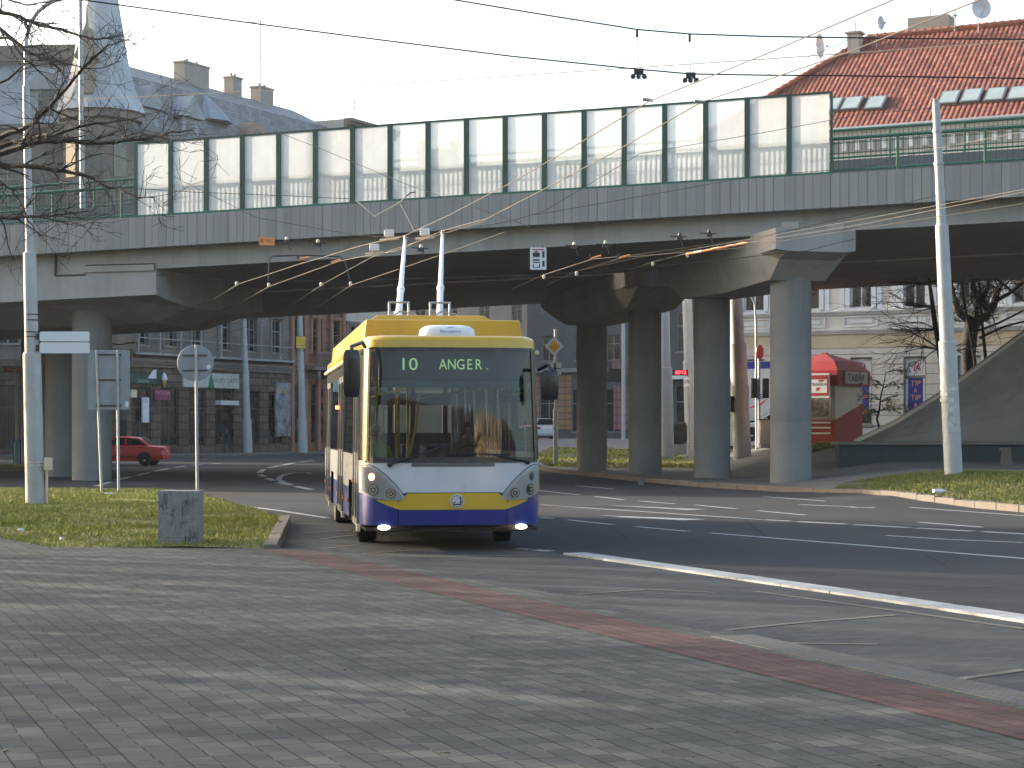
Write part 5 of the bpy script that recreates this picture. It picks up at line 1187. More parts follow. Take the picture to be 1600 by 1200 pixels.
mb = MB(); facade(mb, -1.5, 0, 14, ops, x0=-14.0); mb.quad((-14, 9, 0), (-14, 0, 0), (-14, 0, 14), (-14, 9, 14)); mb.quad((-1.5, 0, 0), (-1.5, 9, 0), (-1.5, 9, 14), (-1.5, 0, 14)); mb.quad((-14, 9, 0), (-14, 9, 14), (-1.5, 9, 14), (-1.5, 9, 0)); mb.quad((-14, .5, 0), (-1.5, .5, 0), (-1.5, .5, 14), (-14, .5, 14)); obj("wall", mb, tan, H10)
mb = MB(); mb.bx((-13.8, -1.2, 0), (-1.4, 5, 18.5)); mb.bx((-14.2, -1.6, 16.5), (-1.0, 5.4, 17.3))
for i in range(7): mb.bx((-14.1 + i * 2.05, -1.5, 18.5), (-12.9 + i * 2.05, 5, 20))
obj("tower", mb, tan, H10)
mb = MB(); mb.prism([(-14.5, -.6, 14.02), (-14.5, 9.6, 14.02), (-14.5, 4.5, 18)], (13.5, 0, 0)); obj("roof", mb, mat("brown_roof", (.16, .09, .06), .8), H10)

# ------------------------------------------------------------------ poles
def post(name, label, cat, px, d, zb, secs, lean=0.0, m_='pole', group=None, cap_=True, n=20):
    """secs = (z0, z1, r0, r1) world heights; lean = sideways metres over the whole height"""
    x = (px - CX) * d / F; root = thing(name, label, cat, (x, d, zb), 0, group); mb = MB(); zt = secs[-1][1]
    L = lambda z: lean * (z - zb) / (zt - zb)
    for i, (z0, z1, r0, r1) in enumerate(secs):
        mb.tube([(L(z0), 0, z0 - zb), (L(z1), 0, z1 - zb)], [r0, r1], n)
        if i: mb.tube([(L(z0), 0, z0 - zb - .03), (L(z0), 0, z0 - zb + .03)], [secs[i - 1][3] * 1.02, r0 * 1.15], n)
    obj("shaft", mb, MT[m_], root, smooth=True); return root, L
pl, _ = post("lamp_post", "big stepped grey post on the left grass with a curved lamp arm at the top", "lamp post", 55, 41.7, .13, [(.1, 3.38, .205, .195), (3.38, 5.57, .15, .14), (5.57, 9.2, .085, .075)], -.20)
mb = MB(); mb.tube([(-.2, 0, 9.0), (-.2, 0, 10.0)] + [(-.2 + .95 - .95 * math.cos(t), 0, 10.0 + .98 * math.sin(t)) for t in [R(9 * i) for i in range(1, 11)]] + [(2.1, 0, 11.05)], .045, 10); obj("lamp_arm", mb, MT['galv'], pl, smooth=True)
mb = MB(); mb.box((2.4, 0, 11.05), (.7, .28, .14)); obj("lantern", mb, MT['galv'], pl, bevel=.03)
mb = MB(); mb.box((.30, -.06, .86), (.15, .16, .27)); mb.tube([(.25, 0, 0), (.25, 0, .75)], .03, 8); mb.tube([(-.21, -.0, .9), (-.05, -.21, .9), (.2, -.12, .9)], .012, 5); mb.tube([(-.21, 0, .83), (-.05, -.21, .83), (.2, -.12, .83)], .012, 5); obj("junction_box", mb, MT['cream'], pl)
mb = MB()
for z in (3.62, 3.72, 3.98, 4.1): mb.lathe([(.158, z - .012), (.158, z + .012)], (-.07, 0, 0), n=18)
obj("clamp_band", mb, MT['dark'], pl)
for i, (y0, y1, lab) in enumerate(((518, 533.5, "upper blank white direction board clamped to the left post"), (535, 552, "lower blank white direction board clamped to the left post"))):
    a, b = P(62, y1, 41.55), P(140, y0, 41.55); t = thing("direction_board", lab, "sign", ((a.x + b.x) / 2, 41.55, (a.z + b.z) / 2), 0, "direction boards on the left post")
    w, h = (b.x - a.x) / 2, (b.z - a.z) / 2; r = .04; ring = []
    for cx_, cz_, a0 in ((w - r, h - r, 0), (-w + r, h - r, 90), (-w + r, -h + r, 180), (w - r, -h + r, 270)): ring += [(cx_ + r * math.cos(R(a0 + j * 30)), -.012, cz_ + r * math.sin(R(a0 + j * 30))) for j in range(4)]
    obj("board", MB().prism(ring, (0, .024, 0)), MT['sign_white'], t); obj("bracket", MB().box((-w - .02, .03, 0), (.12, .04, h * 1.2)), MT['dark'], t)
post("catenary_pole", "stepped pale grey pole on the right grass strip in front of the bridge", "pole", 1490, 50, .55, [(.5, 4.0, .235, .225), (4.0, 7.05, .19, .17), (7.05, 10.25, .125, .095)], -.46)
mb = MB(); rp_ = bpy.data.objects["catenary_pole"]
for z, r in ((8.95, .13), (8.1, .135)): mb.lathe([(r, z - .03), (r, z + .03)], (-.46 * z / 9.7, 0, 0), n=18)
mb.box((-.46, 0, 9.75), (.12, .12, .08)); obj("wire_clamp", mb, MT['galv'], rp_)
mb = MB()
for z in (2.25, 2.1, 1.95): mb.lathe([(.236, z - .05), (.236, z + .05)], (-.11, 0, 0), n=18)
mb.box((-.10, -.225, 1.45), (.22, .02, .7)); obj("notice", mb, mat("torn_notice", (.42, .44, .42), .7, var=.4, scale=8), rp_)
lm = P(128, 325, 65.5); post("street_light", "slender sunlit lamp mast standing on the bridge deck at the left", "street light", 129, 65.5, lm.z, [(lm.z, lm.z + 3.8, .085, .08), (lm.z + 3.8, 18.5, .08, .055)], -.1)
for px, d, zt, w, lab in ((387, 131, 9.5, .33, "grey tram-wire pole in front of the green-lettered shop"), (473, 131, 11.5, .33, "grey tram-wire pole carrying a square yellow sign")):
    zb = .1; r, _ = post("catenary_pole", lab, "pole", px, d, zb, [(zb, 2.4, w, w * .95), (2.4, zt * .6, w * .78, w * .7), (zt * .6, zt, w * .6, w * .5)], -.25)
q = P(470, 535, 130.5); t = thing("yellow_sign", "square plain yellow sign on the far grey pole left of the trolleybus", "sign", tuple(q)); obj("board", MB().box((0, 0, 0), (.62, .05, .8)), mat("yellow_board", (.60, .45, .05), .5), t)
r, _ = post("catenary_pole", "sunlit grey pole between the second and third bridge columns, left of the red display", "pole", 1041, 90, gz(6.5, 90) + .1, [(gz(6.5, 90), 4.6, .37, .35), (4.6, 9.6, .27, .25)], -.15)
r, _ = post("catenary_pole", "plain pale pole just left of the second bridge column", "pole", 1080, 104, gz(9.7, 104) + .1, [(gz(9.7, 104), 5.4, .33, .32), (5.4, 11.5, .27, .25)], -.3)
r, _ = post("catenary_pole", "stout pale pole to the right of the second bridge column", "pole", 1160, 80, gz(9.6, 80) + .1, [(gz(9.6, 80), 5.3, .38, .36), (5.3, 8.8, .30, .27)], -.35)
mb = MB(); mb.box((-.42, -.1, 2.3), (.2, .3, .65)); mb.lathe([(.1, -.02), (.08, .12)], (-.42, -.26, 2.5), 'y', 12); obj("signal_head", mb, MT['black'], r)
r, _ = post("lamp_post", "thin dark lamp post with curved top in front of the cream house", "lamp post", 1183, 84, gz(10.7, 84) + .1, [(gz(10.7, 84), 4.2, .075, .07), (4.2, 6.5, .06, .05)], -.05, 'galv')
mb = MB(); mb.tube([(-.05, 0, 5.4), (-.10, 0, 6.3), (-.4, 0, 6.9), (-.9, 0, 7.2)], .045, 8); obj("lamp_arm", mb, MT['galv'], r)
# priority-road sign on its pole
q = P(868, 718, 84); zb = gz(q.x, 84) + .12
r, _ = post("priority_sign", "white-edged yellow diamond sign on a sunlit pole right of the trolleybus", "traffic sign", 868, 84, zb, [(zb, 2.6, .11, .11), (2.6, 6.1, .065, .065)], 0, 'pole')
c = P(866, 541, 83.85); c = c - Vector((r.location.x, 84, zb)); s = .42
mb = MB(); mb.prism([(c.x - s, c.y, c.z), (c.x, c.y, c.z - s), (c.x + s, c.y, c.z), (c.x, c.y, c.z + s)], (0, .02, 0)); pn = obj("diamond", mb, MT['sign_white'], r)
s = .27; mb = MB(); mb.quad((c.x - s, c.y - .004, c.z), (c.x, c.y - .004, c.z - s), (c.x + s, c.y - .004, c.z), (c.x, c.y - .004, c.z + s)); obj("yellow_diamond", mb, mat("priority_yellow", (.68, .40, .04), .45), pn)
c2 = P(866, 576, 83.85) - Vector((r.location.x, 84, zb)); mb = MB(); mb.box((c2.x, c2.y, c2.z), (.62, .02, .56)); pn = obj("junction_plate", mb, MT['sign_white'], r)
mb = MB(); mb.box((c2.x + .03, c2.y - .012, c2.z), (.09, .008, .5)); mb.box((c2.x, c2.y - .011, c2.z), (.56, .006, .035)); obj("thick_line", mb, MT['black'], pn)
# signs seen from behind on the left island
t = thing("traffic_sign", "back of a tall rectangular sign on two thin posts beside the left column", "traffic sign", (P(170, 700, 49.5).x, 49.5, .12)); hw = .505
mb = MB(); z0, z1 = P(0, 640, 49.5).z - .12, P(0, 547, 49.5).z - .12; mb.box((0, 0, (z0 + z1) / 2), (1.06, .025, z1 - z0)); mb.box((-.53, .012, (z0 + z1) / 2), (.02, .05, z1 - z0)); mb.box((.53, .012, (z0 + z1) / 2), (.02, .05, z1 - z0)); obj("panel", mb, MT['alu'], t)
for x0, x1 in ((-.31, -.19), (.22, .30)): mb = MB(); mb.tube([(x1 * .9, -.05, 0), (x0 if x0 < 0 else .23, -.05, z1 - .04)], .035, 10); mb.lathe([(.04, 0), (.02, .05)], (x0 if x0 < 0 else .23, -.05, z1 - .06), n=10); obj("post", mb, MT['galv'], t, smooth=True)
mb = MB()
for z in (z1 - .12, (z0 + z1) / 2, z0 + .1): mb.box((0, -.03, z), (.66, .03, .035))
obj("crossbar", mb, MT['dark'], t); mb = MB(); mb.box((.47, -.016, z0 + .14), (.08, .005, .14)); obj("sticker", mb, MT['sign_white'], t)
t = thing("traffic_sign", "back of a round traffic sign on a thin sunlit post behind the concrete block", "traffic sign", (P(308, 780, 43.5).x, 43.5, .12)); zc_ = P(0, 567, 43.5).z - .12; dx = -.045
mb = MB(); mb.lathe([(.40, -.012), (.415, 0), (.40, .012)], (dx, .03, zc_), 'y', 40); obj("disc", mb, MT['alu'], t, smooth=True)
mb = MB(); mb.tube([(.01, 0, 0), (dx + .02, 0, zc_ + .41)], .036, 12); obj("post", mb, MT['galv'], t, smooth=True)
mb = MB(); mb.box((dx, -.005, zc_ + .17), (.56, .02, .03)); mb.box((dx, -.005, zc_ - .17), (.56, .02, .03)); obj("clamp", mb, MT['dark'], t)
mb = MB(); mb.lathe([(.001, -.003), (.05, -.002), (.05, .0)], (dx + .30, .014, zc_ - .09), 'y', 14); obj("sticker", mb, MT['sign_white'], t)
# concrete block on the grass edge
t = thing("concrete_block", "stained grey concrete block standing on the near grass edge", "concrete block", (P(278, 855, 26.9).x, 26.9, .13))
mb = MB(); mb.box((0, .25, .42), (.56, .5, .66)); obj("block", mb, MT['block'], t, bevel=.012); mb = MB(); mb.box((-.005, .25, .045), (.57, .51, .09)); obj("base", mb, MT['block'], t, bevel=.01); mb = MB(); mb.box((0, .245, .089), (.53, .48, .004)); mb.box((.11, -.012, .06), (.012, .02, .12)); obj("joint", mb, MT['dark'], t)
# blue bin, red street-name post on the far left
q = P(25, 731, 83); t = thing("sign_post", "grey post with a small red name plate and teal foot at the left edge", "sign", (q.x, 83, .13)); mb = MB(); mb.tube([(0.05, 0, 0), (0.0, 0, 4.4)], .06, 10); obj("post", mb, MT['pole'], t); mb = MB(); mb.tube([(0.04, 0, 0), (.03, 0, 1.0)], .12, 10); mb.lathe([(.12, 1.0), (.05, 1.15)], (.03, 0, 0), n=10); obj("foot", mb, mat("teal_paint", (.10, .30, .34), .5), t)
mb = MB(); mb.box((-.12, -.08, 4.15), (.75, .04, .18)); pn = obj("name_plate", mb, MT['red'], t); mb = MB(); text_mb(mb, "TRZNA", .12, (-.1, -.103, 4.15), (1, 0, 0), (0, 0, 1)); obj("lettering", mb, MT['sign_white'], pn)
q = P(32, 731, 84); t = thing("bin", "blue rubbish bin behind the teal-footed post at the left edge", "bin", (q.x + .1, 84, .13)); mb = MB(); mb.box((0, 0, .6), (.7, .55, 1.05), taper=1.1); obj("body", mb, MT['blue'], t, bevel=.04); mb = MB(); mb.box((0, 0, 1.16), (.8, .64, .08)); obj("lid", mb, MT['blue'], t, bevel=.03)

# ------------------------------------------------------------------ shop signs on the left houses
def wallsign(name, label, px, py, d, w, h, m_, ang, words=None, wm=None, ws=.3, dep=.12):
    q = P(px, py, d); t = thing(name, label, "shop sign", tuple(q), ang); b = obj("board", MB().box((0, 0, 0), (w, dep, h)), m_, t)
    if words: mb = MB(); text_mb(mb, words[0], ws, (words[1], -dep / 2 - .006, words[2] if len(words) > 2 else 0), (1, 0, 0), (0, 0, 1), squeeze=words[3] if len(words) > 3 else 1); obj("lettering", mb, wm, b)
    return t, b
teal = mat("shop_green", (.03, .17, .11), .5)
def srow(px, k=.02):   # distance of the street row's front along a line of sight, a little proud of it
    t = (px - CX) / F; s = (t * RB.y - RB.x) / (E2.x - t * E2.y); p = RB + E2 * s; nrm = Vector((E2.y, -E2.x, 0)); p = p + nrm * .25; return p.y
def rowsign(name, label, x0, x1, y0, y1, m_, **k):
    d = srow((x0 + x1) / 2); w = abs((x1 - x0) * d / F) / math.cos(a2) * .9; return wallsign(name, label, (x0 + x1) / 2, (y0 + y1) / 2, d, w, (y1 - y0) * d / F, m_, a2, **k)
t, b = rowsign("shop_sign", "long white shop sign with green lettering and green tree emblem behind the round sign", 293, 367, 583, 606, mat("sign_ivory", (.44, .46, .42), .5), words=("DANTY LAST", 1.35, 0, 1.35), wm=teal, ws=.42)
mb = MB(); 
for k_ in range(3): mb.quad((-.55 + .15 * k_, -.07, -.5 + k_ * .3), (.35 - .15 * k_, -.07, -.5 + k_ * .3), (-.1, -.07, .1 + k_ * .25))
obj("tree_emblem", mb, teal, b)
t, b = rowsign("shop_sign", "dark green shop sign with an ice-cream cone, left of the purple sign", 205, 248, 583, 600, mat("deep_green_sign", (.014, .05, .038), .5), words=("ZMRZLINA", -.3, -.18, 1.0), wm=mat("mint", (.3, .45, .4), .6), ws=.26)
mb = MB(); mb.lathe([(.001, -.55), (.16, -.02), (.17, 0)], (1.75, -.2, -.05), n=12); cn = obj("cone", mb, mat("wafer", (.55, .30, .12), .7), b); mb = MB(); mb.lathe([(.19, -.04), (.22, .1), (.13, .3), (.001, .5)], (1.75, -.2, -.03), n=12); obj("ice_cream", mb, MT['white'], b, smooth=True)
mb = MB(); mb.quad((.2, -.068, .02), (1.1, -.068, .02), (1.1, -.068, .62), (.75, -.068, .55)); obj("white_panel", mb, MT['sign_white'], b)
rowsign("shop_sign", "purple shop sign with a white edge on the dark stone house", 243, 263, 609, 625, mat("purple_sign", (.17, .03, .075), .5), words=("MODA", 0, .12, 1.6), wm=mat("lilac_print", (.4, .2, .28), .6), ws=.34)
rowsign("shop_sign", "small vertical white and red shop sign above the red car", 223, 231, 621, 660, MT['sign_white'], words=("O", 0, .6), wm=MT['red'], ws=.4)
rowsign("shop_sign", "small cream wall lamp box beside the back of the rectangular sign", 205, 212, 609, 621, MT['cream'])
rowsign("shop_awning", "short pale roller awning over the shop window right of the thin sign post", 343, 367, 626, 633, MT['sign_white'], dep=.5)
rowsign("poster_board", "dark notice board covered in torn white posters on the red-brown house", 431, 452, 598, 682, n_poster if 'n_poster' in globals() else mat("torn_posters", (.20, .21, .22), .7, var=.9, scale=1.3, dirt=.6, dcol=(.03, .04, .06)), words=("PIVNICE", 0, 1.3), wm=mat("mustard", (.5, .33, .1), .6), ws=.5)
q = P(14, 590, 122.0); t, b = wallsign("shop_sign", "green shop sign with a round ice-cream picture at the left edge", 12, 590, 122.5, 2.6, 1.5, mat("sea_green_sign", (.02, .13, .10), .5), a1); mb = MB(); mb.lathe([(.001, -.1), (.42, -.09), (.45, 0)], (.0, -.05, .05), 'y', 20); obj("round_picture", mb, mat("scoop", (.4, .5, .6), .6), b)
mb = MB(); mb.lathe([(.001, -.13), (.3, -.12), (.32, -.02)], (.12, -.05, -.15), 'y', 16); obj("wafer", mb, mat("wafer_b", (.5, .2, .1), .7), b)

# ------------------------------------------------------------------ cars
def car(label, loc, rz, paint, L=4.3, Wd=1.7, sedan=True, lights=True):
    root = thing("parked_car" if not sedan else "passenger_car", label, "car", loc, rz)   # front at +x
    h = Wd / 2; up = [(-L / 2, .50), (-L / 2 + .03, .82), (-L / 2 + .12, .93), (-L * .36, .97), (L * .10, .95), (L * .22, .90), (L * .40, .80), (L / 2 - .12, .70), (L / 2 - .02, .56), (L / 2, .40)]
    rings = []
    for x, zt in up:
        zb = .22 if abs(x) < L * .45 else .30; e = 1 - .10 * max(0, (abs(x) / (L / 2) - .75) / .25) ** 2; w = h * e
        rings.append([(x, -w * .93, zb), (x, -w, zb + .16), (x, -w, zt * .72), (x, -w * .97, zt - .05), (x, -w * .86, zt), (x, w * .86, zt), (x, w * .97, zt - .05), (x, w, zt * .72), (x, w, zb + .16), (x, w * .93, zb)])
    obj("body", MB().loft(rings), paint, root, smooth=True)
    if sedan: cab = [(-L * .36, .96, .96), (-L * .235, 1.33, 1.30), (-L * .10, 1.40, 1.36), (L * .03, 1.39, 1.36), (L * .235, .93, .93)]
    else: cab = [(-L * .47, .95, .95), (-L * .43, 1.40, 1.34), (-L * .15, 1.46, 1.42), (L * .05, 1.42, 1.38), (L * .27, .92, .92)]
    rings = []
    for x, zt, _ in cab:
        k = (zt - .92) / .5; w = h * (.90 - .16 * k); rings.append([(x, -h * .90, .90), (x, -w, zt - .04), (x, -w * .85, zt), (x, w * .85, zt), (x, w, zt - .04), (x, h * .90, .90)])
    obj("cabin", MB().loft(rings), paint, root, smooth=True)
    def sidep(pts, m_, nm, par=root):
        for sg in (-1, 1):
            mb = MB(); mb.quad(*[(x, sg * (h * (.905 - .16 * ((z - .92) / .5)) + .006), z) for x, z in pts]); obj(nm, mb, m_, par)
    g = MT['glassdark']
    if sedan: sidep([(-L * .315, .985), (-L * .095, .985), (-L * .095, 1.31), (-L * .215, 1.27)], g, "side_window"); sidep([(-L * .075, .985), (L * .185, .985), (L * .035, 1.31), (-L * .075, 1.32)], g, "side_window")
    else: sidep([(-L * .42, 1.0), (-L * .10, .985), (-L * .10, 1.36), (-L * .395, 1.31)], g, "side_window"); sidep([(-L * .08, .985), (L * .2, .985), (L * .05, 1.34), (-L * .08, 1.36)], g, "side_window")
    a, b = cab[-2], cab[-1]; mb = MB(); mb.quad((b[0] - .03, -h * .78, .98), (b[0] - .03, h * .78, .98), (a[0] + .05, h * .62, a[1] - .03), (a[0] + .05, -h * .62, a[1] - .03)); w_ = obj("windscreen", mb, g, root); w_.location = (.03, 0, .03)
    a, b = cab[1], cab[0]; mb = MB(); mb.quad((b[0] + .03, -h * .76, 1.0), (b[0] + .03, h * .76, 1.0), (a[0] - .02, h * .6, a[1] - .04), (a[0] - .02, -h * .6, a[1] - .04)); w_ = obj("rear_window", mb, g, root); w_.location = (-.03, 0, .03)
    for sx_ in (-.30, .31):
        for sg in (-1, 1): wheel(root, 0, 0, .30, .19, sg, 0, rim_grey).location = (L * sx_, sg * (h - .10), .30)
    for o in [c for c in kids(root) if c.name.startswith("wheel")]: o.rotation_euler = (0, 0, R(90))
    for sx_ in (-.30, .31):
        for sg in (-1, 1):
            mb = MB(); mb.prism([(L * sx_ + .36 * math.cos(t), sg * (h + .004), .30 + .36 * math.sin(t)) for t in [math.pi * i / 12 for i in range(13)]], (0, -sg * .03, 0)); obj("wheel_arch", mb, MT['black'], root)
    for sg in (-1, 1):
        mb = MB(); mb.box((L / 2 - .1, sg * h * .66, .62), (.12, .38, .14)); obj("headlight", mb, b_refl, root, bevel=.03)
        mb = MB(); mb.box((-L / 2 + .06, sg * h * .72, .80), (.1, .34, .16)); obj("tail_light", mb, mat("tail_red", (.35, .02, .02), .2) if 'tail_red' not in bpy.data.materials else bpy.data.materials['tail_red'], root, bevel=.03)
        mb = MB(); mb.box((-L * .06, sg * (h + .005), .86), (.18, .03, .035)); mb.box((-L * .25, sg * (h + .005), .87), (.18, .03, .035)); obj("door_handle", mb, MT['black'], root)
        mb = MB(); mb.box((L * .15, sg * (h + .06), .98), (.12, .18, .12)); obj("mirror", mb, paint, root, bevel=.03)
        mb = MB(); mb.box((-L * .0, sg * (h + .003), .45), (L * .5, .02, .05)); obj("side_strip", mb, MT['black'], root)
    obj("bumper", MB().box((-L / 2 + .06, 0, .45), (.16, Wd * .92, .16)), paint, root, bevel=.04); obj("bumper", MB().box((L / 2 - .08, 0, .42), (.16, Wd * .9, .18)), paint, root, bevel=.04)
    return root
car_red = m_paint("car_red", (.62, .03, .045), .25, .15, .8); rim_grey = mat('wheel_trim', (.55, .56, .57), .4, .1)
car_white = m_paint("car_white", (.66, .67, .67), .3, .2, .7)
q = P(260, 727, 91.5); rc = car("red saloon car driving left past the stone houses, seen beyond the round sign", (q.x - 2.1, 91.5, .0), R(176), car_red)
q = P(852, 692, 128); car("white hatchback beside the shopfronts, right of the trolleybus", (q.x - .75, 128, gz(q.x, 128)), R(115), car_white, sedan=False, L=3.9)
q = P(1190, 698, 86); car("white car half hidden behind the grey cabinet and the first bridge column", (q.x + .9, 86.5, gz(q.x + 1, 86.5) + .13), R(170), car_white, sedan=False, L=3.9)

# ------------------------------------------------------------------ kiosk
kq = Vector((P(1291, 697, 77.6).x, 77.6, 0)); zk = gz(kq.x, 76) + .13
K = thing("kiosk", "red and cream newspaper kiosk with a red hipped roof and TABAK sign", "kiosk", (kq.x, 77.6, zk), R(-39))
kw = 1.15; K.scale = (.95, .95, .93); K.location.x -= .05
def wedge_face(mb, s, pts): mb.quad(*pts)
# walls: cream above, red diagonal below
mb = MB(); mb.m(0); mb.box((0, 0, 1.42), (2 * kw, 2 * kw, 2.45)); mb.m(1); mb.box((0, 0, .12), (2 * kw + .06, 2 * kw + .06, .24)); obj("walls", mb, [MT['kiosk_cream'], MT['kiosk_red']], K)
mb = MB(); y = -kw - .012; mb.quad((-kw, y, .2), (kw, y, .2), (kw, y, 1.0), (.1, y, 1.0), (-kw, y, 1.0)); x = kw + .012; mb.quad((x, -kw, .2), (x, kw, .2), (x, kw, 1.72), (x, -kw, 1.0)); obj("red_panel", mb, MT['kiosk_red'], K)
mb = MB()
for z in (.42, .66, .88): mb.box((-.1, -kw - .03, z), (2.1, .03, .075))
obj("white_stripe", mb, MT['white'], K)
mb = MB(); mb.bx((-kw + .1, -kw - .05, 1.05), (.95, -kw + .02, 2.4)); f = obj("serving_window", mb, mat("kiosk_frame", (.42, .36, .32), .5), K); mb = MB(); mb.bx((-kw + .18, -kw - .06, 1.14), (.86, -kw - .052, 2.32)); obj("pane", mb, mat("kiosk_display", (.16, .15, .14), .15, var=.8, scale=5), f)
mb = MB(); mb.box((0, 0, 2.78), (2 * kw + .5, 2 * kw + .5, .66)); obj("fascia", mb, MT['kiosk_red'], K, bevel=.02)
mb = MB(); o = kw + .22; i = kw - .12; mb.loft([[(-o, -o, 3.11), (o, -o, 3.11), (o, o, 3.11), (-o, o, 3.11)], [(-i, -i, 3.52), (i, -i, 3.52), (i, i, 3.52), (-i, i, 3.52)], [(-.12, -.12, 3.86), (.12, -.12, 3.86), (.12, .12, 3.86), (-.12, .12, 3.86)]]); obj("roof", mb, MT['kiosk_roof'], K)
mb = MB(); mb.box((0, 0, 3.88), (.2, .2, .08)); obj("roof_cap", mb, MT['kiosk_roof'], K)
x = kw + .27; mb = MB(); mb.box((x, .1, 2.80), (.06, 1.9, .52)); sb = obj("sign_board", mb, mat("kiosk_sign", (.50, .47, .43), .5), K); mb = MB(); text_mb(mb, "TABÁK", .46, (x + .036, .1, 2.79), (0, 1, 0), (0, 0, 1), squeeze=1.0); obj("lettering", mb, MT['black'], sb)
mb = MB(); mb.box((.62, -kw - .36, 2.45), (.95, .1, 1.05)); sb = obj("hanging_sign", mb, MT['sign_white'], K)
mb = MB(); y = -kw - .415; mb.bx((.18, y, 2.72), (1.06, y + .004, 2.9)); mb.bx((.18, y, 2.02), (1.06, y + .004, 2.14)); mb.bx((.98, y, 2.1), (1.06, y + .004, 2.8)); mb.quad((.55, y, 2.62), (.8, y, 2.62), (.88, y, 2.70), (.63, y, 2.70)); mb.quad((.45, y, 2.24), (.6, y, 2.24), (.66, y, 2.38), (.5, y, 2.38)); obj("red_print", mb, MT['kiosk_red'], sb); mb = MB(); text_mb(mb, "TRAFIKA", .2, (.58, y - .001, 2.5), (1, 0, 0), (0, 0, 1)); obj("lettering", mb, MT['black'], sb)

# ------------------------------------------------------------------ ramp flank beside the right grass
Rm = thing("concrete_ramp", "rising concrete ramp at the right with sunlit top edge above a low teal wall", "ramp", (P(1330, 700, 63).x, 63, gz(11.1, 63)))
o0 = Rm.location.copy(); d0 = 62.0
top = [(1338, 691), (1400, 662), (1470, 618), (1540, 567), (1600, 523), (1680, 462), (1780, 390)]
mb = MB(); mt = MB(); lo_ = MB()
for (a, b), (c, e) in zip(top, top[1:]):
    A, B2 = P(a, b, d0), P(c, e, d0); A3, B3 = A + Vector((0, .42, 0)), B2 + Vector((0, .42, 0)); A0, B0 = P(a, 694, d0), P(c, 694, d0); k0, k1 = (A.z - A0.z), (B2.z - B0.z)
    A0 = A0 + Vector((0, .25 + .75 * k0, 0)); B0 = B0 + Vector((0, .25 + .75 * k1, 0))
    prev = None
    for j in range(5):
        t = j / 4; bow = .35 * math.sin(math.pi * t); q1 = A.lerp(A0, t) + Vector((0, bow * min(1, k0 / 3), 0)); q2 = B2.lerp(B0, t) + Vector((0, bow * min(1, k1 / 3), 0))
        if prev: mb.quad(prev[0], prev[1], q2, q1)
        prev = (q1, q2)
    mt.prism([A + Vector((0, -.05, -.02)), B2 + Vector((0, -.05, -.02)), B2 + Vector((0, -.05, .1)), A + Vector((0, -.05, .1))], (0, .5, 0)); lo_.quad(A3, B3, B3 + Vector((2.2, 5, -.4)), A3 + Vector((2.2, 5, -.4)))
obj("flank", mb, m_concrete("board_marked_concrete", (.34, .30, .27), (.16, .14, .13)), Rm, off=o0); obj("coping", mt, m_concrete("coping", (.42, .35, .27), (.25, .21, .17)), Rm, off=o0); obj("ramp_deck", lo_, MT['conc'], Rm, off=o0)
mb = MB(); a, b = P(1312, 724, 61.7), P(1900, 724, 61.7); mb.bx((a.x, 61.7, .3), (b.x, 62.6, P(0, 695, 61.7).z)); obj("plinth", mb, m_concrete("teal_wall", (.045, .06, .063), (.035, .032, .03)), Rm, off=o0); mb = MB(); mb.bx((a.x - .08, 61.6, P(0, 695, 61.7).z), (b.x, 62.9, P(0, 690, 61.7).z)); obj("plinth_cap", mb, MT['kerb'], Rm, off=o0)
t = thing("bollard", "short sunlit stone bollard in front of the low teal wall at the right", "bollard", (P(1572, 727, 60).x, 60, gz(15.4, 60) + .12)); mb = MB(); mb.box((0, 0, .2), (.34, .3, .42), taper=.75); obj("stump", mb, MT['kerb'], t, bevel=.02); mb = MB(); mb.box((-.03, 0, .47), (.3, .28, .11)); obj("cap", mb, MT['kerb'], t, bevel=.02)
t = thing("marker_block", "small pale concrete block lying at the road edge before the columns", "concrete block", (*G(1002, 758)[:2], .0)); mb = MB(); mb.box((0, 0, .1), (.16, .2, .24)); obj("block", mb, MT['kerb'], t, bevel=.015)

# ------------------------------------------------------------------ things around the columns
q = P(1062, 582, 92); t = thing("led_display", "red LED display between the poles left of the second column", "display", tuple(q)); obj("case", MB().box((0, .06, 0), (.78, .12, .28)), MT['black'], t); mb = MB(); text_mb(mb, "60/12", .24, (.05, -.006, 0), (1, 0, 0), (0, 0, 1)); obj("digits", mb, m_emit("led_red", (1, .03, .04), 3.0), t)
obj("post", MB().tube([(.42, .06, .14), (.45, .06, gz(q.x, 92) + .1 - q.z)], .05, 8), MT['pole'], t); mb = MB(); mb.lathe([(.001, .1), (.12, .05), (.14, -.05)], (.36, -.05, -.3), n=10); mb.lathe([(.001, .1), (.12, .05), (.14, -.05)], (.36, -.05, -.62), n=10); obj("signal_hood", mb, MT['white'], t)
q = P(1060, 700, 93); t = thing("rubbish_container", "rounded black container with pale foot left of the second column", "container", (q.x, 93, gz(q.x, 93) + .1)); mb = rbox((0, 0, 1.05), (.85, .7, 1.15)); obj("drum", mb, MT['dark'], t, smooth=True); mb = MB(); mb.box((0, 0, .3), (.7, .6, .6)); obj("foot", mb, MT['conc'], t)
q = P(1202, 695, 80.5); t = thing("utility_cabinet", "grey street cabinet just left of the first bridge column", "cabinet", (q.x, 80.5, gz(q.x, 80.5) + .12)); mb = MB(); mb.box((0, 0, .68), (.82, .4, 1.0)); obj("cabinet", mb, mat("cabinet_grey", (.42, .41, .38), .6, var=.1, streak=.3), t, bevel=.02); mb = MB(); mb.box((0, 0, .1), (.76, .36, .2)); obj("base", mb, MT['conc'], t); mb = MB(); mb.box((0, 0, 1.2), (.9, .46, .05)); obj("top", mb, MT['kerb'], t)
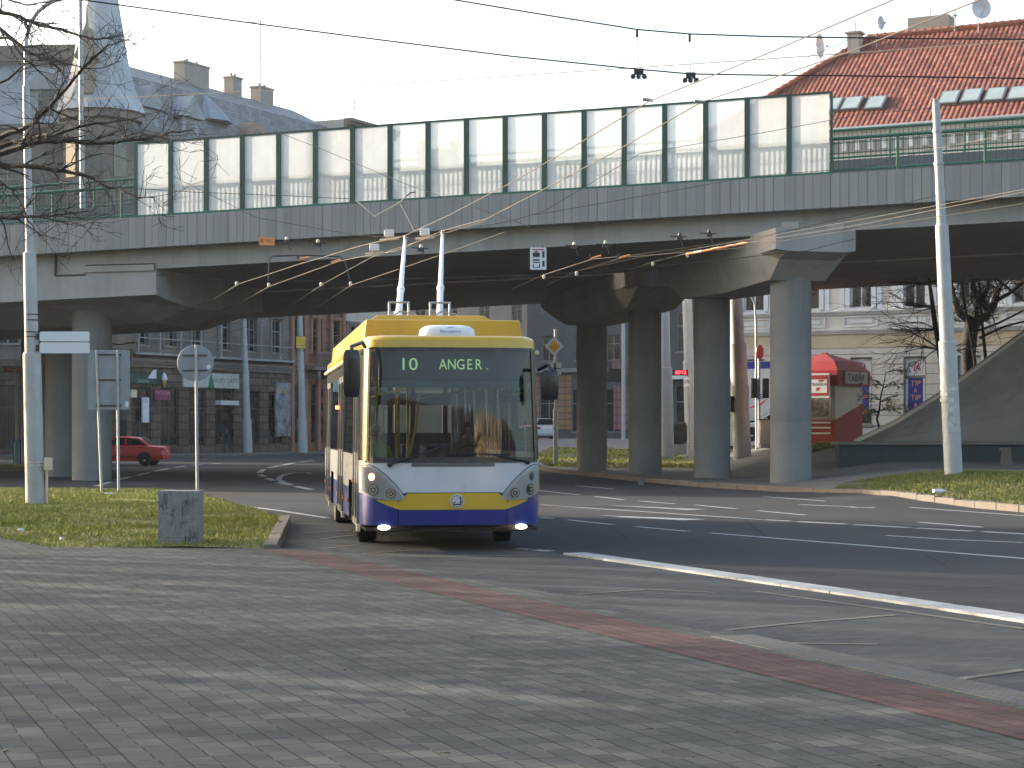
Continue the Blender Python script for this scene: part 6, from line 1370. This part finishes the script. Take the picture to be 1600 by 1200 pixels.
q = P(1192, 690, 82.5); t = thing("traffic_light", "black traffic lights and red round sign on a pole left of the first column", "traffic light", (P(1186, 690, 82.5).x, 82.5, gz(q.x, 82.5) + .12)); obj("post", MB().tube([(0, 0, 0), (0, 0, 3.9)], .055, 8), MT['galv'], t)
for x_ in (-.22, .28):
    mb = MB(); mb.box((x_, 0, 2.55), (.28, .22, .85)); hd = obj("signal_head", mb, MT['black'], t, bevel=.03); mb = MB()
    for k_ in (-.27, 0, .27): mb.lathe([(.10, 0), (.11, -.16)], (x_, -.11, 2.55 + k_), 'y', 12)
    obj("visor", mb, MT['black'], hd)
mb = MB(); mb.lathe([(.001, -.02), (.16, -.02), (.17, 0), (.16, .02)], (.02, -.09, 4.1), 'y', 20); pn = obj("round_sign", mb, MT['red'], t); pn.scale = (1, 1, 1.9); pn.location = (0, 0, -3.7)
q = P(957, 610, 120); t = thing("traffic_light", "dark traffic light seen between the third and fourth columns", "traffic light", (P(972, 690, 120).x, 120, 1.0)); obj("post", MB().tube([(0, 0, 0), (-.05, 0, 5.6)], .07, 8), MT['dark'], t); mb = MB(); mb.box((-.45, 0, 4.1), (.7, .2, .8)); mb.box((-.9, 0, 4.0), (.3, .2, .7)); obj("signal_head", mb, MT['black'], t, bevel=.04)
r, _ = post("catenary_pole", "thin pale pole hugging the left side of the third column", "pole", 974, 112, gz(6.5, 112) + .1, [(gz(6.5, 112), 9.5, .12, .1)], 0, 'pole')
# litter
for i, (px, py, zz, lab, sz, rz_) in enumerate(((170, 771, .19, "scrap of pale paper lying on the left grass", (.22, .1, .03), .2), (1468, 767, .45, "white plastic bottle lying on the right grass", (.3, .09, .09), .4), (32, 829, .2, "crumpled white scrap at the grass edge on the left", (.09, .07, .05), .3), (97, 842, .2, "tiny white wrapper on the near grass", (.06, .05, .04), .1))):
    d = (CH - zz) * F / (py - HY); q = P(px, py, d); t = thing("litter", lab, "litter", tuple(q), rz_)
    if i == 1: obj("bottle", MB().lathe([(.001, -.16), (.04, -.155), (.045, .05), (.018, .12), (.018, .15), (.001, .151)], (0, 0, 0), 'x', 12), MT['white'], t, smooth=True)
    else:
        mb = MB(); k_ = 5; V = [[(sz[0] * (a / k_ - .5), sz[1] * (b / k_ - .5), sz[2] * random.uniform(-.5, .9)) for b in range(k_ + 1)] for a in range(k_ + 1)]
        for a in range(k_):
            for b in range(k_): mb.quad(V[a][b], V[a + 1][b], V[a + 1][b + 1], V[a][b + 1])
        obj("scrap", mb, MT['sign_white'], t)
mb = MB(); rnd = random.Random(3)
for i in range(60):
    px, py = rnd.uniform(0, 1600), 860 + 340 * rnd.random() ** 1.4; g = G(px, py, PZ); u = g.x * NX.x + g.y * NX.y
    if u > 6.8: continue
    s = rnd.uniform(.008, .03); a = rnd.uniform(0, 6.28); mb.prism([g + Vector((s * math.cos(a + j * 1.57) * (1 if j % 2 else .5), s * math.sin(a + j * 1.57) * (1 if j % 2 else .5), .001)) for j in range(4)], (0, 0, .004))
o = obj("crumbs", mb, mat("dead_leaf", (.09, .065, .045), .8, var=.6, scale=20)); tag(o, "scattered leaf crumbs and grit on the paving", "debris", kind='stuff')

# ------------------------------------------------------------------ trees
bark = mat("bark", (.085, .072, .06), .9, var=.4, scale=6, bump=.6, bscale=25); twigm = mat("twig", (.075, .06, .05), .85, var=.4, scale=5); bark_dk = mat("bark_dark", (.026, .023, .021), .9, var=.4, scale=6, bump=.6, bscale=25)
def grow(mb, p, d, L, r, depth, rnd, droop=.0, spread=.7, seg=4, kids_=3, minr=.004, up=.15, n=5):
    pts = [p]; rad = [r]; q = p.copy(); dd = d.normalized()
    for i in range(seg):
        dd = (dd + Vector((rnd.gauss(0, .16), rnd.gauss(0, .16), rnd.gauss(0, .12) + up * .25 - droop * .3))).normalized(); q = q + dd * L / seg; pts.append(q); rad.append(max(minr * .7, r * (1 - .55 * (i + 1) / seg)))
    mb.tube(pts, rad, n if depth < 2 else 4, cap=False)
    if depth <= 0: return
    for k in range(kids_):
        i = rnd.randint(max(1, seg // 2), seg); b = pts[i]; a = Vector((rnd.gauss(0, 1), rnd.gauss(0, 1), rnd.gauss(0, .6) + up)).normalized(); nd = (dd * (1 - spread * .5) + a * spread).normalized()
        grow(mb, b, nd, L * rnd.uniform(.5, .78), max(minr, rad[i] * .72), depth - 1, rnd, droop, spread, max(2, seg - 1), kids_, minr, up, n)
def bare_tree(label, loc, h, tr, seed, limbs=6, limbL=4.0, depth=3, m_=bark, group=None, kids_=3, up=.35, spread=.75):
    rnd = random.Random(seed); root = thing("bare_tree", label, "tree", loc, 0, group); mb = MB()
    tp = [Vector((0, 0, -.1))]; 
    for i in range(1, 6): tp.append(Vector((rnd.gauss(0, .06) * i * .3, rnd.gauss(0, .06) * i * .3, h * i / 5)))
    mb.tube(tp, [tr * 1.25, tr, tr * .95, tr * .88, tr * .8, tr * .6], 12); obj("trunk", mb, m_, root, smooth=True)
    mb = MB()
    for i in range(limbs):
        a = 6.283 * i / limbs + rnd.uniform(-.4, .4); b = tp[-1] - Vector((0, 0, rnd.uniform(0, h * .25))); grow(mb, b, Vector((math.cos(a), math.sin(a), rnd.uniform(.3, 1.2))), limbL * rnd.uniform(.75, 1.15), tr * .55, depth, rnd, kids_=kids_, up=up, spread=spread)
    obj("crown", mb, twigm if m_ is bark else m_, root, fixn=False); return root
# the near tree, trunk outside the picture at the left; limbs as they cross the frame
nt = thing("bare_tree", "bare tree whose dark branches reach into the upper left of the picture", "tree", (-11.6, 27, .12)); o0 = nt.location.copy(); rnd = random.Random(11)
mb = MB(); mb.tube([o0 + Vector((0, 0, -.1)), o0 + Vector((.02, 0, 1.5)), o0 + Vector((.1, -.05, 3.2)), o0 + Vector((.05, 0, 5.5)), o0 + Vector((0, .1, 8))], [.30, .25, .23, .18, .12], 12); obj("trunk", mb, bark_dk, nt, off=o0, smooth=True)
limbs = [  # (px, py, depth), radius at the start
 ([(-330, 330, 27), (-120, 275, 26.5), (0, 215, 26), (50, 193, 25.6), (100, 141, 25.3), (128, 108, 25), (170, 70, 24.8)], .055),
 ([(-340, 345, 27), (-120, 285, 26), (0, 231, 25.5), (60, 213, 25), (90, 208, 24.8), (150, 193, 24.6), (210, 186, 24.4)], .05),
 ([(-340, 360, 27), (-110, 300, 25.6), (0, 242, 25), (60, 221, 24.7), (85, 218, 24.5), (150, 223, 24.2), (205, 219, 24), (255, 211, 23.8), (300, 203, 23.6)], .055),
 ([(-330, 300, 27), (-100, 245, 26), (0, 257, 25.6), (60, 262, 25.2), (100, 268, 25), (135, 276, 24.8), (180, 295, 24.5), (210, 306, 24.3), (240, 309, 24.1)], .045),
 ([(-300, 100, 27), (-100, 20, 26), (0, 20, 25.6), (50, 35, 25.3), (95, 45, 25), (125, 57, 24.8), (155, 61, 24.6), (173, 53, 24.5)], .04),
 ([(-300, 60, 27), (-80, -10, 26), (0, 46, 25.5), (40, 78, 25.2), (70, 96, 25), (95, 110, 24.9), (105, 130, 24.8)], .04),
 ([(-320, 430, 27), (-100, 320, 26), (0, 340, 25.7), (40, 338, 25.4), (75, 337, 25.2), (110, 333, 25), (140, 330, 24.9)], .035),
 ([(-300, 0, 27), (-60, -40, 26), (10, -2, 25.5), (50, 7, 25.2), (95, -6, 25)], .03),
 ([(-310, 180, 27), (-100, 150, 26.3), (0, 60, 26), (30, 85, 25.8), (60, 110, 25.6), (100, 150, 25.4)], .03),
 ([(-310, 250, 27), (-80, 250, 26.2), (0, 285, 26), (25, 310, 25.8), (50, 352, 25.6), (68, 372, 25.5)], .03),
 ([(-320, 200, 27), (-100, 130, 26.2), (0, 128, 25.9), (40, 100, 25.7), (90, 97, 25.5), (150, 108, 25.3), (190, 95, 25.1)], .022),
]
mb = MB()
for pts, r in limbs:
    w = [P(*q) for q in pts]; dense = []
    for i in range(len(w) - 1):
        p0, p1, p2, p3 = w[max(0, i - 1)], w[i], w[i + 1], w[min(len(w) - 1, i + 2)]
        for j in range(4):
            t = j / 4; dense.append(.5 * ((2 * p1) + (p2 - p0) * t + (2 * p0 - 5 * p1 + 4 * p2 - p3) * t * t + (3 * p1 - p0 - 3 * p2 + p3) * t ** 3) + Vector((rnd.gauss(0, .008), rnd.gauss(0, .01), rnd.gauss(0, .008))))
    dense.append(w[-1]); k = len(dense); rads = [r * (1 - .84 * i / (k - 1)) for i in range(k)]; mb.tube(dense, rads, 6, cap=False)
    for i in range(5, k):
        for _ in range(2 if i > 9 else 1):
            if rnd.random() < .5:
                a = (dense[i] - dense[i - 1]).normalized(); s = Vector((rnd.gauss(0, .5), rnd.gauss(0, .6), rnd.gauss(0, .9))); grow(mb, dense[i], a * .9 + s * .7, rnd.uniform(.22, .62), max(.0045, rads[i] * .5), 2, rnd, seg=4, kids_=2, minr=.0035, up=.1, spread=.7, n=4)
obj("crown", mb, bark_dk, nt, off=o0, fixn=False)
# trees on the right beyond the ramp
q = P(1519, 690, 76); bt = thing("bare_tree", "stout pollarded bare tree behind the ramp at the right, before the cream house", "tree", (q.x, 76, gz(q.x, 76))); rnd = random.Random(5)
def L3(px, py, dy=0): v = P(px, py, 76 + dy) - bt.location; return v
mb = MB(); mb.tube([L3(1520, 710), L3(1518, 620), L3(1513, 560), L3(1516, 520), L3(1522, 497)], [.33, .30, .28, .30, .34], 12)
for pts, r in (([(1522, 500), (1540, 496), (1552, 480), (1560, 450), (1572, 430)], .2), ([(1518, 505), (1500, 490), (1492, 470), (1485, 440)], .17), ([(1522, 500), (1526, 470), (1520, 440)], .16), ([(1545, 490), (1535, 470), (1545, 445), (1540, 425)], .13), ([(1556, 470), (1578, 458), (1600, 440), (1640, 420)], .09)):
    w = [L3(a, b, rnd.uniform(-.5, .5)) for a, b in pts]; mb.tube(w, [r * (1 - .5 * i / (len(w) - 1)) for i in range(len(w))], 8)
obj("trunk", mb, bark_dk, bt, smooth=True); mb = MB()
for px, py, k in ((1522, 495, 14), (1500, 485, 12), (1545, 480, 14), (1560, 450, 10), (1488, 455, 10), (1526, 460, 10), (1600, 440, 6)):
    for _ in range(k): grow(mb, L3(px, py, rnd.uniform(-.3, .3)), Vector((rnd.gauss(0, 1), rnd.gauss(0, 1), rnd.gauss(.5, .7))), rnd.uniform(.6, 1.5), .03, 2, rnd, seg=4, kids_=3, minr=.010, up=.2, n=4)
for pts in ([(1552, 432), (1575, 450), (1600, 470), (1650, 500)], [(1520, 520), (1560, 505), (1600, 485)], [(1530, 528), (1570, 510), (1600, 502)]): mb.tube([L3(a, b, -1) for a, b in pts], [.06, .05, .04, .035][:len(pts)], 6)
obj("crown", mb, twigm, bt, fixn=False)
q = P(1470, 660, 74); yt = thing("bare_tree", "thin bare tree half hidden behind the right pole", "tree", (q.x, 74, gz(q.x, 74))); rnd = random.Random(8); L4 = lambda a, b, dy=0: P(a, b, 74 + dy) - yt.location
mb = MB(); mb.tube([L4(1478, 690), L4(1474, 600), L4(1467, 540), L4(1460, 500), L4(1455, 460), L4(1450, 425)], [.13, .12, .11, .10, .08, .05], 8); obj("trunk", mb, bark_dk, yt, smooth=True); mb = MB()
for px, py, sx_, k in ((1467, 545, -1, 6), (1463, 515, -1, 6), (1458, 480, -1, 6), (1453, 445, -1, 8), (1468, 550, 1, 2), (1455, 440, 1, 4)):
    for _ in range(k): grow(mb, L4(px, py), Vector((sx_ * rnd.uniform(.6, 1.2), rnd.gauss(0, .7), rnd.uniform(-.15, .5))), rnd.uniform(.9, 1.9), .028, 2, rnd, seg=5, kids_=3, minr=.009, up=.0, spread=.5, n=4)
obj("crown", mb, twigm, yt, fixn=False)
t2 = thing("bare_sapling", "two slim leaning dark stems beside the pollarded tree", "tree", (P(1545, 600, 75).x, 75, gz(19, 75))); mb = MB()
for pts in ([(1530, 610), (1524, 570), (1518, 530), (1508, 480), (1503, 440)], [(1543, 600), (1540, 560), (1534, 500), (1530, 440)]): mb.tube([P(a, b, 75) - t2.location for a, b in pts], [.075, .07, .06, .05, .04][:len(pts)], 6)
obj("trunk", mb, bark_dk, t2)
# small leafy shrub-tree before the kiosk's right side
q = P(1374, 672, 71); sh = thing("young_tree", "small sparse yellow-leaved tree right of the kiosk, above the ramp edge", "tree", (q.x, 71, P(0, 690, 71).z)); rnd = random.Random(21); L5 = lambda a, b, dy=0: P(a, b, 71 + dy) - sh.location
mb = MB(); mb.tube([L5(1373, 690), L5(1373, 665), L5(1370, 655), L5(1374, 640), L5(1376, 620), L5(1381, 600), L5(1384, 580)], [.05, .045, .045, .04, .03, .02, .012], 7)
lv = MB()
for a, b, sx_, k in ((1374, 645, -1, 7), (1374, 642, 1, 7), (1376, 625, -1, 5), (1376, 628, 1, 6), (1380, 606, 1, 4), (1380, 603, -1, 5), (1384, 582, 1, 4)):
    for _ in range(k):
        p0 = L5(a, b); v = Vector((sx_ * rnd.uniform(.3, 1.0), rnd.gauss(0, .4), rnd.uniform(-.05, .3))); e = p0 + v; mb.tube([p0, p0 + v * .5 + Vector((0, 0, .06)), e], [.010, .007, .004], 4, cap=False)
        for _ in range(14):
            c = p0 + v * rnd.uniform(.35, 1.1) + Vector((rnd.gauss(0, .06), rnd.gauss(0, .06), rnd.gauss(0, .05))); s = rnd.uniform(.035, .075); a1_ = Vector((rnd.gauss(0, 1), rnd.gauss(0, 1), rnd.gauss(0, 1))).normalized(); a2_ = a1_.cross(Vector((rnd.gauss(0, 1), rnd.gauss(0, 1), 1))).normalized(); lv.quad(c - a1_ * s, c + a2_ * s * .5, c + a1_ * s, c - a2_ * s * .5)
obj("trunk", mb, bark_dk, sh); obj("crown", lv, mat("olive_leaf", (.24, .23, .075), .7, var=.4, scale=9), sh, fixn=False)
# park trees out to the left: they throw the long bars of shade across the square
for i, (x, y, h, s) in enumerate(((-19, 22, 3.6, 3), (-27, 31, 4.2, 4), (-35, 39, 4.6, 9), (-24, 24, 3.4, 12), (-43, 38, 5, 15), (-36, 30, 4, 17), (-50, 46, 5, 18), (-15, 15, 3.2, 23), (-20, 19, 3.4, 31), (-31, 26, 4.2, 33), (-13, 20, 3.0, 35), (-46, 33, 5, 37), (-33, 45, 6.5, 41), (-40, 52, 7, 43), (-35, 51, 6.5, 47), (-45, 58, 7, 51), (-28, 40, 6, 53), (-51, 53, 7, 57), (-31, 36, 6, 59))):
    bare_tree("bare park tree left of the square throwing bars of shade over the paving", (x, y, .1), h, .24, s, limbs=8, limbL=3.0 + max(0, h - 4.5) * .8, depth=4, kids_=3, group="bare park trees left of the square")

# ------------------------------------------------------------------ overhead wires
def wire(name, label, pts, r=.010, m_='wire', cat="wire", group=None, sag=True):
    pts = [P(*q) for q in pts]; o0 = pts[0]; mb = MB(); mb.tube(pts, r, 6, cap=False); root = thing(name, label, cat, tuple(o0), 0, group); obj("cable", mb, MT[m_], root, off=o0, smooth=True); return root
def add_parts(root, nm, m_, fn):
    mb = MB(); fn(mb); return obj(nm, mb, m_, root, off=root.location)
def hanger(mb, p, s=.05):
    mb.box(p, (s * 2.2, s * 1.2, s * 1.3))
    for k in (-1, 0, 1): mb.lathe([(s * .55, -s * .5), (s * .62, 0), (s * .55, s * .5)], p + Vector((k * s * 1.3, 0, -s * 1.1)), 'y', 10)
sw = wire("span_wire", "lower dark span wire across the sky with two hanger blocks", [(60, -10, 22), (130, 0, 22), (400, 37, 22), (600, 63, 22), (800, 88, 22), (995, 108, 22), (1079, 115.5, 22), (1200, 117.5, 22), (1300, 118, 22), (1500, 121, 22), (1700, 124, 22)], .009)
up = wire("span_wire", "upper dark span wire across the sky above the two hanger blocks", [(640, -18, 22), (700, -2, 22), (850, 23, 22), (995, 46, 22), (1077, 53, 22), (1200, 57, 22), (1400, 60, 22), (1700, 62, 22)], .009)
add_parts(up, "dropper", MT['galv'], lambda mb: [mb.tube([P(a, b, 22), P(c, d, 22)], .005, 5) for a, b, c, d in ((995, 47, 998, 104), (1077, 54, 1079, 111))])
add_parts(up, "insulator", MT['dark'], lambda mb: [mb.tube([P(a, b, 22), P(a, b + 12, 22)], .018, 8) for a, b in ((995, 46), (1077, 53))])
for a, b in ((998, 112), (1079, 118)): add_parts(sw, "hanger_block", MT['dark'], lambda mb: hanger(mb, P(a, b, 22)))
w1 = wire("contact_wire", "left contact wire running from the bus pole tip to the upper right corner", [(633, 368, 36.9), (700, 337, 32.5), (800, 285, 28), (900, 227, 24.6), (1015, 158, 21.8), (1200, 83, 19.0), (1390, 2, 16.8), (1600, -88, 14.8)], .0065, 'copper', group=None)
w2 = wire("contact_wire", "right contact wire running from the bus pole tip to the upper right corner", [(690, 361, 36.5), (760, 342, 31.5), (840, 301, 27.8), (970, 232, 24.6), (1095, 160, 22.0), (1330, 80, 19.0), (1530, 0, 16.8), (1700, -66, 15)], .0065, 'copper')
for w_, x, y in ((w1, 1012, 157), (w2, 1093, 160)): add_parts(w_, "clamp", MT['galv'], lambda mb: [mb.tube([P(x - 8, y - 2, 21.9), P(x + 8, y, 21.9)], .02, 6), mb.tube([P(x - 12, y - 40, 21.95), P(x - 5, y - 2, 21.9)], .004, 4), mb.tube([P(x - 2, y - 40, 21.95), P(x + 4, y - 2, 21.9)], .004, 4)])
w3 = wire("contact_wire", "contact wire trailing from behind the left pole tip under the bridge to the left", [(633, 368, 36.9), (560, 385, 42), (505, 402, 47), (470, 412, 50), (372, 444, 55), (330, 470, 63), (200, 520, 84)], .0075, 'copper')
w4 = wire("contact_wire", "contact wire trailing from behind the right pole tip under the bridge to the left", [(690, 361, 36.5), (620, 392, 42), (560, 402, 47), (530, 408, 50), (420, 448, 55), (370, 476, 63), (240, 523, 84)], .0075, 'copper')
w5 = wire("contact_wire", "contact wire with a switch box passing under the bridge left of the poles", [(760, 345, 44), (660, 375, 46), (580, 402, 49), (503, 445, 55), (450, 480, 64), (300, 525, 84)], .0075, 'copper')
w6 = wire("contact_wire", "contact wire crossing just behind the left pole under the bridge", [(790, 362, 46), (690, 398, 48), (625, 420, 50), (548, 446, 55), (500, 478, 64), (330, 527, 84)], .0075, 'copper')
def swbox(label, px, py, d): q = P(px, py, d); t = thing("wire_switch", label, "switch box", tuple(q)); obj("case", MB().box((0, 0, .04), (.20, .2, .15)), MT['white'], t, bevel=.02); mb = MB(); mb.tube([(-.2, 0, -.1), (.2, 0, -.06)], .03, 6); mb.box((0, 0, -.06), (.1, .08, .08)); obj("skate", mb, MT['cream'], t)
swbox("white switch box on the wire left of the left pole tip", 608, 368, 40); swbox("white switch box on the wire between the pole tips", 664, 366, 40); swbox("lower white switch box on the wires, left of the other two", 585, 390, 42)
cs = wire("span_wire", "thin cross-span under the bridge carrying cream insulators left of the poles", [(243, 430, 55), (370, 437, 55), (420, 438, 55), (500, 439, 55), (548, 438, 55), (700, 434, 55), (840, 430, 55), (950, 424, 55), (1020, 417, 55), (1260, 392, 55), (1340, 372, 54)], .010)
add_parts(cs, "insulator", MT['cream'], lambda mb: [mb.lathe([(.03, 0), (.05, .06), (.03, .12)], P(a, b, 55) - Vector((0, 0, .12)), n=8) for a, b in ((370, 440), (420, 442), (502, 441), (548, 440), (850, 429), (901, 424), (1020, 409), (1074, 396))])
add_parts(cs, "yoke", MT['dark'], lambda mb: mb.tube([P(419, 438, 55), P(421, 405, 55), P(426, 400, 55), P(480, 399, 55), P(530, 401, 55), P(538, 406, 55), P(547, 438, 55)], .022, 6))
sig = [("contact_wire", "near wire of the right pair passing under the bridge from the right edge", [(1700, 262, 34), (1600, 300, 38), (1340, 352, 46), (1170, 379, 50), (1074, 396, 53), (1020, 409, 55), (985, 422, 58)]),
       ("contact_wire", "far wire of the right pair passing under the bridge from the right edge", [(1700, 258, 35), (1600, 296, 39), (1340, 344, 47), (1200, 369, 50), (1090, 388, 53), (1000, 402, 56), (900, 424, 58)]),
       ("contact_wire", "contact wire curving from the right pole towards the hanging lorry sign", [(1464, 305, 50), (1340, 336, 50), (1190, 370, 50), (980, 400, 52), (925, 405, 53), (851, 429, 55), (800, 452, 60)]),
       ("contact_wire", "second contact wire curving beside the hanging lorry sign under the bridge", [(1600, 318, 44), (1340, 358, 48), (1150, 388, 52), (975, 402, 54), (901, 424, 56), (855, 446, 60)])]
for nm, lb, pts in sig: wire(nm, lb, pts, .008, 'copper')
bb = wire("section_insulator", "orange and cream section insulator bar on the wires below the near pier cap", [(1072, 397, 52.5), (1110, 390, 51.8), (1168, 379, 51)], .028, 'orange', cat="insulator"); [add_parts(bb, 'sleeve', MT['cream'], lambda mb: mb.tube([P(a, 397 - (a - 1072) * .187, 52), P(a + 12, 397 - (a + 12 - 1072) * .187, 51.8)], .036, 8)) for a in (1085, 1112, 1134, 1152)]
for lb, px, py in (("left of two orange wire sleeves at the yoke above the cross-span", 475, 404), ("right of two orange wire sleeves at the yoke above the cross-span", 525, 408), ("orange wire sleeve right of the hanging lorry sign", 931, 402), ("orange wire sleeve farther right of the hanging lorry sign", 976, 401)):
    q = P(px, py, 51); t = thing("wire_sleeve", lb, "insulator", tuple(q)); obj("sleeve", MB().tube([(-.14, 0, -.04), (.14, 0, .04)], .03, 8), MT['orange'], t); obj("clip", MB().box((-.16, 0, .03), (.05, .05, .1)), MT['dark'], t)
wire("guy_wire", "pale guy wire from the lamp mast rising to the right behind the span wires", [(130, 156, 64), (300, 147, 60), (600, 132, 54), (900, 112, 49), (1200, 92, 44), (1600, 64, 39), (1750, 52, 37)], .011, 'copper')
wire("guy_wire", "pale guy wire from the left post to the V-shaped bridle before the barrier", [(42, 280, 42), (150, 291, 42), (300, 300, 42), (450, 306, 42), (555, 311, 42)], .0075, 'copper')
br_ = wire("bridle", "white V-shaped wire bridle in front of the barrier above the bus poles", [(555, 312, 42), (585, 338, 42), (625, 316, 42), (634, 307, 42)], .016, 'cream', cat="bridle"); add_parts(br_, "ring", MT['dark'], lambda mb: [mb.tube([P(634, 307, 42), P(642, 301, 42), P(650, 300, 42)], .014, 6), mb.tube([P(585, 338, 42), P(583, 362, 42)], .006, 5), mb.tube([P(625, 318, 42), P(648, 362, 40)], .007, 5)])
wire("guy_wire", "dark wire slanting down behind the frosted panels to the bus poles", [(430, 205, 50), (500, 232, 49), (640, 290, 47), (760, 330, 45), (860, 366, 44)], .008)
wire("guy_wire", "dark wire slanting down across the left panels below the first", [(260, 270, 50), (400, 340, 49), (560, 368, 48), (640, 372, 46)], .007)
wire("guy_wire", "thin wire from the spire side falling right to the chimney", [(60, -60, 60), (190, 55, 60), (290, 125, 60), (320, 146, 60)], .009)
wire("guy_wire", "pale wire across the right barrier panels from the right pole", [(1464, 168, 50), (1340, 180, 50), (1200, 206, 50), (1000, 240, 49), (850, 330, 48), (800, 345, 48), (740, 356, 46)], .008, 'copper')
wire("guy_wire", "taut pale wire leaving the right pole towards the right edge", [(1600, 206, 44), (1462, 232, 50), (1350, 262, 50), (1180, 275, 50), (1040, 300, 49), (835, 336, 47)], .008, 'copper')
wire("guy_wire", "dark wire falling from the tiled roof to the left behind the pole", [(1200, 117, 40), (1330, 60, 36), (1500, 42, 34), (1700, 20, 32)], .006)
for lb, dy, x0 in (("upper of the far wire pairs seen below the bridge on the left", 0, 165), ("lower of the far wire pairs seen below the bridge on the left", 14, 165)):
    w_ = wire("contact_wire", lb, [(x0, 540 + dy, 78), (250, 534 + dy, 88), (350, 529 + dy, 100), (450, 526 + dy, 112), (560, 524 + dy, 126)], .018, 'copper'); [add_parts(w_, 'sleeve', MT['cream'], lambda mb: mb.tube([P(a, 539 + dy * .9 - (a - 165) * .05, 80), P(a + 16, 536 + dy * .9 - (a - 165) * .05, 80.5)], .04, 6)) for a in (166, 194)]
for lb, px, py, rz_ in (("dark pulley hanger left of the two on the girder below the barrier", 1062, 372, 0), ("dark pulley hanger right of the two on the girder below the barrier", 1108, 367, 0), ("dark wire clamp left of the pair beside the orange plate", 448, 378, 0), ("dark wire clamp right of the pair beside the orange plate", 497, 382, 0), ("dark wire clamp on the left just right of the lorry sign", 897, 386, 0), ("dark wire clamp on the right of the lorry sign, second one", 946, 384, 0), ("dark wire clamp right of the left bus pole", 658, 390, 0)):
    q = P(px, py, 52); t = thing("wire_clamp", lb, "wire clamp", tuple(q)); mb = MB(); mb.box((0, 0, 0), (.16, .12, .1)); mb.tube([(-.25, 0, .05), (.2, 0, .03)], .016, 6); mb.tube([(.02, 0, 0), (.1, 0, -.22)], .014, 6); obj("body", mb, MT['dark'], t); obj("insulator", MB().lathe([(.03, 0), (.05, .06), (.03, .12)], (0, 0, .02), n=8), MT['cream'] if 'clamp' in lb else MT['dark'], t)
# hanging plates
q = P(417, 377, 52); t = thing("hanging_plate", "orange number plate B 161 hanging on a wire left of the bus poles", "sign", tuple(q), R(4)); b = obj("plate", MB().box((0, 0, 0), (.42, .02, .22)), MT['orange'], t); mb = MB(); text_mb(mb, "B·161", .15, (0, -.014, 0), (1, 0, 0), (0, 0, 1)); obj("lettering", mb, mat("dark_red_print", (.22, .03, .02), .6), b)
q = P(841, 404, 52); t = thing("hanging_sign", "white trolleybus-wire sign with black symbols hanging right of the bus poles", "sign", tuple(q)); b = obj("plate", MB().box((0, 0, 0), (.44, .02, .60)), MT['sign_white'], t)
mb = MB(); mb.bx((-.15, -.016, .04), (.04, -.011, .16)); mb.bx((-.15, -.016, -.06), (.04, -.011, -.02)); mb.bx((-.15, -.016, -.12), (.04, -.011, -.09)); mb.bx((.11, -.016, .02), (.17, -.011, .20)); mb.bx((.11, -.016, -.22), (.17, -.011, -.06)); mb.bx((-.15, -.016, -.24), (-.12, -.011, -.15)); mb.bx((.02, -.016, -.24), (.05, -.011, -.15)); mb.bx((-.15, -.016, -.25), (.05, -.011, -.23)); obj("symbols", mb, MT['black'], b)
mb = MB(); mb.bx((-.17, -.016, .225), (.17, -.011, .255)); mb.quad((-.13, -.0165, .17), (.02, -.0165, .17), (-.05, -.0165, .22)); obj("red_marks", mb, MT['red'], b); obj("hook", MB().box((-.12, 0, .33), (.02, .02, .08)).box((.12, 0, .33), (.02, .02, .08)), MT['dark'], t)

# ------------------------------------------------------------------ winter haze: the air itself
hz = bpy.data.materials.new("haze_air"); hz.use_nodes = True; nt_ = hz.node_tree; nt_.nodes.remove(nt_.nodes["Principled BSDF"])
vol = nt_.nodes.new("ShaderNodeVolumePrincipled"); vol.inputs["Color"].default_value = (.84, .90, .98, 1); vol.inputs["Density"].default_value = .00015; vol.inputs["Anisotropy"].default_value = .35
nt_.links.new(vol.outputs[0], nt_.nodes["Material Output"].inputs["Volume"])
hb_ = obj("haze", MB().bx((-620, -140, -1), (620, 720, 40)), hz); hb_['kind'] = 'stuff'; hb_['label'] = "thin pale winter haze filling the air over the whole square"
